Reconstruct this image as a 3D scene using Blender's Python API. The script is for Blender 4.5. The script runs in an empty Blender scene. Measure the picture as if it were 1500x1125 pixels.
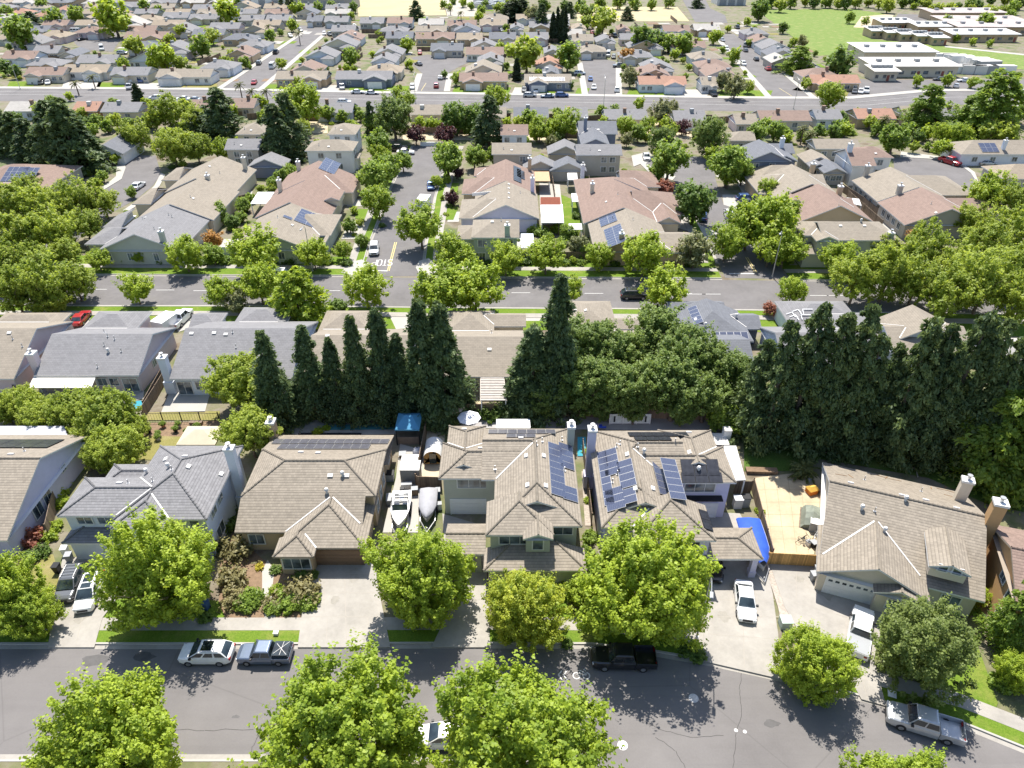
import bpy, bmesh, math, random
import numpy as np
from mathutils import Vector, Matrix
PI = math.pi
R = math.radians
sc = bpy.context.scene
COL = sc.collection
rnd = random.Random(7)
# ------------------------------------------------------------------ camera model (a drone 56 m above the ground)
CH, FP, TH = 56.0, 1040.0, R(34.4)
CT, ST = math.cos(TH), math.sin(TH)
def ray(px, py):
    a = (px - 750) / FP; b = (562.5 - py) / FP
    return Vector((a, CT + b * ST, -ST + b * CT))
def P(px, py, z=0.0):
    d = ray(px, py); t = (z - CH) / d.z
    return Vector((d.x * t, d.y * t, z))
def proj(p):
    x, y, z = p[0], p[1], p[2] - CH
    Z = y * CT - z * ST; u = y * ST + z * CT
    return (750 + FP * x / Z, 562.5 - FP * u / Z)
def depth(p): return p[1] * CT - (p[2] - CH) * ST
# ------------------------------------------------------------------ materials
MATS = {}
def nmat(name):
    m = bpy.data.materials.new(name); m.use_nodes = True
    nt = m.node_tree; b = nt.nodes['Principled BSDF']
    return m, nt, b
def N(nt, t, **kw):
    n = nt.nodes.new(t)
    for k, v in kw.items(): setattr(n, k, v)
    return n
def mixc(nt, fac, a, b, mode='MIX'):
    n = N(nt, 'ShaderNodeMix', data_type='RGBA', blend_type=mode)
    for sock, v in ((n.inputs[0], fac), (n.inputs[6], a), (n.inputs[7], b)):
        if hasattr(v, 'links') or hasattr(v, 'is_linked'): nt.links.new(v, sock)
        elif isinstance(v, (tuple, list)): sock.default_value = (*v[:3], 1)
        else: sock.default_value = v
    return n.outputs[2]
def mth(nt, op, a, b=None, c=None):
    n = N(nt, 'ShaderNodeMath', operation=op)
    for i, v in enumerate((a, b, c)):
        if v is None: continue
        if hasattr(v, 'is_linked'): nt.links.new(v, n.inputs[i])
        else: n.inputs[i].default_value = v
    return n.outputs[0]
def noise(nt, scale, detail=4, rough=.55, coord='Object', vec=None):
    if vec is None:
        if coord == 'Position': vec = N(nt, 'ShaderNodeNewGeometry').outputs['Position']
        else: vec = N(nt, 'ShaderNodeTexCoord').outputs[coord]
    n = N(nt, 'ShaderNodeTexNoise'); n.inputs['Scale'].default_value = scale
    n.inputs['Detail'].default_value = detail; n.inputs['Roughness'].default_value = rough
    nt.links.new(vec, n.inputs['Vector'])
    return n.outputs['Fac']
def ramp(nt, fac, stops):
    n = N(nt, 'ShaderNodeValToRGB'); e = n.color_ramp.elements
    while len(e) < len(stops): e.new(.5)
    for i, (p, c) in enumerate(stops):
        e[i].position = p; e[i].color = (*c[:3], 1) if isinstance(c, (tuple, list)) else (c, c, c, 1)
    nt.links.new(fac, n.inputs[0]); return n.outputs[0]
def bump(nt, b, h, strength=.3, dist=.05):
    n = N(nt, 'ShaderNodeBump'); n.inputs['Strength'].default_value = strength; n.inputs['Distance'].default_value = dist
    nt.links.new(h, n.inputs['Height']); nt.links.new(n.outputs[0], b.inputs['Normal'])
def cm(c, k): return tuple(min(1, x * k) for x in c[:3])
def mat(name, col, rough=.8, var=.12, scale=1.5, metal=0, spec=.3, coord='Position', coat=0):
    if name in MATS: return MATS[name]
    m, nt, b = nmat(name)
    f = noise(nt, scale, 5, .6, coord); f2 = noise(nt, scale * 9, 3, .6, coord)
    g = mth(nt, 'ADD', mth(nt, 'MULTIPLY', f, .7), mth(nt, 'MULTIPLY', f2, .3))
    c = ramp(nt, g, [(.3, cm(col, 1 - var)), (.7, cm(col, 1 + var))])
    nt.links.new(c, b.inputs['Base Color'])
    b.inputs['Roughness'].default_value = rough; b.inputs['Metallic'].default_value = metal
    b.inputs['Specular IOR Level'].default_value = spec
    b.inputs['Coat Weight'].default_value = coat
    MATS[name] = m; return m
def roofmat(name, col, row=.3, tile=.28, style='tile'):
    if name in MATS: return MATS[name]
    m, nt, b = nmat(name)
    uv = N(nt, 'ShaderNodeUVMap', uv_map='UVMap').outputs[0]
    sp = N(nt, 'ShaderNodeSeparateXYZ'); nt.links.new(uv, sp.inputs[0])
    v = mth(nt, 'DIVIDE', sp.outputs[1], row); fv = mth(nt, 'FRACT', v); iv = mth(nt, 'FLOOR', v)
    u = mth(nt, 'ADD', mth(nt, 'DIVIDE', sp.outputs[0], tile), mth(nt, 'MULTIPLY', mth(nt, 'MODULO', iv, 2), .5))
    fu = mth(nt, 'FRACT', u); iu = mth(nt, 'FLOOR', u)
    cx = N(nt, 'ShaderNodeCombineXYZ'); nt.links.new(iu, cx.inputs[0]); nt.links.new(iv, cx.inputs[1])
    wn = N(nt, 'ShaderNodeTexWhiteNoise', noise_dimensions='2D'); nt.links.new(cx.outputs[0], wn.inputs[0])
    cy = N(nt, 'ShaderNodeCombineXYZ'); nt.links.new(iv, cy.inputs[1])
    wr = N(nt, 'ShaderNodeTexWhiteNoise', noise_dimensions='2D'); nt.links.new(cy.outputs[0], wr.inputs[0])
    big = noise(nt, .22, 6, .68, 'Position')
    k = .16 if style == 'tile' else .1
    t = mth(nt, 'ADD', mth(nt, 'MULTIPLY', wn.outputs[0], .5), mth(nt, 'ADD', mth(nt, 'MULTIPLY', wr.outputs[0], .15), mth(nt, 'MULTIPLY', big, .5)))
    c = ramp(nt, t, [(.15, cm(col, 1 - k * 1.25)), (.55, col), (.95, cm(col, 1 + k))])
    edge = ramp(nt, fv, [(0, .7), (.16, .76), (.36, 1), (1, 1)])
    gap = ramp(nt, fu, [(0, .7), (.07, .74), (.12, 1), (1, 1)])
    c = mixc(nt, .9 if style == 'tile' else .45, c, mixc(nt, 1, c, edge, 'MULTIPLY'))
    c = mixc(nt, .6, c, mixc(nt, 1, c, gap, 'MULTIPLY'))
    st = noise(nt, 1.0, 5, .7, 'Position')
    c = mixc(nt, ramp(nt, st, [(.5, 0), (.72, .42)]), c, cm(col, .62))
    nt.links.new(c, b.inputs['Base Color']); b.inputs['Roughness'].default_value = .85
    b.inputs['Specular IOR Level'].default_value = .25
    bump(nt, b, mth(nt, 'SUBTRACT', 1, fv), .8 if style == 'tile' else .3, .05)
    MATS[name] = m; return m
def leafmat(name, c1, c2, tr, tw=.45):
    m, nt, b = nmat(name); nt.nodes.remove(b); out = nt.nodes['Material Output']
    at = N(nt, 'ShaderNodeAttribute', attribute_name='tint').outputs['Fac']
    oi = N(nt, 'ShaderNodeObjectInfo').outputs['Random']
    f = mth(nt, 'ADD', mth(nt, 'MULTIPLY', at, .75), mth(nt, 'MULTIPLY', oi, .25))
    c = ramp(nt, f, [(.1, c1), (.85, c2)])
    t = mixc(nt, .5, tr, mixc(nt, 1, c, (2.6, 2.4, 1.6), 'MULTIPLY'))
    d = N(nt, 'ShaderNodeBsdfPrincipled'); nt.links.new(c, d.inputs['Base Color']); d.inputs['Roughness'].default_value = .55
    d.inputs['Specular IOR Level'].default_value = .35
    tl = N(nt, 'ShaderNodeBsdfTranslucent'); nt.links.new(t, tl.inputs[0])
    mx = N(nt, 'ShaderNodeMixShader'); mx.inputs[0].default_value = tw
    nt.links.new(d.outputs[0], mx.inputs[1]); nt.links.new(tl.outputs[0], mx.inputs[2]); nt.links.new(mx.outputs[0], out.inputs[0])
    MATS[name] = m; return m
# ------------------------------------------------------------------ mesh builder
class MB:
    def __init__(s): s.v = []; s.f = []; s.m = []; s.uv = []
    def face(s, pts, mi=0, uv=None):
        n = len(s.v); s.v += [tuple(p) for p in pts]; s.f.append(tuple(range(n, n + len(pts)))); s.m.append(mi)
        if uv is None: uv = [(p[0], p[1]) for p in pts]
        s.uv += uv
    def box(s, x0, y0, z0, x1, y1, z1, mi=0, M=None):
        q = [(x0, y0, z0), (x1, y0, z0), (x1, y1, z0), (x0, y1, z0), (x0, y0, z1), (x1, y0, z1), (x1, y1, z1), (x0, y1, z1)]
        if M is not None: q = [tuple(M @ Vector(p)) for p in q]
        for f in ((0, 3, 2, 1), (4, 5, 6, 7), (0, 1, 5, 4), (1, 2, 6, 5), (2, 3, 7, 6), (3, 0, 4, 7)):
            s.face([q[i] for i in f], mi)
        return s
    def tube(s, p, q, r0, r1=None, n=8, mi=0, caps=True):
        p, q = Vector(p), Vector(q); r1 = r0 if r1 is None else r1
        d = (q - p).normalized(); a = d.orthogonal().normalized(); b = d.cross(a)
        A = [p + (a * math.cos(2 * PI * i / n) + b * math.sin(2 * PI * i / n)) * r0 for i in range(n)]
        B = [q + (a * math.cos(2 * PI * i / n) + b * math.sin(2 * PI * i / n)) * r1 for i in range(n)]
        for i in range(n): s.face([A[i], A[(i + 1) % n], B[(i + 1) % n], B[i]], mi)
        if caps: s.face(A[::-1], mi); s.face(B, mi)
        return s
    def path(s, pts, r, n=6, mi=0):
        for a, b in zip(pts, pts[1:]): s.tube(a, b, r, r, n, mi)
        return s
    def prism(s, poly, z0, z1, mi=0, mis=None):
        s.face([(p[0], p[1], z1) for p in poly], mi)
        for a, b in zip(poly, poly[1:] + poly[:1]): s.face([(a[0], a[1], z0), (b[0], b[1], z0), (b[0], b[1], z1), (a[0], a[1], z1)], mi if mis is None else mis)
        return s
    def loft(s, secs, mi=0, closed=True, cap=True):
        n = len(secs[0])
        for A, B in zip(secs, secs[1:]):
            for i in range(n if closed else n - 1): s.face([A[i], A[(i + 1) % n], B[(i + 1) % n], B[i]], mi)
        if cap: s.face(secs[0][::-1], mi); s.face(secs[-1], mi)
        return s
    def mesh(s, name, mats, smooth=False, merge=False):
        me = bpy.data.meshes.new(name); me.from_pydata(s.v, [], s.f)
        for m in (mats if isinstance(mats, (list, tuple)) else [mats]): me.materials.append(m)
        me.polygons.foreach_set('material_index', s.m)
        ul = me.uv_layers.new(name='UVMap'); ul.data.foreach_set('uv', np.array(s.uv, 'f').ravel())
        if merge:
            bm = bmesh.new(); bm.from_mesh(me); bmesh.ops.remove_doubles(bm, verts=bm.verts, dist=.0008)
            bmesh.ops.recalc_face_normals(bm, faces=bm.faces); bm.to_mesh(me); bm.free()
        if smooth: me.polygons.foreach_set('use_smooth', [True] * len(me.polygons))
        me.update(); return me
    def build(s, name, mats, parent=None, smooth=False, merge=False, bevel=0):
        o = bpy.data.objects.new(name, s.mesh(name, mats, smooth, merge)); COL.objects.link(o)
        if parent is not None: o.parent = parent
        if bevel:
            md = o.modifiers.new('bevel', 'BEVEL'); md.width = bevel; md.segments = 2; md.limit_method = 'ANGLE'; md.angle_limit = R(35)
        return o
def inst(name, me, parent=None, M=None):
    o = bpy.data.objects.new(name, me); COL.objects.link(o)
    if parent is not None: o.parent = parent
    if M is not None: o.matrix_local = M
    return o
def tag(o, label=None, cat=None, group=None, kind=None):
    if label: o['label'] = label
    if cat: o['category'] = cat
    if group: o['group'] = group
    if kind: o['kind'] = kind
    return o
def root(name, label, cat, loc, rz=0, group=None):
    o = bpy.data.objects.new(name, None); COL.objects.link(o); o.empty_display_size = .5
    o.location = loc; o.rotation_euler = (0, 0, rz); return tag(o, label, cat, group)
ORD = 'first second third fourth fifth sixth seventh eighth ninth tenth eleventh twelfth'.split()
def ordn(i):
    if i < 12: return ORD[i]
    n = i + 1; return f"{n}{'th' if 10 < n % 100 < 14 else {1: 'st', 2: 'nd', 3: 'rd'}.get(n % 10, 'th')}"
LATE = []   # (object, description, zone phrase, group) labelled at the end by order across the photo
def late(o, desc, zone, group): LATE.append((o, desc, zone)); o['group'] = group; return o
# ------------------------------------------------------------------ palette
ASPH = None
BEIGE, TAN, GREY, DGREY, BROWN, RED, PALE = (.262, .226, .18), (.28, .23, .172), (.205, .2, .203), (.15, .155, .17), (.235, .167, .136), (.33, .19, .135), (.37, .35, .32)
RC = dict(beige=BEIGE, tan=TAN, grey=GREY, dgrey=DGREY, brown=BROWN, red=RED, pale=PALE)
WC = dict(white=(.72, .71, .69), cream=(.62, .55, .44), tan=(.5, .38, .25), lav=(.6, .57, .7), pink=(.64, .53, .53), green=(.38, .42, .36), sage=(.46, .47, .4), blue=(.3, .34, .42), slate=(.2, .22, .28), greige=(.45, .41, .35), orange=(.5, .31, .15), sky=(.64, .67, .72))
def rm(c, near=True): return roofmat('roof_' + c, RC[c]) if near else roofmat('shingle_' + c, RC[c], .3, .5, 'shingle')
def wm(c): return mat('stucco_' + c, WC[c], .9, .07, .6)
M_TRIM = mat('trim_white', (.68, .67, .65), .6, .05)
M_TRIMD = mat('trim_brown', (.3, .25, .2), .6, .08)
M_FLASH = mat('flashing', (.6, .58, .55), .45, .05)
M_CONC = mat('concrete', (.315, .293, .26), .9, .2, .3)
M_CONC2 = mat('concrete_pale', (.37, .352, .318), .9, .08, .35)
M_METAL = mat('galvanised', (.5, .5, .5), .4, .1, 2, .7)
M_VENT = mat('roof_vent', (.62, .6, .57), .6, .06)
M_BLACK = mat('black', (.015, .015, .017), .5, .1)
M_RUB = mat('rubber', (.02, .02, .022), .8, .1)
M_WHITE = mat('white_paint', (.78, .78, .77), .45, .03)
M_BARK = mat('bark', (.17, .13, .1), .95, .25, 6, coord='Object')
M_PLAST = mat('plastic_grey', (.3, .31, .32), .5, .05)
def glassmat(name, col, rough=.06):
    m, nt, b = nmat(name); c = noise(nt, .8, 3, .5, 'Position')
    nt.links.new(ramp(nt, c, [(.35, cm(col, .35)), (.65, cm(col, 1.7))]), b.inputs['Base Color'])  # pale mottling paints sky reflections into the glass colour
    b.inputs['Roughness'].default_value = rough; b.inputs['Specular IOR Level'].default_value = .8; MATS[name] = m; return m
M_GLASS = glassmat('window_glass', (.1, .125, .145)); M_CARGL = glassmat('car_glass', (.02, .03, .035))
def solarmat():
    m, nt, b = nmat('solar_cells'); uv = N(nt, 'ShaderNodeUVMap', uv_map='UVMap').outputs[0]
    sp = N(nt, 'ShaderNodeSeparateXYZ'); nt.links.new(uv, sp.inputs[0])
    a = ramp(nt, mth(nt, 'FRACT', mth(nt, 'MULTIPLY', sp.outputs[0], 6)), [(0, 1), (.05, 1), (.1, 0), (1, 0)])
    d = ramp(nt, mth(nt, 'FRACT', mth(nt, 'MULTIPLY', sp.outputs[1], 10)), [(0, 1), (.05, 1), (.1, 0), (1, 0)])
    c = mixc(nt, mth(nt, 'MULTIPLY', mth(nt, 'MAXIMUM', a, d), .35), (.045, .055, .098), (.34, .36, .4))
    nt.links.new(c, b.inputs['Base Color']); b.inputs['Roughness'].default_value = .22; b.inputs['Specular IOR Level'].default_value = .7
    return m
M_SOLAR = solarmat()
def darksolar():
    m, nt, b = nmat('solar_black'); f = noise(nt, 2, 3, .5)
    nt.links.new(ramp(nt, f, [(.3, (.018, .019, .024)), (.7, (.035, .037, .045))]), b.inputs['Base Color']); b.inputs['Roughness'].default_value = .25; return m
M_SOLARD = darksolar()
M_SOLARG = mat('solar_grey', (.1, .1, .115), .25, .25, 1.2, 0, .6)
M_WOOD = None
def woodmat(name, col, w=.14):
    m, nt, b = nmat(name); uv = N(nt, 'ShaderNodeUVMap', uv_map='UVMap').outputs[0]
    sp = N(nt, 'ShaderNodeSeparateXYZ'); nt.links.new(uv, sp.inputs[0])
    u = mth(nt, 'DIVIDE', sp.outputs[0], w); fu = mth(nt, 'FRACT', u)
    cx = N(nt, 'ShaderNodeCombineXYZ'); nt.links.new(mth(nt, 'FLOOR', u), cx.inputs[0])
    wn = N(nt, 'ShaderNodeTexWhiteNoise', noise_dimensions='2D'); nt.links.new(cx.outputs[0], wn.inputs[0])
    f = mth(nt, 'ADD', mth(nt, 'MULTIPLY', wn.outputs[0], .6), mth(nt, 'MULTIPLY', noise(nt, 3, 4, .6, 'Position'), .4))
    c = ramp(nt, f, [(.15, cm(col, .65)), (.85, cm(col, 1.3))])
    g = ramp(nt, fu, [(0, .35), (.08, .4), (.14, 1), (1, 1)])
    nt.links.new(mixc(nt, 1, c, g, 'MULTIPLY'), b.inputs['Base Color']); b.inputs['Roughness'].default_value = .85
    MATS[name] = m; return m
M_FENCE = woodmat('fence_wood', (.2, .145, .1)); M_FENCEN = woodmat('new_wood', (.5, .29, .1)); M_DECK = woodmat('deck_wood', (.34, .22, .13))
# ------------------------------------------------------------------ houses
SMOOTH = [False]; HFOOT = []
class House:
    def __init__(s, label, cat, ref, roof='beige', wall='cream', rz=0, group=None, name='house', trim=None, far=None):
        far = SMOOTH[0] if far is None else far
        w = P(*ref, 0) if len(ref) == 2 else P(*ref); w.z = 0
        s.o = w; s.rz = rz; s.c, s.s_ = math.cos(rz), math.sin(rz)
        s.root = root(name, label, cat, w, rz, group)
        s.rc = RC[roof]; s.roof, s.wallm, s.trim = rm(roof, not far), wm(wall), trim or M_TRIM
        s.B = []; s.W = MB(); s.walls = True
    def loc(s, p):
        d = p - s.o; return Vector((d.x * s.c + d.y * s.s_, -d.x * s.s_ + d.y * s.c, p.z))
    def wor(s, x, y, z): return Vector((s.o.x + x * s.c - y * s.s_, s.o.y + x * s.s_ + y * s.c, z))
    def L(s, px, py, z): return s.loc(P(px, py, z))
    def blk(s, a, b, ze, S='snew', p=.42, wall=True, oh=.45, fill=0, world=False):
        """a,b: opposite roof corners as pixels seen at height ze (or local metres)"""
        A = Vector(a) if world else s.L(*a, ze); B = Vector(b) if world else s.L(*b, ze)
        s.B.append(dict(x0=min(A.x, B.x), x1=max(A.x, B.x), y0=min(A.y, B.y), y1=max(A.y, B.y), ze=ze, S=S, p=p, wall=wall, oh=oh, fill=fill)); return len(s.B) - 1
    def nearR(s, xl, y, xr, yr, ze, S='sn', p=.42, y2=None, **k):
        """ridge parallel to the near eave: near eave (xl..xr, y) and picture row of the ridge"""
        A = s.L(xl, y, ze); B = s.L(xr, y if y2 is None else y2, ze); B.y = A.y; lo, hi = 1.0, 30.0
        mx = (A.x + B.x) / 2
        for _ in range(40):
            w = (lo + hi) / 2
            if proj(s.wor(mx, A.y + w, ze + p * w))[1] > yr: lo = w
            else: hi = w
        return s.blk((A.x, A.y, 0), (B.x, A.y + 2 * w, 0), ze, S, p, world=True, **k)
    def ridgeY(s, px, py, pyf, hl, hr, ze, S='ew', p=.42, **k):
        """ridge running away from the camera, near end at (px,py), far end at row pyf"""
        hw = (hl + hr) / 2; A = s.L(px, py, ze + p * hw)
        lo, hi = 1, 80
        for _ in range(40):
            w = (lo + hi) / 2
            if proj(s.wor(A.x, A.y + w, ze + p * hw))[1] > pyf: lo = w
            else: hi = w
        return s.blk((A.x - hw, A.y, 0), (A.x + hw, A.y + w, 0), ze, S, p, world=True, **k)
    def hb(s, b, x, y):
        if not (b['x0'] - 1e-6 <= x <= b['x1'] + 1e-6 and b['y0'] - 1e-6 <= y <= b['y1'] + 1e-6): return -1e9
        d = [{'s': y - b['y0'], 'n': b['y1'] - y, 'w': x - b['x0'], 'e': b['x1'] - x}[k] for k in b['S']]
        return b['ze'] + b['p'] * (min(d) if d else 0)
    def hz(s, x, y): return max(s.hb(b, x, y) for b in s.B)
    def hit(s, px, py):
        d = ray(px, py); t = (9.5 - CH) / d.z; q = s.loc(Vector((0, 0, CH)) + d * t); q.z = 9.5
        dl = s.loc(s.o + Vector((d.x, d.y, 0))); st = .04 / d.length
        for _ in range(4000):
            h = s.hz(q.x, q.y)
            if q.z <= h: break
            q = q + Vector((dl.x, dl.y, d.z)) * st
            if q.z < 0: break
        e = .06; hx = s.hz(q.x + e, q.y); hx0 = s.hz(q.x - e, q.y); hy = s.hz(q.x, q.y + e); hy0 = s.hz(q.x, q.y - e)
        n = Vector((-(hx - hx0) / (2 * e), -(hy - hy0) / (2 * e), 1))
        if n.length > 3: n = Vector((0, 0, 1))
        n.normalize(); q.z = s.hz(q.x, q.y) if s.hz(q.x, q.y) > 0 else q.z
        return q, n
    def roofgeo(s, mb, b):
        x0, x1, y0, y1, ze, S, p = (b[k] for k in ('x0', 'x1', 'y0', 'y1', 'ze', 'S', 'p'))
        def uvf(pts, side):
            k = math.sqrt(1 + p * p)
            if side == 's': return [(q[0], (q[1] - y0) * k) for q in pts]
            if side == 'n': return [(-q[0], (y1 - q[1]) * k) for q in pts]
            if side == 'w': return [(-q[1], (q[0] - x0) * k) for q in pts]
            return [(q[1], (x1 - q[0]) * k) for q in pts]
        F = []
        if set(S) == {'s', 'e', 'w'} and (y1 - y0) < (x1 - x0) / 2:
            D = y1 - y0; zr = ze + p * D
            F += [([(x0, y0, ze), (x1, y0, ze), (x1 - D, y1, zr), (x0 + D, y1, zr)], 's'), ([(x1, y0, ze), (x1, y1, ze), (x1 - D, y1, zr)], 'e'), ([(x0, y1, ze), (x0, y0, ze), (x0 + D, y1, zr)], 'w')]
        elif set(S) <= {'s', 'n'} or set(S) <= {'e', 'w'} or len(S) >= 3:
            lx, ly = x1 - x0, y1 - y0
            hasx = 's' in S and 'n' in S; hasy = 'e' in S and 'w' in S
            if hasx and (not hasy or lx >= ly):
                w = ly / 2; zr = ze + p * w; a = x0 + (w if 'w' in S else 0); c = x1 - (w if 'e' in S else 0); m = (y0 + y1) / 2
                a = min(a, x1); c = max(c, x0)
                if a > c: a = c = (x0 + x1) / 2
                F += [([(x0, y0, ze), (x1, y0, ze), (c, m, zr), (a, m, zr)], 's'), ([(x1, y1, ze), (x0, y1, ze), (a, m, zr), (c, m, zr)], 'n')]
                if 'w' in S: F.append(([(x0, y1, ze), (x0, y0, ze), (a, m, zr)], 'w'))
                if 'e' in S: F.append(([(x1, y0, ze), (x1, y1, ze), (c, m, zr)], 'e'))
            elif hasy:
                w = lx / 2; zr = ze + p * w; a = y0 + (w if 's' in S else 0); c = y1 - (w if 'n' in S else 0); m = (x0 + x1) / 2
                a = min(a, y1); c = max(c, y0)
                if a > c: a = c = (a + c) / 2
                F += [([(x0, y1, ze), (x0, y0, ze), (m, a, zr), (m, c, zr)], 'w'), ([(x1, y0, ze), (x1, y1, ze), (m, c, zr), (m, a, zr)], 'e')]
                if 's' in S: F.append(([(x0, y0, ze), (x1, y0, ze), (m, a, zr)], 's'))
                if 'n' in S: F.append(([(x1, y1, ze), (x0, y1, ze), (m, c, zr)], 'n'))
            elif S == 's': zr = ze + p * (y1 - y0); F.append(([(x0, y0, ze), (x1, y0, ze), (x1, y1, zr), (x0, y1, zr)], 's'))
            elif S == 'n': zr = ze + p * (y1 - y0); F.append(([(x1, y1, ze), (x0, y1, ze), (x0, y0, zr), (x1, y0, zr)], 'n'))
            elif S == 'w': zr = ze + p * (x1 - x0); F.append(([(x0, y1, ze), (x0, y0, ze), (x1, y0, zr), (x1, y1, zr)], 'w'))
            elif S == 'e': zr = ze + p * (x1 - x0); F.append(([(x1, y0, ze), (x1, y1, ze), (x0, y1, zr), (x0, y0, zr)], 'e'))
            else: F.append(([(x0, y0, ze), (x1, y0, ze), (x1, y1, ze), (x0, y1, ze)], 's'))
        else:      # s+e, s+w : hip corner against a wall
            X = x1 if 'e' in S else x0; XX = x0 if 'e' in S else x1; w = min(x1 - x0, y1 - y0); sg = -1 if 'e' in S else 1
            k = (X + sg * w, y0 + w, ze + p * w)
            F.append(([(x0, y0, ze), (x1, y0, ze), k, (XX, y0 + w, ze + p * w)] if 'e' in S else [(x0, y0, ze), (x1, y0, ze), (x1, y0 + w, ze + p * w), k], 's'))
            F.append(([(X, y0, ze), (X, y1, ze), (X + sg * w, y1, ze + p * w), k], 'e' if 'e' in S else 'w'))
        for pts, side in F: mb.face(pts, 0, uvf(pts, side))
        if not SMOOTH[0]:
            E = {}
            for pts, side in F:
                for a, c in zip(pts, pts[1:] + pts[:1]):
                    if (Vector(a) - Vector(c)).length > .3: E.setdefault(frozenset((tuple(round(v, 3) for v in a), tuple(round(v, 3) for v in c))), []).append((a, c))
            for k, l in E.items():
                if len(l) > 1:
                    a, c = map(Vector, l[0]); n_ = max(1, int((c - a).length / .42))
                    for i in range(n_): mb.tube(a.lerp(c, i / n_) + Vector((0, 0, .0)), a.lerp(c, (i + 1) / n_) + Vector((0, 0, .025)), .1, .12, 6, 2, False)
        T = .2; e = 1e-4
        for side, (a, c) in dict(s=((x0, y0), (x1, y0)), e=((x1, y0), (x1, y1)), n=((x1, y1), (x0, y1)), w=((x0, y1), (x0, y0))).items():
            m = ((a[0] + c[0]) / 2, (a[1] + c[1]) / 2)
            pts = [a, m, c] if side not in S else [a, c]
            z = [s.hb(b, *q) for q in pts]
            for (q, zq), (r, zr_) in zip(list(zip(pts, z)), list(zip(pts, z))[1:]):
                mb.face([(q[0], q[1], zq - T), (r[0], r[1], zr_ - T), (r[0], r[1], zr_ - .004), (q[0], q[1], zq - .004)], 1)
        if S: mb.face([(x0 + .02, y0 + .02, ze - T + .01), (x0 + .02, y1 - .02, ze - T + .01), (x1 - .02, y1 - .02, ze - T + .01), (x1 - .02, y0 + .02, ze - T + .01)], 1)
    def wallgeo(s, mb, b):
        o = b['oh']; X0, X1, Y0, Y1 = b['x0'] + o, b['x1'] - o, b['y0'] + o, b['y1'] - o
        z0 = b['fill']
        for (a, c) in (((X0, Y0), (X1, Y0)), ((X1, Y0), (X1, Y1)), ((X1, Y1), (X0, Y1)), ((X0, Y1), (X0, Y0))):
            m = ((a[0] + c[0]) / 2, (a[1] + c[1]) / 2)
            top = [(q[0], q[1], s.hb(b, *q) - .24) for q in (c, m, a)]
            mb.face([(a[0], a[1], z0), (c[0], c[1], z0)] + top, 0, [(0, 0)] * 5)
    def side(s, bi, side, t, z, off=0):
        b = s.B[bi]; o = b['oh'] - off; X0, X1, Y0, Y1 = b['x0'] + o, b['x1'] - o, b['y0'] + o, b['y1'] - o
        if side == 's': return Vector((X0 + t * (X1 - X0), Y0, z)), 0
        if side == 'n': return Vector((X1 + t * (X0 - X1), Y1, z)), PI
        if side == 'w': return Vector((X0, Y1 + t * (Y0 - Y1), z)), -PI / 2
        return Vector((X1, Y0 + t * (Y1 - Y0), z)), PI / 2
    def win(s, bi, side, t, z, w, h, n=2, name='window', frame=None):
        p, rz = s.side(bi, side, t, z, .03); M = Matrix.Translation(p) @ Matrix.Rotation(rz, 4, 'Z')
        f = MB(); k = .09
        f.box(-w / 2 - k, -.06, -h / 2 - k, w / 2 + k, 0, -h / 2); f.box(-w / 2 - k, -.06, h / 2, w / 2 + k, 0, h / 2 + k)
        for i in range(n + 1):
            x = -w / 2 + w * i / n; a = k if i == 0 else .025; c = k if i == n else .025
            f.box(x - a, -.055, -h / 2, x + c, 0, h / 2)
        o = f.build(name, frame or M_TRIM, s.root); o.matrix_local = M
        g = MB(); g.box(-w / 2, -.02, -h / 2, w / 2, -.005, h / 2); g.build('pane', M_GLASS, o); return o
    def garage(s, bi, side, t, w=4.9, h=2.15, m=None, panes=False):
        p, rz = s.side(bi, side, t, 0, .03); M = Matrix.Translation(p) @ Matrix.Rotation(rz, 4, 'Z')
        d = MB(); nz, nx = 4, max(2, int(w / .6))
        for i in range(nz):
            d.box(-w / 2, -.04, .03 + i * h / nz, w / 2, 0, .03 + (i + 1) * h / nz - .02)
            for j in range(nx): d.box(-w / 2 + w * (j + .12) / nx, -.06, .03 + (i + .18) * h / nz, -w / 2 + w * (j + .88) / nx, -.04, .03 + (i + .8) * h / nz)
        for q in ((-w / 2 - .14, 0, -w / 2, h + .14), (w / 2, 0, w / 2 + .14, h + .14), (-w / 2, h + .03, w / 2, h + .16)): d.box(q[0], -.07, q[1], q[2], 0, q[3])
        o = d.build('garage_door', m or M_WHITE, s.root); o.matrix_local = M
        if panes:
            g = MB(); [g.box(-w / 2 + w * (j + .2) / nx, -.065, h * .8, -w / 2 + w * (j + .8) / nx, -.05, h * .92) for j in range(nx)]; g.build('pane', M_GLASS, o)
        return o
    def door(s, bi, side, t, m=None):
        p, rz = s.side(bi, side, t, 0, .03); d = MB(); d.box(-.5, -.05, 0, .5, 0, 2.1); d.box(-.36, -.07, .2, .36, -.05, .95); d.box(-.36, -.07, 1.1, .36, -.05, 1.95)
        o = d.build('front_door', m or M_TRIMD, s.root); o.matrix_local = Matrix.Translation(p) @ Matrix.Rotation(rz, 4, 'Z')
        k = MB(); k.tube((.38, -.12, 1), (.38, -.05, 1), .04); k.build('handle', M_METAL, o)
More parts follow.
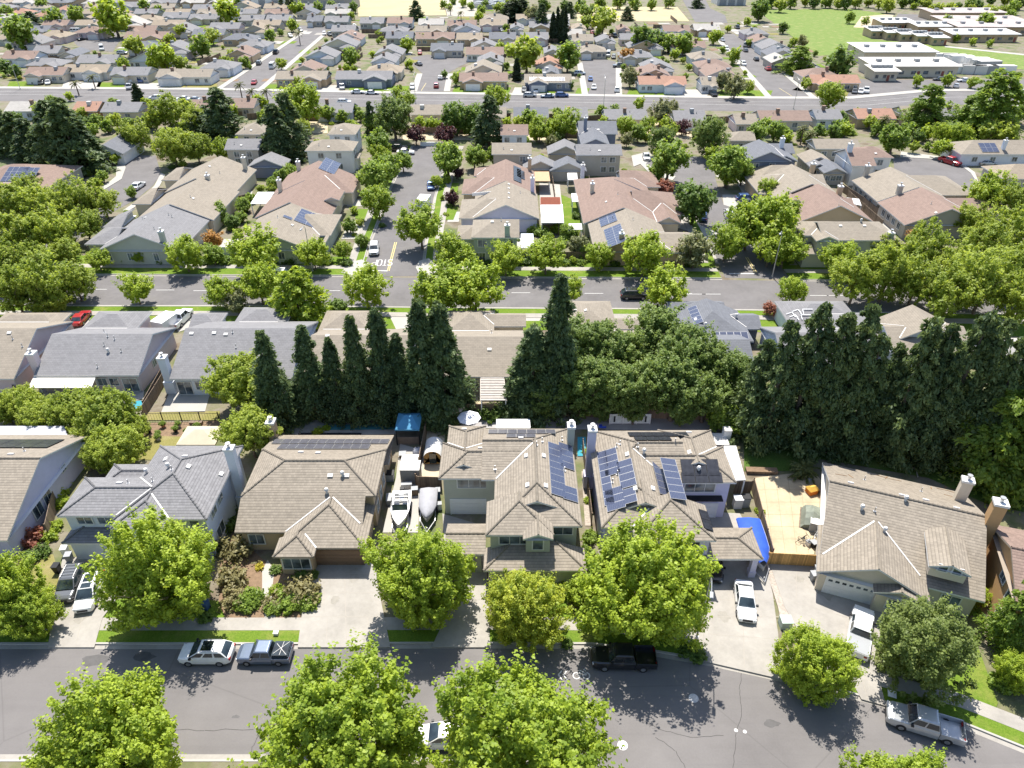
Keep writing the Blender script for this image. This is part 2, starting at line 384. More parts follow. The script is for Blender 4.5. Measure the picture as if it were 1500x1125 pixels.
    def chimney(s, px, py, z, w=.9, d=.9, m=None, pipe=True, zb=0):
        """px,py: centre of its top seen at height z"""
        q = s.L(px, py, z); c = MB(); c.box(-w / 2, -d / 2, zb, w / 2, d / 2, z - .25); c.box(-w / 2 - .18, -d / 2 - .12, zb, w / 2 + .18, d / 2 + .12, 1.9 if zb < 1 else zb)
        o = c.build('chimney', m or s.wallm, s.root); o.location = (q.x, q.y, 0)
        k = MB(); k.box(-w / 2 - .08, -d / 2 - .08, z - .25, w / 2 + .08, d / 2 + .08, z); k.build('cap', M_TRIM, o)
        if pipe: k = MB(); k.tube((0, 0, z), (0, 0, z + .45), .16, n=10); k.tube((0, 0, z + .45), (0, 0, z + .55), .26, n=10); k.build('flue', M_METAL, o)
        return o
    def frame(s, q, n, ax=None):
        x = Vector((1, 0, 0)) if ax is None else Vector(ax)
        if abs(n.x) > abs(n.y) and ax is None: x = Vector((0, 1, 0)) if n.x > 0 else Vector((0, -1, 0))
        y = n.cross(x).normalized(); x = y.cross(n).normalized()
        return Matrix(((x.x, y.x, n.x, q.x), (x.y, y.y, n.y, q.y), (x.z, y.z, n.z, q.z), (0, 0, 0, 1)))
    def vent(s, px, py, kind=0):
        q, n = s.hit(px, py); m = MB()
        if kind == 0: m.box(-.28, -.2, -.05, .28, .2, .14)
        elif kind == 1: m.tube((0, 0, -.1), (0, 0, .55), .06, n=8); m.tube((0, 0, -.02), (0, 0, .04), .16, n=8)
        else: m.tube((0, 0, -.1), (0, 0, .4), .13, n=10); m.tube((0, 0, .4), (0, 0, .62), .24, .16, n=10)
        o = m.build('roof_vent' if kind == 0 else 'vent_pipe', M_VENT if kind != 1 else M_METAL, s.root)
        o.matrix_local = s.frame(q, n) if kind == 0 else Matrix.Translation(q); return o
    def solar(s, px, py, nu, nv, w=1.0, h=1.65, dark=False, skip=(), gap=.03, name='solar_panel', stagger=0):
        """px,py: the array's upper-left corner (uphill side) on the roof"""
        q, n = s.hit(px, py); M = s.frame(q, n)
        key = ('panel', w, h, dark)
        if key not in MESH:
            m = MB(); m.box(0, -h, .05, w, 0, .1, 1); e = .03
            m.face([(e, -h + e, .104), (w - e, -h + e, .104), (w - e, -e, .104), (e, -e, .104)], 0, [(0, 0), (1, 0), (1, 1), (0, 1)])
            MESH[key] = m.mesh('solar_panel', [{2: M_SOLARG, 1: M_SOLARD}.get(int(dark), M_SOLAR), M_BLACK if dark == 1 else M_METAL])
        for j in range(nv):
            for i in range(nu):
                if (i, j) in skip: continue
                inst(name, MESH[key], s.root, M @ Matrix.Translation((i * (w + gap) + j * stagger, -j * (h + gap), .03)))
    def post(s, x, y, z, w=.3, m=None, name='post'):
        k = MB(); k.box(-w / 2, -w / 2, 0, w / 2, w / 2, z); k.box(-w / 2 - .06, -w / 2 - .06, 0, w / 2 + .06, w / 2 + .06, .9)
        o = k.build(name, m or s.wallm, s.root); o.location = (x, y, 0); return o
    def done(s, valleys=True, caps=True):
        for b in s.B:
            q = [s.wor(b[i], b[j], 0) for i in ('x0', 'x1') for j in ('y0', 'y1')]; HFOOT.append((min(v.x for v in q), max(v.x for v in q), min(v.y for v in q), max(v.y for v in q)))
        mb = MB()
        for b in s.B: s.roofgeo(mb, b)
        mb.build('roof', [s.roof, s.trim, mat(s.roof.name + '_cap', tuple(x * .8 for x in s.rc), .85, .25, 3)], s.root)
        w = MB()
        for b in s.B:
            if b['wall']: s.wallgeo(w, b)
        if w.v: w.build('wall', s.wallm, s.root)
        if valleys and len(s.B) > 1:
            for i, b in enumerate(s.B):
                for c in s.B[i + 1:]:
                    if min(b['x1'] - b['x0'], c['x1'] - c['x0']) < 4.6 and (b['oh'] < .4 or c['oh'] < .4): continue
                    for sa in b['S']:
                        for sb in c['S']: s.valley(b, sa, c, sb)
        return s
    def plane(s, b, k):
        p = b['p']
        return {'s': (b['ze'] - p * b['y0'], 0, p), 'n': (b['ze'] + p * b['y1'], 0, -p), 'w': (b['ze'] - p * b['x0'], p, 0), 'e': (b['ze'] + p * b['x1'], -p, 0)}[k]
    def valley(s, b, sa, c, sb):
        a0, ax, ay = s.plane(b, sa); b0, bx, by = s.plane(c, sb)
        dx, dy, d0 = ax - bx, ay - by, a0 - b0; L2 = dx * dx + dy * dy
        if L2 < .01: return
        o = (-d0 * dx / L2, -d0 * dy / L2); t = (-dy / math.sqrt(L2), dx / math.sqrt(L2)); nrm = (-t[1], t[0])
        xs = max(b['x0'], c['x0']), min(b['x1'], c['x1']); ys = max(b['y0'], c['y0']), min(b['y1'], c['y1'])
        if xs[0] >= xs[1] or ys[0] >= ys[1]: return
        cx, cy = sum(xs) / 2, sum(ys) / 2; m = (cx - o[0]) * t[0] + (cy - o[1]) * t[1]; rng = (xs[1] - xs[0] + ys[1] - ys[0]) / 2 + .1
        good = []
        K = 80
        for i in range(K + 1):
            u = m - rng + 2 * rng * i / K; x, y = o[0] + u * t[0], o[1] + u * t[1]; z = a0 + ax * x + ay * y
            ok = abs(s.hb(b, x, y) - z) < 2e-3 and abs(s.hb(c, x, y) - z) < 2e-3 and s.hz(x, y) < z + 3e-3
            if ok: ok = s.hz(x + nrm[0] * .25, y + nrm[1] * .25) > z + .03 and s.hz(x - nrm[0] * .25, y - nrm[1] * .25) > z + .03
            good.append((ok, x, y, z))
        i = 0
        while i <= K:
            if good[i][0]:
                j = i
                while j < K and good[j + 1][0]: j += 1
                if j - i > 3 and math.hypot(good[j][1] - good[i][1], good[j][2] - good[i][2]) > 1.6:
                    A, Bq = good[i], good[j]; w = .075; vm = MB()
                    vm.face([(A[1] - nrm[0] * w, A[2] - nrm[1] * w, A[3] + .07), (Bq[1] - nrm[0] * w, Bq[2] - nrm[1] * w, Bq[3] + .07), (Bq[1] + nrm[0] * w, Bq[2] + nrm[1] * w, Bq[3] + .07), (A[1] + nrm[0] * w, A[2] + nrm[1] * w, A[3] + .07)]); vm.build('valley_flashing', M_FLASH, s.root)
                i = j
            i += 1
MESH = {}
# ------------------------------------------------------------------ trees
def quads(name, C, Nn, size, asp, tint, mats, up=None):
    """C (n,3) centres, Nn (n,3) normals, size (n,), asp length/width; returns mesh of leaf faces"""
    g = np.random.default_rng(len(C)); n = len(C)
    Nn = Nn / (np.linalg.norm(Nn, axis=1, keepdims=True) + 1e-9)
    a = g.normal(size=(n, 3)) if up is None else up
    U = a - Nn * np.sum(a * Nn, 1, keepdims=True); U /= np.linalg.norm(U, axis=1, keepdims=True) + 1e-9
    V = np.cross(Nn, U); s = size[:, None]; k = g.uniform(.75, 1.25, (n, 1))
    v = np.stack([C - U * s * asp, C + V * s * k * .8 - U * s * asp * .1, C + U * s * asp, C - V * s * k - U * s * asp * .1], 1).reshape(-1, 3)
    me = bpy.data.meshes.new(name); me.vertices.add(n * 4); me.vertices.foreach_set('co', v.astype('f').ravel())
    me.loops.add(n * 4); me.loops.foreach_set('vertex_index', np.arange(n * 4, dtype='i'))
    me.polygons.add(n); me.polygons.foreach_set('loop_start', np.arange(0, n * 4, 4, dtype='i'))
    at = me.attributes.new('tint', 'FLOAT', 'POINT'); at.data.foreach_set('value', np.repeat(tint, 4).astype('f'))
    me.materials.append(mats); me.update(); me.validate(); return me
def lump(d, ph, amp):
    return 1 + amp * (np.sin(3.1 * d[:, 0] + ph) * np.cos(2.7 * d[:, 1] - ph * 1.7) + .8 * np.sin(4.3 * d[:, 2] + 2.3 * d[:, 0] + ph * .6) + .5 * np.sin(7 * d[:, 1] + 5 * d[:, 2] + ph))
def crown_broad(name, seed, m, clumps, leaves, lsize, cr=.17, zr=.9, amp=.13, tuft=.5, fill=.42, flat=0, hole=0.):
    g = np.random.default_rng(seed)
    d = g.normal(size=(clumps, 3)); d /= np.linalg.norm(d, axis=1, keepdims=True)
    if flat: d[:, 2] = np.abs(d[:, 2]) * np.where(g.random(clumps) < flat, 1, np.sign(d[:, 2])); 
    r = g.random(clumps) ** fill * lump(d, seed * 1.3, amp) * (1 - cr * .6)
    if hole:
        hv = np.sin(d[:, 0] * 6 + seed) + np.sin(d[:, 1] * 5 + seed * 2) + np.sin(d[:, 2] * 6 - seed)
        keep = hv < 2.2 - hole; d, r = d[keep], r[keep]
    c = d * r[:, None]; c[:, 2] *= zr; k = len(c)
    crk = cr * g.uniform(.55, 1.25, k)
    n = k * leaves; ci = np.repeat(np.arange(k), leaves)
    o = g.normal(size=(n, 3)); o /= np.linalg.norm(o, axis=1, keepdims=True); o *= (g.random(n) ** .45)[:, None] * crk[ci][:, None]
    out = c / (np.linalg.norm(c, axis=1, keepdims=True) + 1e-6)
    ax = out * .6 + np.array([0, 0, .9]); ax /= np.linalg.norm(ax, axis=1, keepdims=True)
    al = np.sum(o * ax[ci], 1, keepdims=True)
    o += ax[ci] * np.maximum(al, 0) * tuft * 1.6 * g.uniform(.3, 1.5, k)[ci][:, None]
    C = c[ci] + o
    Nn = g.normal(size=(n, 3)) * .75 + out[ci] * .3 + np.array([0, 0, .95]) + o / (crk[ci][:, None]) * .45
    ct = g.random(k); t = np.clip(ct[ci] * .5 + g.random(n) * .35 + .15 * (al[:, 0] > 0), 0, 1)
    return quads(name, C, Nn, lsize * g.uniform(.7, 1.3, n), 1.25, t, m)
def crown_conifer(name, seed, m, br, per, lsize, power=.85, rough=.25, base=.05):
    """unit height 1, unit base radius 1 (scaled separately)"""
    g = np.random.default_rng(seed); t = base + (1 - base) * g.random(br) ** 1.25; az = g.random(br) * 2 * PI
    prof = (1 - t) ** power * (1 + .12 * np.sin(t * 23 + seed)) + .02
    L = prof * g.uniform(1 - rough * 1.5, 1 + rough * .5, br) * (1 + .15 * np.sin(az * 3 + t * 9 + seed))
    bi = np.repeat(np.arange(br), per); n = br * per; f = g.random(n) ** .6
    rad = L[bi] * f; a = az[bi] + g.normal(size=n) * .16 / (f + .25)
    z = t[bi] - (.085 * f ** 1.2 * L[bi]) + g.normal(size=n) * .009 + .02 * (1 - f)
    C = np.stack([rad * np.cos(a), rad * np.sin(a), z], 1)
    up = np.stack([np.cos(a), np.sin(a), -.08 + g.normal(size=n) * .1], 1)
    Nn = np.stack([g.normal(size=n) * .5 + .25 * np.cos(a), g.normal(size=n) * .5 + .25 * np.sin(a), np.full(n, .8) / 5], 1)
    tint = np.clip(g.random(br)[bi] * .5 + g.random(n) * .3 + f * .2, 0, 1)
    return C, Nn, up, lsize * g.uniform(.6, 1.4, n), tint, m, name
def crown_cone(name, seed, m, clumps, leaves, lsize, hr, power=.6, cr=.3, rough=.25, base=.03):
    g = np.random.default_rng(seed); t = base + (.97 - base) * g.random(clumps) ** 1.15; az = g.random(clumps) * 2 * PI
    prof = ((1 - t) ** power) * (1 + .1 * np.sin(t * 19 + seed) + rough * .6 * np.sin(az * 3 + t * 11 + seed * 2)) + .03
    r = prof * (.4 + .6 * g.random(clumps) ** .4) * g.uniform(1 - rough, 1 + rough * .4, clumps)
    c = np.stack([r * np.cos(az), r * np.sin(az), t * hr], 1); crk = cr * (.35 + .65 * (1 - t)) * g.uniform(.6, 1.3, clumps)
    n = clumps * leaves; ci = np.repeat(np.arange(clumps), leaves); o = g.normal(size=(n, 3)); o /= np.linalg.norm(o, axis=1, keepdims=True); o *= (g.random(n) ** .5 * crk[ci])[:, None]; o[:, 2] *= .75
    rad = np.stack([np.cos(az), np.sin(az), np.zeros(clumps)], 1)[ci]; f = np.sum(o * rad, 1)
    o[:, 2] -= np.maximum(f, 0) * .35; C = c[ci] + o + rad * np.maximum(f, 0)[:, None] * .5
    up = rad + g.normal(size=(n, 3)) * .45 + np.array([0, 0, -.1]); Nn = g.normal(size=(n, 3)) * .55 + np.array([0, 0, .75]) + rad * .3
    ti = np.clip(g.random(clumps)[ci] * .55 + g.random(n) * .45, 0, 1)
    return quads(name, C, Nn, lsize * g.uniform(.6, 1.4, n), 1.9, ti, m, up)
def conifer_mesh(name, seed, m, br, per, lsize, hr, **k):
    """hr = height / base radius used to keep the sprays undistorted: built with radius 1, height hr"""
    C, Nn, up, s, t, m, name = crown_conifer(name, seed, m, br, per, lsize, **k)
    C[:, 2] *= hr; return quads(name, C, Nn, s, 1.8, t, m, up + np.random.default_rng(seed).normal(size=up.shape) * .35)
def trunk_mesh(name, seed, rt, h, limbs, spread=.6, mt=None):
    g = random.Random(seed); mb = MB(); z = 0; p = Vector((0, 0, 0)); r = rt
    for i in range(4):
        q = p + Vector((g.uniform(-.04, .04), g.uniform(-.04, .04), h / 4)); mb.tube(p, q, r, r * .85, 7, caps=False); p, r = q, r * .85
    for i in range(limbs):
        a = 2 * PI * i / limbs + g.uniform(-.3, .3); b = Vector((0, 0, h * g.uniform(.6, 1))); r1 = rt * .5; L = spread
        for j in range(3):
            q = b + Vector((math.cos(a) * L * .38, math.sin(a) * L * .38, L * g.uniform(.3, .5))); mb.tube(b, q, r1, r1 * .65, 6, caps=False)
            if j > 0:
                a2 = a + g.choice((-1, 1)) * .8; q2 = q + Vector((math.cos(a2) * L * .25, math.sin(a2) * L * .25, L * .25)); mb.tube(q, q2, r1 * .5, r1 * .25, 5, caps=False)
            b, r1, a = q, r1 * .65, a + g.uniform(-.4, .4)
    return mb.mesh(name, mt or M_BARK, True, True)
L_ASH = leafmat('leaf_lime', (.1, .175, .014), (.375, .455, .042), (.44, .53, .042), .36)
L_ASH2 = leafmat('leaf_lime_gold', (.14, .21, .018), (.5, .52, .055), (.54, .58, .055), .38)
L_PLANE = leafmat('leaf_olive', (.11, .17, .02), (.36, .42, .06), (.41, .49, .06), .42)
L_DARK = leafmat('leaf_dark', (.05, .1, .02), (.18, .26, .05), (.2, .3, .04), .38)
L_MID = leafmat('leaf_mid', (.085, .15, .022), (.28, .37, .06), (.3, .4, .05), .42)
L_SAGE = leafmat('leaf_sage', (.12, .14, .06), (.27, .28, .13), (.25, .27, .1), .38)
L_CON = leafmat('needles', (.032, .064, .028), (.145, .2, .07), (.14, .19, .055), .3)
L_CON2 = leafmat('needles_olive', (.032, .066, .026), (.19, .245, .085), (.17, .24, .065), .3)
L_CYP = leafmat('needles_cypress', (.016, .03, .013), (.04, .062, .022), (.04, .06, .015), .2)
L_PLUM = leafmat('leaf_plum', (.04, .016, .02), (.11, .045, .05), (.14, .04, .05), .35)
L_RED = leafmat('leaf_red', (.2, .07, .05), (.36, .16, .1), (.36, .14, .08), .35)
L_ORA = leafmat('leaf_orange', (.25, .14, .03), (.46, .25, .06), (.4, .22, .05), .35)
L_PALM = leafmat('palm_frond', (.08, .1, .03), (.19, .2, .06), (.16, .19, .04), .3)
L_YEL = leafmat('leaf_yellow', (.3, .28, .02), (.5, .44, .05), (.45, .42, .04), .35)
L_DRY = leafmat('leaf_dry', (.13, .12, .05), (.28, .25, .11), (.22, .21, .08), .3)
L_OAK = leafmat('leaf_dull', (.075, .125, .026), (.23, .3, .075), (.25, .33, .06), .38)
L_DN = leafmat('leaf_deep', (.055, .09, .02), (.2, .25, .06), (.2, .27, .05), .36)
PROTO = {}
def broad(kind, m, clumps, leaves, ls, n=3, **k):
    tr = k.pop('trunk', (.09, .55, 5, .55))
    PROTO[kind] = [(crown_broad('crown_' + kind, 11 + 7 * i + len(PROTO), m, clumps, leaves, ls, **k), trunk_mesh('trunk_' + kind, i, tr[0], tr[1], tr[2], tr[3])) for i in range(n)]
broad('ash_near', L_ASH, 980, 60, .0195, 4, cr=.085, zr=1.0, amp=.2, tuft=1.25, hole=.4, fill=.3, trunk=(.045, .55, 6, .6))
broad('gold_near', L_ASH2, 800, 60, .019, 1, cr=.09, zr=.95, amp=.15, tuft=1.1, fill=.3, hole=.2, trunk=(.05, .5, 6, .55))
broad('dark_near', L_DN, 640, 60, .02, 2, cr=.1, zr=1.0, amp=.22, tuft=.9, hole=.6, fill=.33, trunk=(.05, .5, 6, .6))
broad('ash', L_ASH, 300, 32, .04, 4, cr=.14, zr=.88, amp=.18, tuft=.8, hole=.6, fill=.36, trunk=(.06, .75, 6, .55))
broad('plane', L_PLANE, 430, 30, .034, 4, cr=.115, zr=.9, amp=.2, tuft=.6, hole=.75, fill=.36, trunk=(.06, .6, 6, .6))
broad('citrus', L_PLANE, 460, 42, .03, 3, cr=.12, zr=.8, amp=.15, tuft=.5, trunk=(.06, .5, 5, .5))
broad('dark', L_DARK, 200, 24, .062, 3, cr=.2, zr=.95, amp=.16, tuft=.4, hole=.2)
broad('oak', L_OAK, 480, 40, .029, 3, cr=.12, zr=1.0, amp=.15, tuft=.45, hole=.2)
broad('mid', L_MID, 200, 24, .062, 3, cr=.2, zr=.9, amp=.17, tuft=.4, hole=.3)
broad('sage', L_SAGE, 160, 22, .06, 2, cr=.2, zr=.95, amp=.18, tuft=.4, hole=.4)
broad('plum', L_PLUM, 120, 20, .075, 2, cr=.22, zr=.95, amp=.2, tuft=.3, hole=.4)
broad('redbush', L_RED, 110, 20, .075, 1, cr=.22, zr=.7, amp=.15)
broad('orange', L_ORA, 120, 20, .075, 1, cr=.22, zr=.85, amp=.18)
broad('far_ash', L_ASH, 90, 15, .1, 3, cr=.24, zr=.9, amp=.18, tuft=.4, hole=.3)
broad('far_mid', L_MID, 90, 15, .1, 3, cr=.24, zr=.95, amp=.18, tuft=.4, hole=.3)
broad('far_dark', L_DARK, 90, 15, .1, 2, cr=.24, zr=.95, amp=.18, tuft=.4)
broad('far_olive', L_PLANE, 90, 15, .1, 2, cr=.24, zr=.85, amp=.18, tuft=.4, hole=.3)
broad('shrub', L_MID, 90, 22, .085, 3, cr=.26, zr=.7, amp=.2, tuft=.4, flat=.8, trunk=(.05, .3, 4, .4))
broad('lime_shrub', L_ASH, 90, 22, .085, 2, cr=.26, zr=.7, amp=.2, tuft=.4, flat=.8, trunk=(.05, .3, 4, .4))
broad('dry_shrub', L_DRY, 80, 16, .07, 2, cr=.27, zr=.75, amp=.28, tuft=.6, flat=.8, hole=.5, trunk=(.04, .3, 7, .7))
broad('yellow_shrub', L_YEL, 60, 18, .1, 1, cr=.26, zr=.75, amp=.1, flat=.8, trunk=(.05, .3, 4, .4))
broad('dark_shrub', L_DARK, 90, 20, .085, 2, cr=.26, zr=.8, amp=.2, tuft=.4, flat=.8, trunk=(.05, .3, 4, .4))
PROTO['redwood'] = [(crown_cone('crown_redwood', 3 + i, L_CON, 380, 54, .036, 4.2, power=.78, cr=.27, rough=.3), None) for i in range(4)]
PROTO['spruce'] = [(crown_cone('crown_spruce', 53 + i, L_CON2, 240, 64, .032, 3.4, power=.68, cr=.26, rough=.5), None) for i in range(4)]
PROTO['pine'] = [(crown_cone('crown_pine', 13 + i, L_CON, 190, 40, .05, 3.6, power=.6, cr=.3, rough=.35), None) for i in range(3)]
PROTO['cypress'] = [(conifer_mesh('crown_cypress', 23 + i, L_CYP, 170, 12, .2, 7.5, power=.42, rough=.15, base=.02), None) for i in range(2)]
PROTO['poplar'] = [(crown_cone('crown_poplar', 33 + i, L_MID, 230, 52, .036, 3.2, power=.45, cr=.3, rough=.4), None) for i in range(2)]
PROTO['ash_tall'] = [(crown_cone('crown_ash_tall', 43, L_ASH, 260, 44, .04, 2.3, power=.4, cr=.24, rough=.35), None)]
HR = dict(spruce=3.4, redwood=4.2, pine=3.6, cypress=7.5, poplar=3.2, ash_tall=2.3)
_t = MB(); _t.tube((0, 0, 0), (0, 0, 1), .035, .006, 7); TRUNKC = _t.mesh('trunk_conifer', M_BARK, True, True)
def palm_mesh():
    g = np.random.default_rng(5); C = []; U = []; Nn = []
    for i in range(34):
        a = g.random() * 2 * PI; el = g.uniform(-.5, 1.2); L = g.uniform(.8, 1.1)
        for j in range(15):
            f = (j + .5) / 15; r = L * f * math.cos(el * (1 - f * .5)); z = L * (math.sin(el) * f - .55 * f * f)
            for sd in (-1, 1):
                C.append((r * math.cos(a) - sd * .07 * math.sin(a) * (1.15 - f), r * math.sin(a) + sd * .07 * math.cos(a) * (1.15 - f), z - .03)); U.append((math.cos(a) - sd * .9 * math.sin(a), math.sin(a) + sd * .9 * math.cos(a), -.5)); Nn.append((g.normal() * .3, g.normal() * .3, 1))
    n = len(C); return quads('fronds', np.array(C), np.array(Nn), np.full(n, .055), 1.9, g.random(n), L_PALM, np.array(U))
PALM = palm_mesh()
TREEN = dict(spruce='conifer_tree', ash='street_tree', ash_near='street_tree', plane='shade_tree', oak='shade_tree', citrus='fruit_tree', far_ash='garden_tree', far_dark='evergreen_tree', far_olive='yard_tree', redwood='conifer_tree', pine='conifer_tree', cypress='cypress_tree', poplar='poplar_tree', plum='purple_leaf_tree', orange='orange_leaf_tree', redbush='red_bush')
DESC = {'ash_near': 'lime green leafy tree', 'gold_near': 'yellow green leafy tree', 'dark_near': 'dark green bushy tree', 'ash': 'bright green round tree', 'plane': 'olive green spreading tree', 'citrus': 'dense yellow green tree', 'dark': 'dark green round tree', 'oak': 'dull green broad tree', 'mid': 'green leafy tree', 'sage': 'grey green loose tree', 'plum': 'small purple leaved tree', 'redbush': 'red leaved bush', 'orange': 'orange leaved tree',
        'far_ash': 'bright green tree', 'far_mid': 'green round tree', 'far_dark': 'dark green tree', 'far_olive': 'olive green tree', 'shrub': 'low green shrub', 'lime_shrub': 'bright green shrub', 'dry_shrub': 'dry brownish shrub', 'yellow_shrub': 'small yellow shrub', 'dark_shrub': 'dark green shrub', 'redwood': 'tall dark conifer', 'spruce': 'dense dark conifer', 'pine': 'dark pointed conifer', 'cypress': 'narrow dark cypress', 'poplar': 'tall upright green tree', 'ash_tall': 'upright lime green tree'}
tcount = {}
def tree_at(kind, x, y, Rr, zs=1.0, zc=None, label=None, zone=None, group=None, z0=0):
    pl = PROTO[kind]; i = tcount.get(kind, 0); tcount[kind] = i + 1; cr, tk = pl[i % len(pl)]
    nm = TREEN.get(kind, 'shrub' if 'shrub' in kind else 'leafy_tree')
    o = root(nm, label, 'shrub' if ('shrub' in kind or kind == 'redbush') else ('conifer' if kind in ('redwood', 'spruce', 'pine', 'cypress') else 'tree'), (x, y, z0), rnd.random() * 6.28, group)
    c = inst('foliage' if 'shrub' in kind else 'crown', cr, o); zc = Rr * 1.05 if zc is None else zc
    c.location = (0, 0, zc); c.scale = (Rr, Rr, Rr * zs); c.rotation_euler = (0, 0, rnd.random() * 6)
    if kind == 'ash_near': o.rotation_euler = (0, 0, 0); c.rotation_euler = (0, 0, PI * rnd.randint(0, 1)); c.scale = (Rr, Rr * .86, Rr * 1.08)
    t = inst('stem' if 'shrub' in kind else 'trunk', tk, o); t.scale = (Rr, Rr, max(.2, zc / 1.0 * .98))
    if not label: late(o, DESC[kind], zone or 'in the neighbourhood', group or 'trees ' + (zone or 'in the neighbourhood'))
    return o
def T(kind, cx, cy, r, k=1.05, zs=1.0, **kw):
    """crown centre and radius as seen in the photo -> real place and size"""
    zc = 3.0
    for _ in range(6):
        p = P(cx, cy, zc); Rr = r * depth(p) / FP; zc = Rr * k
    return tree_at(kind, p.x, p.y, Rr, zs, zc, **kw)
def S(kind, cx, cy, r, **kw):
    p = P(cx, cy, .3); Rr = r * depth(p) / FP; return tree_at(kind, p.x, p.y, Rr, kw.pop('zs', 1.0), .12 * Rr, **kw)
def C(kind, bx, by, ty, w, label=None, zone=None, group=None):
    """conifer: foot pixel, row of the tip, width in pixels"""
    b = P(bx, by, 0); lo, hi = 1, 60
    for _ in range(40):
        h = (lo + hi) / 2
        if proj((b.x, b.y, h))[1] > ty: lo = h
        else: hi = h
    Rr = w * .5 * depth((b.x, b.y, h * .35)) / FP * 1.38
    pl = PROTO[kind]; i = tcount.get(kind, 0); tcount[kind] = i + 1
    o = root(TREEN.get(kind, 'leafy_tree'), label, 'tree' if kind in ('poplar', 'ash_tall') else 'conifer', b, rnd.random() * 6.28, group)
    c = inst('crown', pl[i % len(pl)][0], o); c.scale = (Rr, Rr, h / HR[kind]); t = inst('trunk', TRUNKC, o); t.scale = (h * .6, h * .6, h * .92)
    if not label: late(o, DESC[kind], zone or 'in the neighbourhood', group or 'conifers ' + (zone or ''))
    return o
def palm(bx, by, ty, label=None, zone=None, group='palm trees'):
    b = P(bx, by, 0); h = 4.0
    for _ in range(30):
        if proj((b.x, b.y, h))[1] > ty + 3: h += .3
    o = root('palm_tree', label, 'palm', b, 0, group); m = MB(); m.tube((0, 0, 0), (0, 0, h), .22, .17, 8); m.build('trunk', M_BARK, o)
    c = inst('fronds', PALM, o); c.location = (0, 0, h); c.scale = (2.0,) * 3
    if not label: late(o, 'palm tree', zone, group)
    return o
# ------------------------------------------------------------------ vehicles
def paint(name, col, metal=.1):
    if name in MATS: return MATS[name]
    m, nt, b = nmat(name); f = noise(nt, 3, 3, .6, 'Position')
    nt.links.new(ramp(nt, f, [(.3, cm(col, .93)), (.7, cm(col, 1.05))]), b.inputs['Base Color'])
    b.inputs['Roughness'].default_value = .28; b.inputs['Metallic'].default_value = metal; b.inputs['Coat Weight'].default_value = .7; b.inputs['Coat Roughness'].default_value = .05
    MATS[name] = m; return m
CARC = dict(white=(.75, .75, .74), black=(.012, .013, .016), silver=(.42, .43, .44), grey=(.13, .135, .14), red=(.35, .02, .025), blue=(.05, .1, .25), slate=(.12, .155, .22), tan=(.4, .34, .26), green=(.06, .1, .08), graphite=(.22, .22, .225))
M_LAMP = mat('headlight', (.7, .72, .75), .1, .03); M_TAIL = mat('taillight', (.3, .01, .01), .2, .05); M_RIM = mat('wheel_rim', (.35, .35, .36), .3, .05, 3, .6)
def sec(x, hw, z0, z1, tuck=.06):
    """rounded body section across y at station x"""
    return [(x, -hw * .9, z0), (x, -hw, z0 + .12), (x, -hw, z0 + (z1 - z0) * .55), (x, -hw * (1 - tuck), z1 - .07), (x, -hw * (1 - tuck) + .12, z1), (x, hw * (1 - tuck) - .12, z1), (x, hw * (1 - tuck), z1 - .07), (x, hw, z0 + (z1 - z0) * .55), (x, hw, z0 + .12), (x, hw * .9, z0)]
SPEC = dict(   # length, width, hood z, belt z, roof z, cabin stations: windscreen foot/top, rear top/foot, deck z
    suv=(4.65, 1.88, 1.04, 1.12, 1.68, 1.3, .42, -1.62, -2.16, 1.1), sedan=(4.75, 1.83, .86, .92, 1.44, 1.0, .2, -1.1, -1.8, .98), pickup=(5.7, 1.98, 1.12, 1.16, 1.88, 1.35, .8, -.75, -.95, 1.16), van=(5.6, 2.0, 1.2, 1.3, 2.3, 2.1, 1.5, -2.55, -2.7, 1.3))
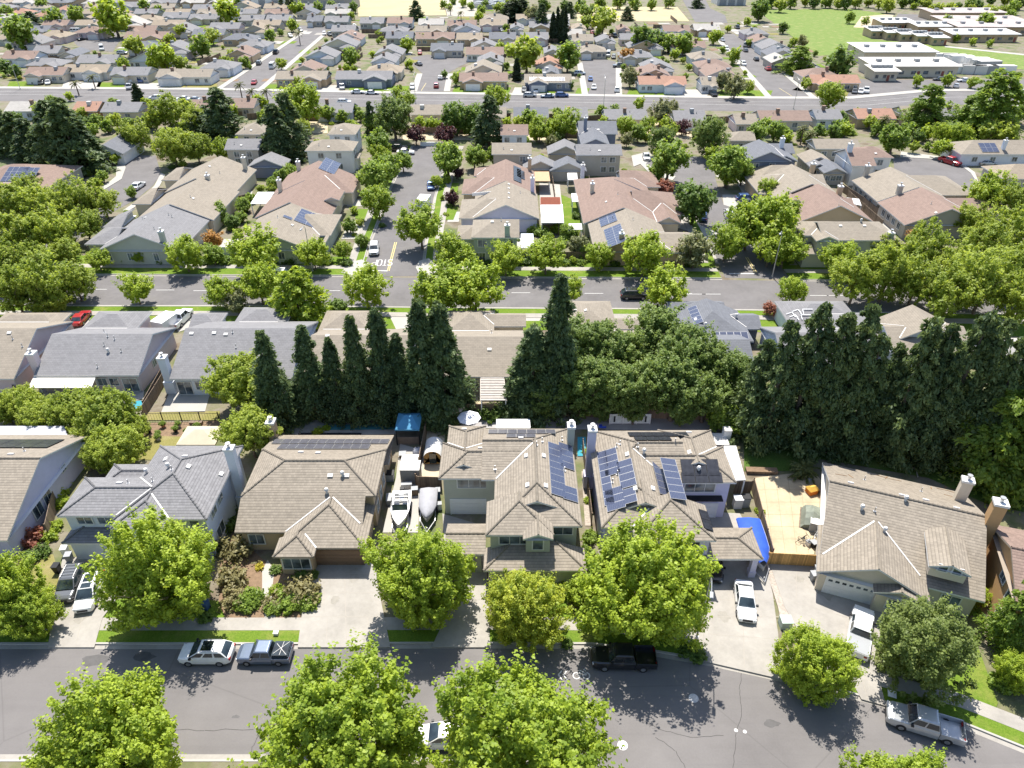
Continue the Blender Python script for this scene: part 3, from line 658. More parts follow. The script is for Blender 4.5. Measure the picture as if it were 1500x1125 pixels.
def car_meshes(kind):
    if kind in MESH: return MESH[kind]
    L, W, zh, zb, zr, wf, wt, rt_, rf, zd = SPEC[kind]; h = L / 2; hw = W / 2; dummy = M_WHITE; out = {}
    b = MB()
    endx = rf - .02 if kind == 'pickup' else -h
    st = [sec(h, hw * .72, .42, zh - .22), sec(h - .1, hw * .86, .3, zh - .12), sec(h - .45, hw * .96, .24, zh - .03), sec(wf + .05, hw, .22, zh), sec(wf - .3, hw, .22, zb)]
    if kind == 'pickup': st += [sec(endx, hw, .22, zb)]
    else: st += [sec(rf + .3, hw, .22, zb), sec(-h + .4, hw * .98, .24, zd - .01), sec(-h + .1, hw * .9, .32, zd - .06), sec(-h, hw * .8, .42, zd - .2)]
    b.loft(st)
    k = hw * .93; kt = hw * .74
    cab = [[(wf, -k, zb - .05), (wf, k, zb - .05), (rf, k, zb - .05), (rf, -k, zb - .05)], [(wt, -kt, zr - .06), (wt, kt, zr - .06), (rt_, kt, zr - .06), (rt_, -kt, zr - .06)], [(wt - .18, -kt + .12, zr), (wt - .18, kt - .12, zr), (rt_ + .15, kt - .12, zr), (rt_ + .15, -kt + .12, zr)]]
    b.loft(cab)
    if kind == 'pickup':
        for s in (-1, 1): b.box(-h + .05, s * hw - (.1 if s > 0 else 0), .45, endx - .03, s * hw + (0 if s > 0 else .1), zb)
        b.box(-h + .05, -hw + .11, .5, endx - .03, hw - .11, .72); b.box(-h, -hw + .02, .45, -h + .05, hw - .02, zb - .01)
        b.box(endx - .11, -hw + .11, .73, endx - .04, hw - .11, zb)
    out['body'] = b.mesh('body', dummy, False, True)
    def pane(A, B, C_, D, off, ins=.12):
        A, B, C_, D = map(Vector, (A, B, C_, D)); n = (B - A).cross(D - A).normalized() * off; c = (A + B + C_ + D) / 4
        m = MB(); q = [p + (c - p) * ins + n for p in (A, B, C_, D)]; m.face(q); m.face([p - n * .6 for p in q][::-1]); return m
    c0, c1 = cab[0], cab[1]
    out['windscreen'] = pane((wf, -k, zb), (wf, k, zb), (wt, kt, zr - .06), (wt, -kt, zr - .06), .012, .1).mesh('windscreen', M_CARGL)
    out['rear_window'] = pane((rf, k, zb), (rf, -k, zb), (rt_, -kt, zr - .06), (rt_, kt, zr - .06), .012, .14).mesh('rear_window', M_CARGL)
    for s, nm in ((1, 'a'), (-1, 'b')):
        m = MB(); ns = 3 if kind in ('suv', 'van') else 2
        for i in range(ns):
            a, c = i / ns + .03, (i + 1) / ns - .03
            def pt(t, u, s=s):
                f = wf + (rf - wf) * t; g = wt + (rt_ - wt) * t; x = f + (g - f) * u; y = s * (k + (kt - k) * u + .012); return (x, y, zb + (zr - .06 - zb) * u)
            q = [pt(a, .16), pt(c, .16), pt(c, .88), pt(a, .88)]; m.face(q if s < 0 else q[::-1]); 
        out['side_window' + nm] = m.mesh('side_window', M_CARGL)
    w = MB(); w.tube((0, -.11, 0), (0, .11, 0), .34 if kind != 'pickup' else .39, n=18); out['tyre'] = w.mesh('wheel', M_RUB)
    w = MB(); w.tube((0, .1, 0), (0, .125, 0), .21, n=12); [w.box(-.03, .125, -.2, .03, .135, .2, 0, Matrix.Rotation(a, 4, 'Y')) for a in (0, PI / 2.5, PI / 1.25)]; out['rim'] = w.mesh('rim', M_RIM)
    w = MB(); w.box(h - .12, -.17, zh - .3, h - .02, .17, zh - .16); out['lamp'] = w.mesh('headlight', M_LAMP)
    w = MB(); w.box(-h - .015, -.14, zd - .38, -h + .12, .14, zd - .16); out['tail'] = w.mesh('taillight', M_TAIL)
    w = MB(); w.box(-.1, -.1, 0, .1, .1, .16); w.box(-.05, -.2, .03, .05, -.1, .09); out['mirror'] = w.mesh('mirror', M_BLACK)
    w = MB(); w.box(h - .06, -hw * .5, .5, h + .012, hw * .5, .74); out['grille'] = w.mesh('grille', M_BLACK)
    out['spec'] = SPEC[kind]; MESH[kind] = out; return out
def car(kind, x, y, rz, col, label=None, zone=None, group='cars parked in the neighbourhood', z=.01, full=True):
    q = car_meshes(kind); L, W, zh, zb, zr, wf, wt, rt_, rf, zd = q['spec']
    o = root('parked_' + {'suv': 'car', 'sedan': 'car', 'pickup': 'pickup_truck', 'van': 'van'}[kind], label, {'pickup': 'pickup', 'van': 'van'}.get(kind, 'car'), (x, y, z), rz, group)
    b = inst('body', q['body'], o); pm = paint('paint_' + col, CARC[col], .0 if col in ('white', 'red', 'black') else .4); b.material_slots[0].link = 'OBJECT'; b.material_slots[0].material = pm
    md = b.modifiers.new('bevel', 'BEVEL'); md.width = .085; md.segments = 3; md.limit_method = 'ANGLE'; md.angle_limit = R(20)
    for n, k in (('windscreen', 'windscreen'), ('rear_window', 'rear_window'), ('side_window', 'side_windowa'), ('side_window', 'side_windowb')): inst(n, q[k], o)
    wr = .39 if kind == 'pickup' else .34
    for sx in (L * .3, -L * .29):
        for sy in (-1, 1):
            w = inst('wheel', q['tyre'], o, Matrix.Translation((sx, sy * (W / 2 - .09), wr)) @ (Matrix.Rotation(PI, 4, 'Z') if sy < 0 else Matrix()))
            if full: inst('rim', q['rim'], w)
    if full:
        for sy in (-1, 1):
            inst('headlight', q['lamp'], o, Matrix.Translation((-.05, sy * W * .34, 0))); inst('taillight', q['tail'], o, Matrix.Translation((0, sy * W * .36, 0)))
            inst('mirror', q['mirror'], o, Matrix.Translation((wf - .25, sy * (W / 2 + .06), zb - .02)) @ (Matrix.Rotation(PI, 4, 'Z') if sy < 0 else Matrix()))
        inst('grille', q['grille'], o)
    if not label: late(o, f"{ {'graphite': 'grey', 'slate': 'blue grey'}.get(col, col)} {kind if kind != 'suv' else 'car'}", zone or 'in the neighbourhood', group)
    return o
def carp(kind, px, py, hx, hy, col, label=None, zone=None, **k):
    """centre pixel and a pixel towards which its nose points"""
    a = P(px, py, .7); b = P(hx, hy, .7); return car(kind, a.x, a.y, math.atan2(b.y - a.y, b.x - a.x), col, label, zone, **k)
# ------------------------------------------------------------------ ground, roads, lawns
def asphalt():
    m, nt, b = nmat('asphalt'); a = noise(nt, .12, 5, .6, 'Position'); c = noise(nt, 6, 4, .7, 'Position'); f = mth(nt, 'ADD', mth(nt, 'MULTIPLY', a, .75), mth(nt, 'MULTIPLY', c, .25))
    col = ramp(nt, f, [(.3, (.135, .125, .12)), (.7, (.195, .182, .174))])
    geo = N(nt, 'ShaderNodeNewGeometry').outputs['Position']; mp = N(nt, 'ShaderNodeMapping'); mp.inputs['Scale'].default_value = (.05, .9, 1); nt.links.new(geo, mp.inputs[0])
    st = noise(nt, 1, 4, .6, vec=mp.outputs[0]); col = mixc(nt, ramp(nt, st, [(.5, 0), (.75, .22)]), col, (.095, .088, .086))
    vo = N(nt, 'ShaderNodeTexVoronoi', feature='DISTANCE_TO_EDGE'); vo.inputs['Scale'].default_value = .055
    wv = mixc(nt, .12, geo, N(nt, 'ShaderNodeTexNoise').outputs['Color']); nt.links.new(wv, vo.inputs['Vector'])
    col = mixc(nt, ramp(nt, vo.outputs['Distance'], [(0, .35), (.0035, 0)]), col, (.09, .085, .08))
    nt.links.new(col, b.inputs['Base Color']); b.inputs['Roughness'].default_value = .9; b.inputs['Specular IOR Level'].default_value = .25
    bump(nt, b, c, .15, .02); MATS['asphalt'] = m; return m
M_ASPH = asphalt()
M_ASPHD = mat('asphalt_dark', (.145, .136, .133), .9, .2, .2)
def grassmat(name, c1, c2, dry=.25, dc=(.3, .26, .09)):
    m, nt, b = nmat(name); a = noise(nt, .35, 5, .65, 'Position'); c = noise(nt, 7, 4, .75, 'Position')
    col = ramp(nt, c, [(.3, c1), (.7, c2)]); col = mixc(nt, ramp(nt, a, [(.5, 0), (.7, dry * 2)]), col, dc)
    nt.links.new(col, b.inputs['Base Color']); b.inputs['Roughness'].default_value = .95; b.inputs['Specular IOR Level'].default_value = .1; bump(nt, b, c, .8, .08); MATS[name] = m; return m
M_LAWN = grassmat('lawn_grass', (.075, .14, .014), (.16, .23, .03), .22)
M_LAWND = grassmat('lawn_dry', (.17, .165, .05), (.26, .23, .085), .4, (.29, .24, .12))
M_FIELD = grassmat('field_grass', (.115, .18, .045), (.18, .235, .065), .35, (.3, .28, .12))
M_HAY = mat('dry_field', (.4, .335, .2), .95, .12, .06)
def soil():
    m, nt, b = nmat('yard_soil'); a = noise(nt, .18, 5, .6, 'Position'); c = noise(nt, 2.2, 5, .7, 'Position')
    col = ramp(nt, a, [(.34, (.13, .1, .065)), (.45, (.2, .175, .13)), (.54, (.15, .15, .07)), (.64, (.085, .12, .035))])
    col = mixc(nt, ramp(nt, c, [(.3, .35), (.6, 0)]), col, (.11, .085, .05))
    nt.links.new(col, b.inputs['Base Color']); b.inputs['Roughness'].default_value = .95; bump(nt, b, c, .6, .08); return m
M_SOIL = soil()
M_MULCH = mat('bark_mulch', (.2, .135, .085), .95, .3, 3)
M_GRAVEL = mat('river_gravel', (.36, .31, .26), .9, .35, 5)
M_PAVE = mat('stamped_patio', (.44, .365, .245), .9, .22, .35)
M_YEL = mat('paint_yellow', (.62, .5, .2), .7, .12, 4); M_LINE = mat('paint_line', (.55, .54, .52), .7, .12, 5); M_REDK = mat('paint_red_kerb', (.45, .12, .09), .8, .15, 3)
def sheet(name, pts, m, z=.01, px=True, kind='structure', thick=0):
    q = [P(a, b, z) if px else Vector((a, b, z)) for a, b in pts]
    ar = sum(a.x * b.y - b.x * a.y for a, b in zip(q, q[1:] + q[:1]))
    if ar < 0: q = q[::-1]
    c = sum(q, Vector()) / len(q); mb = MB()
    loc = [(p.x - c.x, p.y - c.y) for p in q]
    if thick: mb.prism(loc, -thick, 0)
    else: mb.face([(a, b, 0) for a, b in loc])
    o = mb.build(name, m); o.location = (c.x, c.y, z); o['kind'] = kind
    bm = bmesh.new(); bm.from_mesh(o.data); bmesh.ops.triangulate(bm, faces=[f for f in bm.faces if len(f.verts) > 4]); bm.to_mesh(o.data); bm.free(); return o
def offs(pts, d):
    """shift a ground polyline sideways (left of its direction)"""
    out = []
    for i, p in enumerate(pts):
        a = pts[max(0, i - 1)]; b = pts[min(len(pts) - 1, i + 1)]; t = Vector((b[0] - a[0], b[1] - a[1])).normalized(); out.append((p[0] - t.y * d, p[1] + t.x * d))
    return out
def band(name, pts, d0, d1, m, z, thick=0, kind='structure'):
    A, B = offs(pts, d0), offs(pts, d1); return sheet(name, A + B[::-1], m, z, False, kind, thick)
def W(pts): return [(p.x, p.y) for p in (P(a, b) for a, b in pts)]
def kerbs(pts, side=1, walk=True, strip=1.3, lawn=True, sw=1.4):
    """pts: road edge (world); side +1 = lots are on the left of the line"""
    s = side; band('gutter', pts, 0, s * .45, M_CONC, .014); band('kerb', pts, s * .45, s * .63, M_CONC2, .14, .14)
    if walk:
        band('verge', pts, s * .63, s * (.63 + strip), M_LAWN if lawn else M_SOIL, .1, .1); band('sidewalk', pts, s * (.63 + strip), s * (.63 + strip + sw), M_CONC, .115, .115)
g = MB(); g.face([(-2500, -300, 0), (2500, -300, 0), (2500, 2600, 0), (-2500, 2600, 0)]); tag(g.build('ground', M_SOIL), kind='structure')
# near street
NE = W([(-700, 951), (-200, 951), (0, 951), (400, 951), (700, 950), (867, 951), (960, 962), (1040, 976), (1140, 998), (1247, 1024), (1300, 1038), (1409, 1067), (1500, 1104), (1640, 1160), (1900, 1290)])
SE = W([(-700, 1105), (0, 1105), (400, 1105), (700, 1106), (880, 1125), (1000, 1152), (1140, 1200), (1300, 1270), (1500, 1400)])
sheet('road', NE + SE[::-1], M_ASPH, .006, False)
kerbs(NE, 1); kerbs(SE, -1, True, 1.3, False)
# middle street
MN = W([(-900, 400), (0, 403), (130, 404), (300, 405), (520, 406), (700, 408), (900, 409), (1064, 410), (1180, 412), (1500, 416), (2600, 430)])
MS = W([(-900, 443), (0, 446), (150, 447), (400, 447), (700, 450), (900, 451), (1100, 453), (1230, 456), (1500, 459), (2600, 472)])
sheet('road', MN + MS[::-1], M_ASPHD, .006, False)
MN3 = [W([(-900, 400), (0, 403), (130, 404), (300, 405), (526, 406)]), W([(614, 407), (700, 408), (900, 409), (1058, 410)]), W([(1160, 412), (1180, 412), (1500, 416), (2600, 430)])]
for q_ in MN3: kerbs(q_, 1, sw=1.5, strip=2.6); band('front_lawn', q_, 4.8, 8.6, M_LAWN, .06, .06)
kerbs(MS, -1, strip=1.6)
band('front_lawn', MS, -3.7, -7.5, M_LAWN, .05, .05)
# side streets between the middle street and the row behind it
def street(cl, w, name='road', m=None, k=True, **kw):
    p = W(cl) if not isinstance(cl[0], Vector) else [(a.x, a.y) for a in cl]; band(name, p, -w / 2, w / 2, m or M_ASPHD, .012)
    if k: kerbs(offs(p, w / 2), 1, **kw); kerbs(offs(p, -w / 2), -1, **kw)
S1 = [(573, 405), (583, 357), (594, 320), (602, 288), (612, 262), (625, 235), (634, 214)]
def joined(cl, w, trim, **k):
    p = W(cl); band('road', p, -w / 2, w / 2, M_ASPHD, .016)
    q = [p[0]] + p[1:]; a = Vector(q[0]); b = Vector(q[1]); t = (b - a).normalized() * trim; q = [tuple(a + t)] + q[1:]
    kerbs(offs(q, w / 2), 1, **k); kerbs(offs(q, -w / 2), -1, **k)
joined(S1, 10.4, 6)
for (cx, cy, rr) in ((531, 400, 1), (613, 398, 1)):
    pass
sheet('corner_pavement', [(500, 399), (512, 384), (530, 380), (540, 386), (534, 396), (524, 405)], M_CONC2, .13, thick=.13)
sheet('corner_pavement', [(616, 405), (609, 392), (614, 382), (628, 378), (640, 388), (640, 400)], M_CONC2, .13, thick=.13)
joined([(1108, 408), (1096, 385), (1078, 350), (1058, 318), (1042, 300)], 11, 6)
sheet('cul_de_sac', [(1026, 312), (1012, 292), (985, 262), (952, 252), (940, 240), (962, 231), (1020, 229), (1046, 236), (1048, 262), (1060, 300), (1046, 318)], M_ASPHD, .02)
sheet('cul_de_sac', [(1308, 231), (1340, 230), (1377, 232), (1407, 240), (1424, 253), (1428, 264), (1416, 288), (1400, 296), (1385, 285), (1330, 262), (1310, 247)], M_ASPHD, .02)
sheet('cul_de_sac', [(184, 232), (205, 227), (228, 228), (236, 255), (224, 272), (200, 292), (175, 305), (150, 320), (120, 345), (60, 406), (0, 408), (30, 380), (90, 330), (150, 279), (178, 262), (184, 246)], M_ASPHD, .02)
for n, pts in (('sidewalk', [(150, 279), (178, 262), (184, 246), (182, 233), (160, 222), (172, 214), (196, 226), (176, 228), (170, 240), (170, 258), (140, 282)]),
               ('sidewalk', [(236, 253), (226, 272), (204, 292), (180, 308), (186, 310), (212, 294), (234, 272), (242, 256)]),
               ('sidewalk', [(985, 264), (952, 254), (938, 240), (928, 244), (925, 228), (950, 222), (960, 232), (946, 239), (960, 248), (990, 258)]),
               ('sidewalk', [(1428, 262), (1416, 290), (1424, 290), (1434, 268), (1428, 252), (1408, 238), (1378, 229), (1320, 222), (1318, 230), (1376, 233), (1406, 241), (1422, 253)]),
               ('sidewalk', [(1060, 250), (1090, 255), (1110, 300), (1098, 302), (1080, 268), (1048, 258)])):
    sheet(n, pts, M_CONC2, .12, thick=.12)
# main road and the streets beyond it
RN = W([(-900, 126), (0, 130), (300, 132), (560, 137), (840, 141), (1040, 144), (1130, 145), (1249, 145), (1313, 139), (1367, 134), (1500, 133), (2400, 133)])
RS = W([(-900, 146), (0, 148), (300, 153), (560, 157), (840, 160), (1100, 163), (1249, 162), (1340, 156), (1500, 150), (2400, 148)])
sheet('road', RN + RS[::-1], M_ASPHD, .03, False); band('sidewalk', RN, 0, 3.2, M_CONC2, .12, .12)
RM = [((a[0] + b[0]) / 2, (a[1] + b[1]) / 2) for a, b in zip(RN[:1] + RN[1:4] + RN[4:7:2] + RN[7:], RS)]
band('lane_line', offs(RN, -9), 0, .16, M_LINE, .06); band('lane_line', offs(RN, -4.5), 0, .12, M_LINE, .06)
def farstreet(poly, w=None, walk=2.2):
    sheet('road', poly, M_ASPHD, .04)
for poly in ([(324, 131), (451, 45), (430, 42), (432, 37), (545, 38), (545, 43), (478, 44), (470, 52), (376, 132)],
             [(611, 134), (619, 108), (606, 96), (604, 84), (625, 80), (680, 82), (694, 88), (672, 98), (655, 108), (650, 134)],
             [(862, 141), (856, 110), (850, 100), (852, 90), (880, 86), (902, 90), (902, 141)],
             [(1133, 145), (1085, 90), (1056, 58), (1040, 52), (1020, 54), (1020, 48), (1075, 50), (1088, 58), (1140, 100), (1189, 145)],
             [(1000, 0), (1018, 32), (1066, 34), (1062, 22), (1040, 12), (1034, 0)],
             [(1160, 132), (1195, 113), (1290, 117), (1500, 116), (1500, 132), (1367, 130), (1313, 137), (1249, 142)],
             [(1300, 40), (1316, 20), (1362, 22), (1350, 44)], [(100, 52), (170, 48), (178, 55), (165, 76), (118, 72)]):
    farstreet(poly)
for a, b in (((324, 131), (451, 45)), ((376, 132), (470, 52)), ((611, 134), (619, 108)), ((650, 134), (655, 108)), ((862, 141), (853, 92)), ((902, 141), (902, 92)), ((1133, 145), (1056, 58)), ((1189, 145), (1088, 58))):
    p = W([a, b]); s = 1 if a[0] in (324, 611, 862, 1133) else -1; band('sidewalk', p, 0, s * 2.2, M_CONC2, .1, .1)
sheet('dry_field', [(525, 24), (655, 22), (640, -30), (520, -30)], M_HAY, .05)
sheet('dry_field', [(845, 31), (1010, 31), (992, 10), (845, 10)], M_HAY, .05)
sheet('bare_lot', [(655, 24), (700, 24), (705, -30), (640, -30)], mat('bare_lot', (.36, .33, .28), .95, .15, .06), .05)
sheet('playing_field', [(1124, 14), (1244, 13), (1300, 20), (1273, 45), (1276, 57), (1388, 68), (1500, 80), (1500, 102), (1447, 97), (1369, 86), (1257, 78), (1199, 82), (1156, 50), (1120, 24)], M_FIELD, .05)
sheet('playground', [(1250, 40), (1262, 24), (1310, 20), (1300, 42)], M_PAVE, .06)
sheet('school_path', [(1384, 67), (1500, 79), (1500, 81), (1384, 69)], M_CONC2, .08)
# marking strokes
def strokes(name, lines, m, z, w, parent=None):
    mb = MB()
    for a, b in lines:
        A, B = Vector(a), Vector(b); t = (B - A).normalized(); nn = Vector((-t.y, t.x)) * w / 2
        mb.face([(*(A - nn), 0), (*(B - nn), 0), (*(B + nn), 0), (*(A + nn), 0)])
    o = mb.build(name, m); o.location.z = z; o['kind'] = 'structure'; return o
def dash(px, py, L=3.2):
    a = P(px, py); return ((a.x - L / 2, a.y), (a.x + L / 2, a.y))
strokes('lane_marking', [dash(x, y) for x, y in ((143, 424), (242, 425), (297, 426), (485, 426), (763, 429), (870, 430), (924, 430), (1000, 430), (1020, 431), (1042, 431), (1200, 433), (1225, 433), (68, 424))], M_LINE, .03, .14)
def seg(a, b): A, B = P(*a), P(*b); return ((A.x, A.y), (B.x, B.y))
strokes('stop_line', [seg((538, 396), (568, 397)), seg((1068, 401), (1106, 401))], M_LINE, .03, .3)
strokes('centre_line', [seg((570, 397), (581, 355)), seg((567.5, 397), (578.5, 355)), seg((1106, 400), (1092, 377)), seg((1109, 400), (1095, 377)), seg((276, 129), (306, 112)), seg((617, 133), (624, 122)), seg((1160, 141), (1141, 129))], M_YEL, .045, .14)
# STOP lettering, read by a driver coming down the street towards the camera
def letters(txt, c, cw, chh, gap, m, rot, th, z=.05, name='lettering'):
    G = {'S': [((1, .85), (.8, 1)), ((.8, 1), (.2, 1)), ((.2, 1), (0, .85)), ((0, .85), (0, .65)), ((0, .65), (.2, .52)), ((.2, .52), (.8, .48)), ((.8, .48), (1, .35)), ((1, .35), (1, .15)), ((1, .15), (.8, 0)), ((.8, 0), (.2, 0)), ((.2, 0), (0, .15))],
         'T': [((0, 1), (1, 1)), ((.5, 1), (.5, 0))], 'O': [((.2, 0), (.8, 0)), ((.8, 0), (1, .2)), ((1, .2), (1, .8)), ((1, .8), (.8, 1)), ((.8, 1), (.2, 1)), ((.2, 1), (0, .8)), ((0, .8), (0, .2)), ((0, .2), (.2, 0))],
         'P': [((0, 0), (0, 1)), ((0, 1), (.8, 1)), ((.8, 1), (1, .85)), ((1, .85), (1, .62)), ((1, .62), (.8, .48)), ((.8, .48), (0, .48))]}
    tot = len(txt) * cw + (len(txt) - 1) * gap; L = []
    for i, ch in enumerate(txt):
        for a, b in G[ch]:
            q = []
            for u, v in (a, b):
                x = -tot / 2 + i * (cw + gap) + u * cw; y = -chh / 2 + v * chh; q.append((c.x + x * math.cos(rot) - y * math.sin(rot), c.y + x * math.sin(rot) + y * math.cos(rot)))
            L.append(tuple(q))
    return strokes(name, L, m, z, th)
a, b = P(573, 405), P(583, 357); ang = math.atan2(b.y - a.y, b.x - a.x) + PI / 2
letters('STOP', P(560, 385), .75, 2.6, .22, M_LINE, ang, .2, name='stop_lettering')
# bicycle lane symbol and chevrons on the near street
def sharrow():
    c = P(842, 990); L = []
    def ring(x, y, r, n=14):
        for i in range(n): L.append(((c.x + x + r * math.cos(2 * PI * i / n), c.y + y + r * 1.0 * math.sin(2 * PI * i / n)), (c.x + x + r * math.cos(2 * PI * (i + 1) / n), c.y + y + r * math.sin(2 * PI * (i + 1) / n))))
    ring(.15, 0, .3); ring(1.0, 0, .3)
    for p, q in (((.15, 0), (.5, .35)), ((.5, .35), (1.0, 0)), ((.5, .35), (.95, .42)), ((.95, .42), (.15, 0)), ((1.0, 0), (.92, .6)), ((.42, .5), (.62, .5)), ((.8, .6), (1.0, .6))): L.append(((c.x + p[0], c.y + p[1]), (c.x + q[0], c.y + q[1])))
    for dx in (-1.1, -.65): L.append(((c.x + dx - .35, c.y + .05), (c.x + dx, c.y + .5))); L.append(((c.x + dx - .35, c.y + .05), (c.x + dx, c.y - .4)))
    strokes('bicycle_marking', L, M_LINE, .03, .11)
sharrow()
for px, py in ((1016, 1023), (912, 1092), (1078, 1070), (1091, 1072)):
    a = P(px, py); r = .42 if py > 1000 and px < 1060 else .16
    mb = MB(); mb.face([(r * math.cos(t * PI / 12), r * math.sin(t * PI / 12), 0) for t in range(24)]); o = mb.build('manhole_cover', mat('cover_iron', (.52, .5, .48), .7, .15, 6)); o.location = (a.x, a.y, .03)
    if r > .3: mb = MB(); [mb.box(-.03 + k * .12, -.25, 0, .03 + k * .12, .25, .006) for k in (-2, -1, 0, 1, 2)]; mb.build('cover_ribs', M_METAL, o)
    tag(o, ({1016: 'pale round manhole cover beside the lamp post shadow', 912: 'pale round manhole cover near the bottom trees', 1078: 'tiny valve cover in the road, left of a pair', 1091: 'tiny valve cover in the road, right of a pair'})[px], 'manhole cover', 'covers in the near street')
# near driveways, paths and lawns
def conc(name, pts, m=None, z=.16, t=.16): return sheet(name, pts, m or M_CONC, z, thick=t)
conc('driveway', [(70, 948), (138, 948), (150, 905), (176, 870), (190, 822), (92, 815), (80, 880)])
conc('driveway', [(436, 948), (572, 948), (556, 870), (548, 818), (470, 818), (446, 870)])
conc('driveway', [(632, 948), (718, 948), (716, 900), (714, 850), (708, 770), (648, 752), (652, 820), (664, 880)], M_CONC)
conc('driveway', [(1030, 968), (1142, 994), (1140, 930), (1132, 870), (1122, 826), (1084, 752), (1010, 748), (1020, 800), (1032, 850)])
conc('driveway', [(1262, 1024), (1298, 1034), (1280, 965), (1300, 888), (1196, 820), (1126, 822), (1150, 890), (1170, 925), (1240, 985)])
M_JOINT = mat('concrete_joint', (.33, .3, .26), .95, .1, 3)
def joints(lines): return strokes('paving_joints', [seg(a, b) for a, b in lines], M_JOINT, .166, .05)
joints([((508, 945), (506, 880)), ((506, 880), (505, 822)), ((446, 905), (560, 905)), ((450, 870), (556, 870)), ((462, 842), (552, 842)), ((478, 945), (480, 905)), ((545, 945), (538, 905)), ((664, 905), (718, 905)), ((668, 880), (716, 880)), ((690, 945), (690, 760)), ((660, 850), (714, 850)), ((112, 945), (128, 880)), ((74, 905), (148, 905)),
        ((1090, 980), (1086, 840)), ((1032, 905), (1140, 905)), ((1034, 880), (1134, 880)), ((1036, 930), (1140, 938)), ((1034, 850), (1128, 850)), ((1166, 880), (1166, 830)), ((1150, 880), (1290, 920)), ((1142, 850), (1240, 880)), ((1238, 880), (1240, 980)), ((1270, 1025), (1258, 980))])
sheet('river_rock_strip', [(1126, 822), (1152, 890), (1168, 925), (1148, 928), (1140, 890), (1118, 822)], M_GRAVEL, .13, thick=.13)
sheet('patio', [(1104, 700), (1190, 690), (1218, 718), (1192, 812), (1122, 812), (1112, 760)], M_PAVE, .05)
joints_p = strokes('patio_joints', [seg((1100 + k * 18, 700), (1116 + k * 17, 810)) for k in range(1, 5)] + [seg((1106 + k * 3, 700 + k * 18), (1206 - k * 2, 700 + k * 18)) for k in range(1, 6)], mat('patio_joint', (.33, .26, .165), .9, .1), .058, .05)
sheet('lawn', [(1280, 928), (1300, 900), (1365, 885), (1425, 925), (1462, 1030), (1455, 1045), (1375, 1008), (1300, 975)], M_LAWN, .06)
sheet('lawn', [(150, 905), (158, 880), (230, 870), (320, 880), (330, 905)], M_LAWN, .06)
sheet('dry_lawn', [(20, 905), (72, 905), (88, 850), (78, 812), (40, 815), (20, 850)], M_LAWND, .05)
sheet('front_garden', [(320, 908), (438, 908), (460, 840), (400, 832), (340, 780), (322, 830)], M_MULCH, .05)
sheet('garden_path', [(388, 908), (404, 908), (398, 868), (402, 836), (392, 820), (384, 836), (384, 870)], M_CONC2, .07)
sheet('lawn', [(840, 905), (1030, 905), (1010, 850), (900, 840), (720, 850), (724, 905)], M_LAWN, .05)
sheet('lawn', [(192, 672), (228, 674), (262, 655), (280, 640), (210, 638)], M_LAWND, .06)
sheet('back_garden', [(196, 640), (330, 640), (330, 616), (200, 620)], M_MULCH, .05)
sheet('patio', [(560, 780), (612, 780), (618, 700), (622, 660), (586, 650), (580, 700)], M_CONC2, .05)
sheet('side_yard', [(617, 705), (643, 705), (650, 660), (652, 630), (626, 628)], mat('decomposed_granite', (.5, .42, .3), .95, .1, .5), .06)
sheet('patio', [(390, 640), (580, 636), (584, 612), (400, 612)], M_CONC, .05)
sheet('swimming_pool', [(470, 630), (578, 629), (578, 621), (474, 622)], mat('pool_water', (.06, .2, .22), .08, .1, .5, 0, .6), .07)
sheet('patio', [(640, 626), (1080, 632), (1080, 612), (650, 608)], mat('patio_grey', (.36, .34, .33), .9, .15, .4), .05)  # slightly mottled mid-grey patio colour
sheet('swimming_pool', [(846, 668), (858, 668), (858, 640), (846, 640)], mat('pool_blue', (.06, .3, .38), .08, .1, .5, 0, .6), .08)
sheet('side_path', [(857, 770), (866, 770), (864, 690), (852, 690)], M_GRAVEL, .05)
sheet('back_lawn', [(1090, 690), (1172, 690), (1200, 672), (1360, 700), (1450, 740), (1500, 750), (1500, 690), (1430, 680), (1300, 664), (1180, 650), (1090, 640)], grassmat('lawn_painted_shade', (.05, .1, .02), (.1, .16, .03), .1), .05)  # tree shade is put into this darker lawn colour
p = [P(a, b) for a, b in ((1106, 642), (1130, 648), (1165, 658), (1205, 664), (1260, 662), (1300, 664), (1325, 675), (1342, 690), (1344, 700))]
mb = MB(); mb.path([(q.x, q.y, .12) for q in p], .07, 5); tag(mb.build('lawn_edging', M_CONC2), kind='structure')
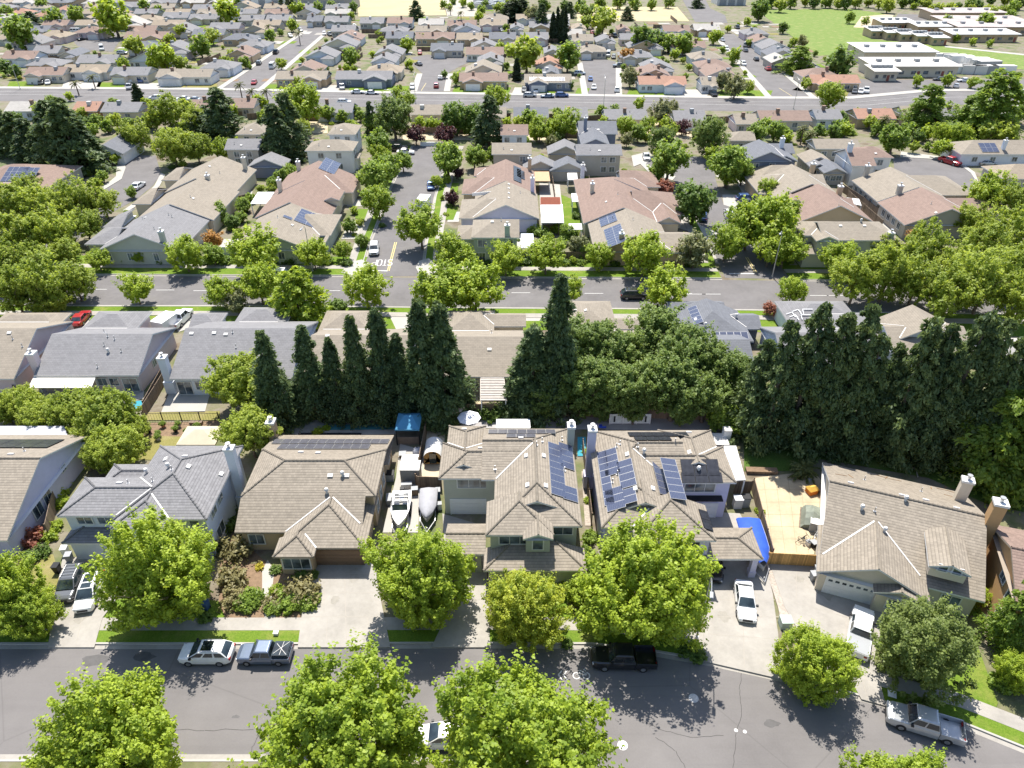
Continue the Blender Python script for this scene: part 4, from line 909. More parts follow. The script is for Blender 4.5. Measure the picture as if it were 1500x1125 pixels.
# middle lots: light patios, lawns
for n, pts, m in (('patio', [(50, 600), (140, 602), (210, 584), (212, 566), (60, 566)], M_CONC2), ('lawn', [(30, 598), (48, 598), (64, 575), (44, 575)], M_LAWN), ('patio', [(236, 604), (300, 604), (308, 575), (250, 570)], M_CONC2), ('swimming_pool', [(188, 600), (212, 597), (214, 586), (192, 588)], MATS['pool_blue']),
                  ('verge_grass', [(212, 616), (322, 616), (322, 602), (214, 604)], M_LAWND), ('patio', [(680, 610), (740, 610), (740, 575), (680, 575)], M_PAVE),
                  ('driveway', [(228, 452), (310, 452), (280, 480), (262, 486), (244, 470)], M_CONC2), ('driveway', [(110, 452), (140, 452), (125, 480), (100, 480)], M_CONC2), ('driveway', [(566, 453), (620, 453), (612, 480), (580, 482)], M_CONC2), ('driveway', [(890, 455), (930, 455), (920, 490), (884, 490)], M_CONC2), ('driveway', [(735, 453), (800, 453), (790, 470), (740, 470)], M_CONC2),
                  ('patio', [(792, 330), (826, 328), (820, 270), (790, 268)], M_CONC2), ('lawn', [(826, 330), (870, 345), (858, 300), (822, 285)], M_LAWN), ('lawn', [(840, 372), (868, 372), (860, 346), (842, 350)], M_LAWN), ('patio', [(668, 352), (760, 366), (770, 345), (700, 340)], M_CONC2),
                  ('driveway', [(500, 350), (524, 350), (545, 326), (512, 322)], M_CONC2), ('driveway', [(508, 302), (556, 302), (556, 296), (512, 290)], M_CONC2), ('driveway', [(655, 325), (672, 325), (676, 310), (660, 310)], M_CONC2), ('lawn', [(648, 322), (664, 322), (672, 302), (650, 302)], M_LAWN), ('lawn', [(520, 320), (540, 322), (548, 306), (524, 306)], M_LAWN), ('lawn', [(652, 285), (670, 285), (672, 268), (656, 268)], M_LAWN),
                  ('driveway', [(985, 332), (1035, 345), (1060, 345), (1000, 318)], M_CONC2), ('driveway', [(1060, 300), (1092, 310), (1084, 285), (1058, 285)], M_CONC2), ('lawn', [(990, 312), (1000, 318), (990, 300), (982, 300)], M_LAWN), ('patio', [(310, 372), (345, 372), (352, 350), (300, 350)], M_CONC2), ('patio', [(1240, 290), (1276, 300), (1310, 340), (1296, 345), (1255, 310), (1230, 285)], M_CONC2), ('lawn', [(1246, 284), (1270, 292), (1312, 330), (1320, 345), (1300, 330), (1250, 292)], M_LAWN),
                  ('lawn', [(1385, 225), (1430, 240), (1425, 222), (1400, 215)], M_LAWN), ('lawn', [(1174, 398), (1240, 398), (1240, 390), (1174, 390)], M_LAWN), ('driveway', [(330, 300), (365, 300), (370, 280), (340, 280)], M_CONC2), ('bare_ground', [(590, 205), (800, 205), (800, 188), (590, 185)], M_PAVE), ('bare_ground', [(440, 195), (480, 195), (480, 178), (440, 178)], M_PAVE), ('bare_ground', [(920, 200), (1060, 205), (1060, 185), (940, 178)], M_PAVE)):
    sheet(n, pts, m, .07 if 'lawn' in n or n == 'swimming_pool' else .055)
# front yards beside the main road
for a, b, m in ((10, 48, M_LAWN), (90, 145, M_CONC2), (140, 180, M_LAWN), (195, 235, M_CONC2), (238, 270, M_LAWND), (272, 315, M_LAWND), (384, 448, M_LAWN), (452, 495, M_CONC2), (510, 545, M_LAWN), (545, 596, M_LAWN), (662, 690, M_LAWN), (700, 745, M_LAWN), (750, 790, M_CONC2), (790, 812, M_LAWN), (842, 860, M_LAWN), (918, 958, M_LAWN), (962, 988, M_LAWN), (990, 1036, M_CONC2), (1052, 1128, M_LAWN), (1195, 1240, M_LAWND)):
    sheet('front_lawn' if m is not M_CONC2 else 'driveway', [(a, 128 + (a - 10) * .012), (b, 128 + (b - 10) * .012), (b + 4, 119 + (b - 10) * .012), (a + 4, 119 + (a - 10) * .012)], m, .09)

M_CRACK = mat('road_crack', (.075, .07, .067), .95, .2, 4)
for k_, pts in enumerate((((1086, 985), (1084, 1010), (1086, 1040), (1078, 1080), (1074, 1125)), ((930, 1050), (965, 1068), (1010, 1080), (1060, 1078)), ((960, 1080), (990, 1100), (1005, 1125)), ((1222, 1085), (1230, 1105), (1238, 1125)), ((40, 1100), (62, 1075), (85, 1040)), ((240, 1068), (300, 1070), (372, 1068)), ((366, 1105), (376, 1082), (384, 1060)), ((720, 955), (722, 990), (718, 1030)))):
    q_ = [P(*a) for a in pts]; L2 = []
    for a, b in zip(q_, q_[1:]):
        m_ = a
        for t in range(1, 6): c = a.lerp(b, t / 5) + Vector((rnd.uniform(-.08, .08), rnd.uniform(-.08, .08), 0)); L2.append(((m_.x, m_.y), (c.x, c.y))); m_ = c
    strokes('road_crack', L2, M_CRACK, .0105 + k_ * .0005, .045)
M_OIL = mat('oil_stain', (.085, .08, .078), .6, .25, 2)
for k_, (x, y, r) in enumerate(((140, 968, .9), (210, 962, .7), (460, 1000, .35), (690, 1010, .3), (1130, 1060, .5), (345, 1050, .25))):
    c = P(x, y); mb = MB(); mb.face([(r * 1.6 * math.cos(t * PI / 8) * rnd.uniform(.7, 1.1), r * .7 * math.sin(t * PI / 8) * rnd.uniform(.7, 1.1), 0) for t in range(16)]); o = mb.build('road_stain', M_OIL); o.location = (c.x, c.y, .009); o['kind'] = 'structure'
for k_, (x, y, r) in enumerate(((520, 845, .8), (490, 880, .5), (1060, 905, .6), (1080, 860, .8), (120, 905, .7), (1210, 870, .8), (1170, 850, .5), (690, 880, .5), (1255, 975, .5))):
    c = P(x, y); mb = MB(); mb.face([(r * math.cos(t * PI / 8) * rnd.uniform(.6, 1.2), r * 1.1 * math.sin(t * PI / 8) * rnd.uniform(.6, 1.2), 0) for t in range(16)]); o = mb.build('drive_stain', MATS['concrete_stain'] if 'concrete_stain' in MATS else mat('concrete_stain', (.27, .25, .215), .8, .2, 2)); o.location = (c.x, c.y, .163); o['kind'] = 'structure'
# ------------------------------------------------------------------ the near row of houses
G_NEAR = 'houses along the near street'
h = House('beige gabled house with lavender side wall at the left edge', 'house', (-60, 740), 'beige', 'lav', group=G_NEAR)
h.nearR(-320, 792, 10, 671, 3.0, 'sn'); h.blk((-300, 818), (-14, 770), 3.0, 'sew')
h.win(0, 'e', .32, 1.7, 1.5, 1.5, 2); h.win(0, 'e', .44, 1.7, 1.3, 1.5, 2); h.win(0, 'e', .68, 2.6, .8, .7, 2)
h.vent(16, 666); h.vent(36, 661, 1); h.solar(-100, 645, 8, 2, 1.9, 1.6, True, gap=.04); h.done()
M_CORR = mat('corrugated_metal', (.36, .36, .4), .5, .2, 2)

h = House('grey roofed two-storey white house with tall white side chimney', 'house', (200, 740), 'grey', 'sky', group=G_NEAR)
h.blk((303, 761), (235, 653), 5.6); h.nearR(83, 756, 230, 714, 5.6, 'snw'); h.blk((161, 774), (270, 722), 5.6, 'sew'); h.blk((143, 715), (230, 680), 4.6, 'snw')
h.blk((90, 796), (172, 776), 3.0, 'sw', .4); h.blk((262, 800), (312, 780), 3.0, 'se', .4)
h.win(1, 's', .2, 4.7, 1.5, 1.1); h.win(1, 's', .43, 4.7, 1.5, 1.1); h.win(0, 'e', .18, 4.5, 1.3, 1.1); h.win(0, 'e', .36, 4.5, 1.3, 1.1); h.win(0, 'e', .2, 1.6, 1.8, 1.4); h.win(0, 's', .86, 4.6, .9, .8, 1)
h.garage(1, 's', .3, 4.6); h.chimney(335, 655, 8.6, .9, .8)
for q in ((243, 673), (247, 685, 2), (252, 688, 1), (271, 669), (276, 684), (215, 693, 2), (224, 705, 1), (175, 708), (188, 708, 1), (324, 695)): h.vent(*q)
h.done()

h = House('single-storey house with large beige hip roof and brown garage door', 'house', (450, 740), 'beige', 'tan', group=G_NEAR, trim=M_TRIMD)
for y0_, y1_, z_, S_, p_ in ((54.2, 61.8, 4.8, 'snew', .42), (50.8, 54.6, 3.0, 's', .53), (61.4, 66.6, 3.0, 'n', .38)):
    q_ = h.loc(Vector((-28.1, y0_, 0))); r_ = h.loc(Vector((-14.1 if S_ != 's' else -15.2, y1_, 0))); h.blk((q_.x, q_.y, 0), (r_.x, r_.y, 0), z_, S_, p_, world=True)
h.blk((409, 803), (554, 722), 3.0, 'sew'); h.blk((399, 816), (468, 788), 3.0, 'sew')
h.garage(3, 's', .66, 4.9, m=mat('door_brown', (.22, .14, .09), .6, .08)); h.win(4, 's', .5, 1.6, 2.7, 1.4, 3); h.win(1, 's', .12, 1.6, 1.5, 1.3)
for b_, t in ((0, .2), (0, .5), (0, .8), (2, .5)): h.win(b_, 'e', t, 1.7, 1.0, 1.2)
h.chimney(396, 616, 5.6, .9, 1.0)
for q in ((466, 664), (441, 663), (484, 697), (502, 697, 2), (508, 697), (479, 722, 2)): h.vent(*q)
h.solar(404, 644.5, 13, 1, 1.0, 1.6, 2); h.solar(412, 652, 10, 1, 1.0, 1.6, 2); h.solar(438, 635, 6, 1, 1.3, 2.2, True, name='pool_heater_panel'); h.done()

h = House('two-storey beige house of many hips beside the covered boat', 'house', (760, 740), 'beige', 'sage', group=G_NEAR)
h.blk((853, 771), (726, 661), 5.6, 'sew'); h.nearR(642, 701, 764, 661, 5.6, 'snw'); h.blk((650, 690), (712, 624), 5.6, 'nwe'); h.blk((711, 784), (808, 735), 5.6, 'sew')
h.ridgeY(787, 734, 700, 2.1, 2.1, 6.35, 'ew', fill=5.6, oh=.3); h.blk((766, 790), (809, 762), 5.7, 'ew', oh=.3)
h.blk((708, 836), (856, 803), 3.0, 'sew', .36); g_ = h.blk((651, 812), (713, 767), 3.0, 'sn', .36, wall=False)
a_, b_ = h.L(709, 628, 5.6), h.L(832, 628, 5.6); h.blk((a_.x, b_.y - 8.7, 0), (b_.x, b_.y, 0), 5.61, 'sne', world=True)
h.win(1, 's', .42, 4.5, 3.6, 1.1, 3); h.win(3, 's', .42, 4.5, 3.0, 1.0, 3); h.win(5, 's', .5, 4.7, 1.0, 1.3, 1); h.win(0, 's', .82, 4.6, 1.9, 1.0, 2)
h.garage(1, 's', .4, 4.9)
b = h.B[g_]
for x in (b['x0'] + .5, b['x0'] + .5): pass
for x, y in ((b['x0'] + .5, b['y0'] + .5), (b['x0'] + .5, b['y1'] - .5), (b['x1'] - .7, b['y0'] + .5)): h.post(x, y, 2.9, .45)
b = h.B[6]
for t in (.05, .36, .66, .95): h.post(b['x0'] + .5 + t * (b['x1'] - b['x0'] - 1), b['y0'] + .5, 2.85, .5)
h.chimney(837, 622, 8.3, .75, .95, WC and wm('sage'))
for q in ((680, 629), (704, 657), (771, 668), (796, 668), (773, 711), (799, 712), (763, 642), (786, 652, 1), (794, 647, 1), (725, 688, 1), (823, 645, 1), (827, 690, 1)): h.vent(*q)
h.solar(807, 724, 8, 1, 1.0, 1.65); h.solar(820.5, 684, 4, 1, 1.0, 1.65); h.solar(824.5, 731, 2, 1, 1.0, 1.65); h.solar(716, 630.5, 7, 1, 1.05, 1.6, 2); h.solar(742, 637, 3, 1, 1.05, 1.3, 2); h.done()

h = House('two-storey beige house covered in blue solar panels', 'house', (980, 740), 'beige', 'lav', group=G_NEAR)
h.blk((881, 773), (972, 664), 5.6, 'sew'); h.nearR(950, 707, 1079, 667, 5.6, 'sne'); h.blk((980, 690), (1041, 630), 5.6, 'nwe'); h.blk((930, 792), (1033, 740), 5.6, 'sew')
h.ridgeY(946, 736, 702, 2.0, 2.0, 6.35, 'ew', fill=5.6, oh=.3); h.blk((880, 838), (1028, 806), 3.0, 'sew', .36); g_ = h.blk((1026, 819), (1101, 773), 3.0, 'sne', .36, wall=False)
a_, b_ = h.L(868, 631, 5.6), h.L(986, 631, 5.6); h.blk((a_.x, a_.y - 8.7, 0), (b_.x, a_.y, 0), 5.61, 'snw', world=True)
h.win(1, 's', .62, 4.5, 3.2, 1.1, 3); h.win(3, 's', .72, 4.5, 2.0, 1.0, 2); h.garage(1, 's', .62, 4.4); h.win(0, 'w', .5, 4.4, 1.2, 1.0); h.win(0, 'w', .75, 4.4, 1.2, 1.0)
b = h.B[g_]
for x, y in ((b['x1'] - .6, b['y0'] + .5), (b['x1'] - .6, b['y1'] - .5), (b['x0'] + .5, b['y0'] + .5)): h.post(x, y, 2.9, .55)
k = MB(); q = h.L(1022, 719, 3.4); k.box(-2.4, -.5, 0, 2.4, .45, .12); o = k.build('awning', M_BLACK, h.root); o.location = (q.x, h.B[1]['y0'] + .1, 3.25)
h.chimney(868, 627, 8.4, .85, .95)
for q in ((919, 666), (931, 716), (956, 716), (943, 664, 2), (1010, 663), (1009, 634), (1023, 690, 2), (934, 655, 1), (897, 707, 1), (904, 695, 1), (908, 651, 1), (989, 648, 1), (903, 655, 1)): h.vent(*q)
h.solar(902.5, 656, 4, 1, 1.0, 1.65); h.solar(888, 660.5, 8, 1, 1.0, 1.05); h.solar(925, 672, 4, 1, 1.0, 1.65); h.solar(911.5, 712, 3, 1, 1.0, 1.9); h.solar(930, 714, 2, 1, 1.0, 1.3)
h.solar(966, 724, 7, 1, 1.0, 1.65); h.solar(982, 731, 6, 1, 1.0, 1.65); h.solar(996, 673.5, 3, 1, 1.3, 2.0, True); h.solar(997, 693, 3, 1, 1.4, 1.2, True); h.solar(919, 634.5, 5, 1, 1.3, 1.6, True); h.solar(928, 641, 3, 1, 1.3, 1.4, True); h.solar(1031, 775, 2, 1, 1.3, 1.0, True); h.done()

pa, pb = P(1214, 705, 7), P(1443, 757, 7); RZ6 = math.atan2(pb.y - pa.y, pb.x - pa.x)
h = House('big beige gabled house turned on its lot beside the tan patio', 'house', (1320, 800), 'beige', 'cream', RZ6, group=G_NEAR)
h.nearR(1200, 819, 1443, 730, 3.0, 'sn', .47, y2=880); h.ridgeY(1288, 834, 763, 4.9, 4.9, 3.02, 'ew', .47); h.ridgeY(1396, 829, 772, 1.75, 1.75, 5.35, 'ew', .4, oh=.25, fill=4); h.ridgeY(1322, 868, 830, 2.2, 2.2, 2.95, 'ew', .4)
h.garage(1, 's', .4, 5.6, 2.3, panes=True); h.win(2, 's', .32, 5.3, .75, .75, 1); h.win(2, 's', .7, 5.3, .75, .75, 1); h.win(3, 's', .45, 1.6, 1.1, 1.2, 1); h.win(0, 'w', .4, 2.2, .9, 1.1); h.win(0, 'w', .65, 2.2, .9, 1.1); h.win(0, 's', .85, 1.6, 1.6, 1.3)
h.chimney(1419, 702, 7.6, 1.0, .8)
for q in ((1246, 708), (1321, 726), (1356, 733), (1401, 745), (1326, 733, 2), (1262, 746, 2), (1281, 749, 1), (1295, 779, 2), (1349, 720, 1), (1266, 703, 1)): h.vent(*q)
k = MB()
for q in ((1245, 697), (1232, 696), (1385, 714), (1379, 717), (1396, 728), (1364, 715), (1290, 698), (1310, 703), (1298, 700), (1392, 720)):
    c, n = h.hit(*q); a = rnd.random() * 3; k.box(-rnd.uniform(.3, .9), -.05, 0, rnd.uniform(.3, .9), .05, .04, 0, h.frame(c, n) @ Matrix.Rotation(a, 4, 'Z'))
k.build('fallen_twigs', mat('dry_needles', (.24, .15, .08), .95, .3, 4), h.root); h.done()

A, ap_ = P(1489, 892, 5.2), P(1487, 792, 8.2); Bq = 2 * ap_ - A; Bq.z = 5.2; RZ7 = math.atan2(Bq.y - A.y, Bq.x - A.x) - PI / 2
h = House('orange walled two-storey house with brown roof at the right edge', 'house', (1540, 820), 'brown', 'orange', RZ7, group=G_NEAR, trim=M_TRIMD)
a_ = h.loc(A); b_ = h.loc(Bq); h.blk((a_.x, a_.y, 0), (a_.x + 17, b_.y, 0), 5.2, 'sn', .4, world=True)
h.win(0, 'w', .55, 4.2, 1.2, 1.3, 2); h.win(0, 'w', .8, 3.9, 1.5, 1.3, 3); h.win(0, 'w', .82, 1.4, 1.9, 1.4, 3); h.chimney(1467, 735, 9.0, 1.1, 1.0); h.done()

# ------------------------------------------------------------------ generic yard things
def ground_obj(px, py, z=0): return P(px, py, z)
def fence(pts, label=None, hgt=1.8, m=None, name='wood_fence', posts=True, zone=None, group='yard fences', desc='brown board fence'):
    q = [P(a, b) for a, b in pts]; o = root(name, label, 'fence', q[0], 0, group); mb = MB(); pm = MB(); acc = 0
    for a, b in zip(q, q[1:]):
        A, B = a - q[0], b - q[0]; L = (B - A).length; t = (B - A) / L; nn = Vector((-t.y, t.x, 0)) * .03; up = Vector((0, 0, hgt))
        for s in (1, -1):
            c = [A + nn * s, B + nn * s, B + nn * s + up, A + nn * s + up]; uv = [(acc, 0), (acc + L, 0), (acc + L, hgt), (acc, hgt)]
            if s > 0: c, uv = c[::-1], uv[::-1]
            mb.face(c, 0, uv)
        mb.face([A - nn + up, B - nn + up, B + nn + up, A + nn + up], 0, [(acc, 0), (acc + L, 0), (acc + L, 0), (acc, 0)]); acc += L
        n = max(1, int(L / 2.6))
        if posts and n < 14:
            for i in range(n + (b is q[-1])):
                c = A + t * (L * i / n); k = MB(); k.box(-.06, -.06, 0, .06, .06, hgt + .1); e = k.build('post', m or M_FENCE, o); e.location = c
    mb.build('boards', m or M_FENCE, o)
    if not label: late(o, desc, zone or 'between the yards', group)
    return o
def cover(pts, z, m, label, cat='patio cover', name='patio_cover', posts=True, slats=False, th=.12, group=None, late_=None):
    q = [P(a, b, z) for a, b in pts]; c = sum(q, Vector()) / 4; c.z = 0; o = root(name, label, cat, c, 0, group); mb = MB(); r = [p - c for p in q]
    if slats:
        n = slats
        for i in range(n):
            f, e = i / n, (i + .55) / n; A, B, C_, D = r[0].lerp(r[3], f), r[1].lerp(r[2], f), r[1].lerp(r[2], e), r[0].lerp(r[3], e)
            d = Vector((0, 0, .1)); mb.face([A + d, B + d, C_ + d, D + d]); mb.face([A, D, C_, B]); mb.face([A, B, B + d, A + d])
        for a, b in ((0, 3), (1, 2)): mb.tube(r[a] - Vector((0, 0, .06)), r[b] - Vector((0, 0, .06)), .08, n=4)
    else:
        d = Vector((0, 0, th)); mb.face([p + d for p in r]); mb.face(r[::-1])
        for a, b in ((0, 1), (1, 2), (2, 3), (3, 0)): mb.face([r[a], r[b], r[b] + d, r[a] + d])
    mb.build('roof', m, o)
    if posts:
        for p in r:
            k = MB(); k.box(-.07, -.07, 0, .07, .07, z); e = k.build('post', M_WHITE, o); e.location = (p.x * .94, p.y * .94, 0)
    if late_: late(o, late_[0], late_[1], group)
    return o
def boxy(name, label, cat, px, py, w, d, hgt, m, rz=0, lid=None, group=None, bevel=.03, legs=False):
    o = root(name, label, cat, P(px, py), rz, group); k = MB(); k.box(-w / 2, -d / 2, .12 if legs else 0, w / 2, d / 2, hgt); k.build('body', m, o, bevel=bevel)
    if lid: k = MB(); k.box(-w / 2 - .03, -d / 2 - .03, hgt, w / 2 + .03, d / 2 + .03, hgt + .06); k.build('lid', lid, o, bevel=.02)
    if legs: k = MB(); [k.box(x - .04, y - .04, 0, x + .04, y + .04, .13) for x in (-w / 2 + .06, w / 2 - .06) for y in (-d / 2 + .06, d / 2 - .06)]; k.build('feet', M_BLACK, o)
    return o
def bin_(px, py, m, label, group='bins'):
    o = root('wheelie_bin', label, 'bin', P(px, py), rnd.uniform(-.3, .3), group); k = MB(); k.loft([[(-.24, -.26, .08), (.24, -.26, .08), (.24, .26, .08), (-.24, .26, .08)], [(-.3, -.34, 1.0), (.3, -.34, 1.0), (.3, .34, 1.0), (-.3, .34, 1.0)]]); k.build('body', m, o)
    k = MB(); k.box(-.32, -.37, 1.0, .32, .37, 1.07); k.build('lid', m, o); 
    for s in (-1, 1): k = MB(); k.tube((s * .26, .26, .12), (s * .32, .26, .12), .12, n=10); k.build('wheel', M_RUB, o)
    return o
def lamp(bx, by, az, label, H_=9.0, group='street lamps'):
    b = P(bx, by); o = root('street_lamp', label, 'street lamp', b, az, group); k = MB(); k.tube((0, 0, 0), (0, 0, .4), .2, .16, 10); k.tube((0, 0, .4), (0, 0, H_ - .7), .1, .06, 8); k.build('pole', M_METAL, o)
    k = MB(); k.path([(0, 0, H_ - .75), (.3, 0, H_ - .25), (.9, 0, H_), (2.3, 0, H_ + .12)], .045, 6); k.build('arm', M_METAL, o)
    k = MB(); k.box(2.2, -.14, H_ + .04, 2.85, .14, H_ + .18); e = k.build('lamp_head', M_PLAST, o, bevel=.03); return o
def boat(px, py, hx, hy, L, W_, hull, deck, label, covered=None, trailer=True):
    a, b = P(px, py, .9), P(hx, hy, .9); rz = math.atan2(b.y - a.y, b.x - a.x); o = root('motor_boat', label, 'boat', (a.x, a.y, 0), rz, 'boats on trailers'); st = []
    for t in (0, .12, .35, .6, .8, .93, 1):
        x = -L / 2 + L * t; w = W_ / 2 * (1 - max(0, (t - .45) / .55) ** 2.2) + .03; kz = .55 + .35 * max(0, (t - .6) / .4) ** 2; st.append([(x, -w, 1.35 + .2 * t), (x, -w * .85, .95), (x, 0, kz), (x, w * .85, .95), (x, w, 1.35 + .2 * t)])
    k = MB(); k.loft(st, closed=False, cap=False); k.face(st[0]); k.build('hull', hull, o, True, True)
    k = MB()
    if covered:
        s2 = [[(s[0][0], s[0][1] * 1.03, s[0][2] - .12), (s[0][0], s[0][1] * .9, s[0][2] + .08), (s[0][0], 0, s[0][2] + (.42 if .2 < i / 7 < .75 else .2)), (s[0][0], s[4][1] * .9, s[4][2] + .08), (s[0][0], s[4][1] * 1.03, s[4][2] - .12)] for i, s in enumerate(st[:-1] if covered == 'part' else st)]
        k.loft(s2, closed=False, cap=False); k.face(s2[0]); k.build('cover', deck, o, True, True)
    else:
        for i in (0,): pass
        for A, B in zip(st[3:], st[4:]): k.face([A[0], B[0], B[4], A[4]])
        for A, B in zip(st, st[1:4]):
            for s, e in ((0, .72), (4, .72)):
                q = lambda S_, f: (S_[s][0], S_[s][1] * f, S_[s][2]); f = [q(A, 1), q(B, 1), q(B, e), q(A, e)]; k.face(f if s == 0 else f[::-1])
        k.box(-L / 2 + .05, -W_ * .42, 1.0, -L / 2 + .5, W_ * .42, 1.36); k.build('deck', deck, o)
        k = MB(); k.box(-L / 2 + .4, -W_ * .36, .82, L * .12, W_ * .36, .86); k.build('cockpit_floor', mat('boat_floor', (.4, .39, .36), .8, .1), o)
        for x, y in ((-.6, -.45), (-.6, .45), (-1.6, 0)): k = MB(); k.box(x - .25, y - .27, .86, x + .25, y + .27, 1.2); k.box(x - .28, y - .27, 1.2, x - .18, y + .27, 1.65); k.build('seat', M_WHITE, o, bevel=.04)
        k = MB(); k.loft([[(.55, -.85, 1.5), (.55, .85, 1.5)], [(.2, -.8, 2.0), (.2, .8, 2.0)]], closed=False, cap=False); k.tube((.2, -.8, 2.0), (.2, .8, 2.0), .03); k.build('windscreen', M_CARGL, o)
        k = MB(); k.path([(-.2, -.95, 1.45), (-.5, -.85, 2.5), (-.5, .85, 2.5), (-.2, .95, 1.45)], .05); k.build('wake_tower', M_METAL, o)
        k = MB(); k.box(-L / 2 - .45, -.25, .6, -L / 2, .25, 1.5); k.build('engine', M_BLACK, o, bevel=.08)
    if trailer:
        k = MB(); [k.box(-L / 2 + .3, y - .05, .42, L / 2 - .6, y + .05, .54) for y in (-.8, .8)]; k.box(-L / 2 + .4, -.8, .43, -L / 2 + .5, .8, .53); k.path([(L / 2 - .7, -.8, .48), (L / 2 + 1.0, 0, .48), (L / 2 - .7, .8, .48)], .06); k.tube((L / 2 + .6, 0, .0), (L / 2 + .6, 0, .75), .05); k.build('trailer', M_METAL, o)
        for x in (-.9, -.1):
            for y in (-.98, .98): k = MB(); k.tube((x, y - .1, .33), (x, y + .1, .33), .33, n=14); k.build('wheel', M_RUB, o)
    return o
def bike(px, py, rz, label, col):
    o = root('bicycle', label, 'bicycle', P(px, py), rz, 'bicycles on the tan patio'); 
    for x in (-.5, .5):
        k = MB(); n = 16; [k.tube((x + .33 * math.cos(2 * PI * i / n), 0, .34 + .33 * math.sin(2 * PI * i / n)), (x + .33 * math.cos(2 * PI * (i + 1) / n), 0, .34 + .33 * math.sin(2 * PI * (i + 1) / n)), .025, n=5, caps=False) for i in range(n)]; k.build('wheel', M_RUB, o)
    k = MB(); [k.tube(a, b, .022, n=5) for a, b in (((-.5, 0, .34), (-.15, 0, .8)), ((-.5, 0, .34), (-.05, 0, .32)), ((-.05, 0, .32), (-.15, 0, .8)), ((-.15, 0, .8), (.38, 0, .85)), ((-.05, 0, .32), (.38, 0, .8)), ((.38, 0, .95), (.5, 0, .34)), ((-.15, 0, .8), (-.18, 0, .95)))]; k.build('frame', col, o)
    k = MB(); k.box(-.3, -.07, .94, -.05, .07, 1.0); k.build('saddle', M_BLACK, o); k = MB(); k.tube((.38, -.28, 1.0), (.38, .28, 1.0), .02); k.build('handlebar', M_BLACK, o); o.rotation_euler = (.5, 0, rz); return o

# near street furniture and vehicles
lamp(1020, 936, -PI / 2 - .25, 'street lamp with curved arm beside the big leafy tree on the near street')
lamp(1131, 406, -PI / 2 - .5, 'street lamp with curved arm at the corner of the middle street, right')
lamp(458, 398, -PI / 2, 'thin street lamp in front of the tall lime tree, middle street')
lamp(609, 152, PI / 2, 'street lamp by the main road, leftmost of two central ones'); lamp(884, 157, PI / 2, 'street lamp by the main road below the second cul-de-sac'); lamp(1162, 160, PI / 2, 'street lamp by the main road above the red roofed house')
lamp(30, 131, -PI / 2, 'street lamp on the main road at the far left'); lamp(581, 178, PI, 'street lamp behind the big tree at the head of the side street')
o = carp('suv', 104, 853, 86, 890, 'grey', 'dark estate car with roof rack on the left driveway', group='vehicles by the near houses')
k = MB(); [k.tube((-1.4, y_, 1.76), (.2, y_, 1.76), .03) for y_ in (-.6, .6)]; [k.tube((x_, -.6, 1.76), (x_, .6, 1.76), .025) for x_ in (-1.3, -.9, -.5, -.1)]; k.build('roof_rack', M_METAL, o)
o = carp('suv', 131, 866, 116, 905, 'white', 'white car with two roof panels on the left driveway', group='vehicles by the near houses')
for a_, b_ in ((-.05, .35), (-1.2, -.35)): k = MB(); k.box(a_ - .15, -.45, 1.67, b_, .45, 1.695); k.build('roof_panel', M_CARGL, o)
o = carp('suv', 303, 956, 262, 956, 'white', 'white car parked at the kerb under the left tree', group='vehicles by the near houses')
k = MB(); k.box(-.75, -.5, 1.67, .2, .5, 1.695); k.build('sunroof', M_CARGL, o)
for y_ in (-.62, .62): k = MB(); k.tube((-1.4, y_, 1.72), (.2, y_, 1.72), .025); k.build('roof_rail', M_METAL, o)
o = carp('pickup', 388, 956, 345, 956, 'slate', 'blue grey pickup with glass topped bed at the kerb', group='vehicles by the near houses'); o.scale = (.83, .92, .88)
k = MB(); k.box(-2.75, -.86, 1.16, -1.0, .86, 1.34); k.box(-2.7, -.8, 1.34, -1.05, .8, 1.52); k.build('bed_cap', M_CARGL, o, bevel=.08)
for a, b in (((-2.6, -.7, 1.53), (-1.2, .6, 1.53)), ((-2.6, .7, 1.53), (-1.3, -.5, 1.53)), ((-2.0, -.75, 1.53), (-1.9, .75, 1.53))): k = MB(); k.tube(a, b, .03); k.build('strap', M_VENT, o)
carp('pickup', 913, 963, 862, 962, 'black', 'black pickup parked in deep shade under the big tree', group='vehicles by the near houses')
carp('suv', 652, 1078, 610, 1078, 'white', 'white car half hidden between the two bottom trees', group='vehicles by the near houses')
carp('sedan', 1092, 879, 1098, 930, 'white', 'white sedan on the driveway of the solar covered house', group='vehicles by the near houses')
o = carp('pickup', 1260, 925, 1266, 890, 'white', 'white pickup with covered bed on the driveway, right', group='vehicles by the near houses')
k = MB(); k.box(-2.8, -.9, 1.165, -1.0, .9, 1.19); k.build('bed_cover', M_PLAST, o)
carp('pickup', 1354, 1058, 1305, 1043, 'silver', 'silver pickup with open bed parked at the curved kerb', group='vehicles by the near houses')
carp('sedan', 1046, 824, 1046, 860, 'black', 'black car standing under the carport roof', group='vehicles by the near houses')
for px, py, w in ((126, 861, .55), (132, 844, .55)): pass
M_HULLW = mat('boat_hull_white', (.74, .73, .7), .3, .04, 1, 0, .5)
boat(587, 748, 584, 778, 5.5, 2.05, M_HULLW, M_WHITE, 'white open motor boat on a trailer beside the big hip roof')
boat(627, 742, 625, 772, 4.8, 1.9, mat('boat_hull_grey', (.4, .4, .42), .4, .05), mat('tarp_grey', (.33, .33, .35), .85, .1, 2), 'grey boat under a grey tarp between two houses', covered='all')
boat(1106, 799, 1117, 834, 6.8, 2.45, M_HULLW, mat('tarp_blue', (.03, .09, .42), .75, .15, 1.2), 'white boat under a bright blue cover on its trailer', covered='part')
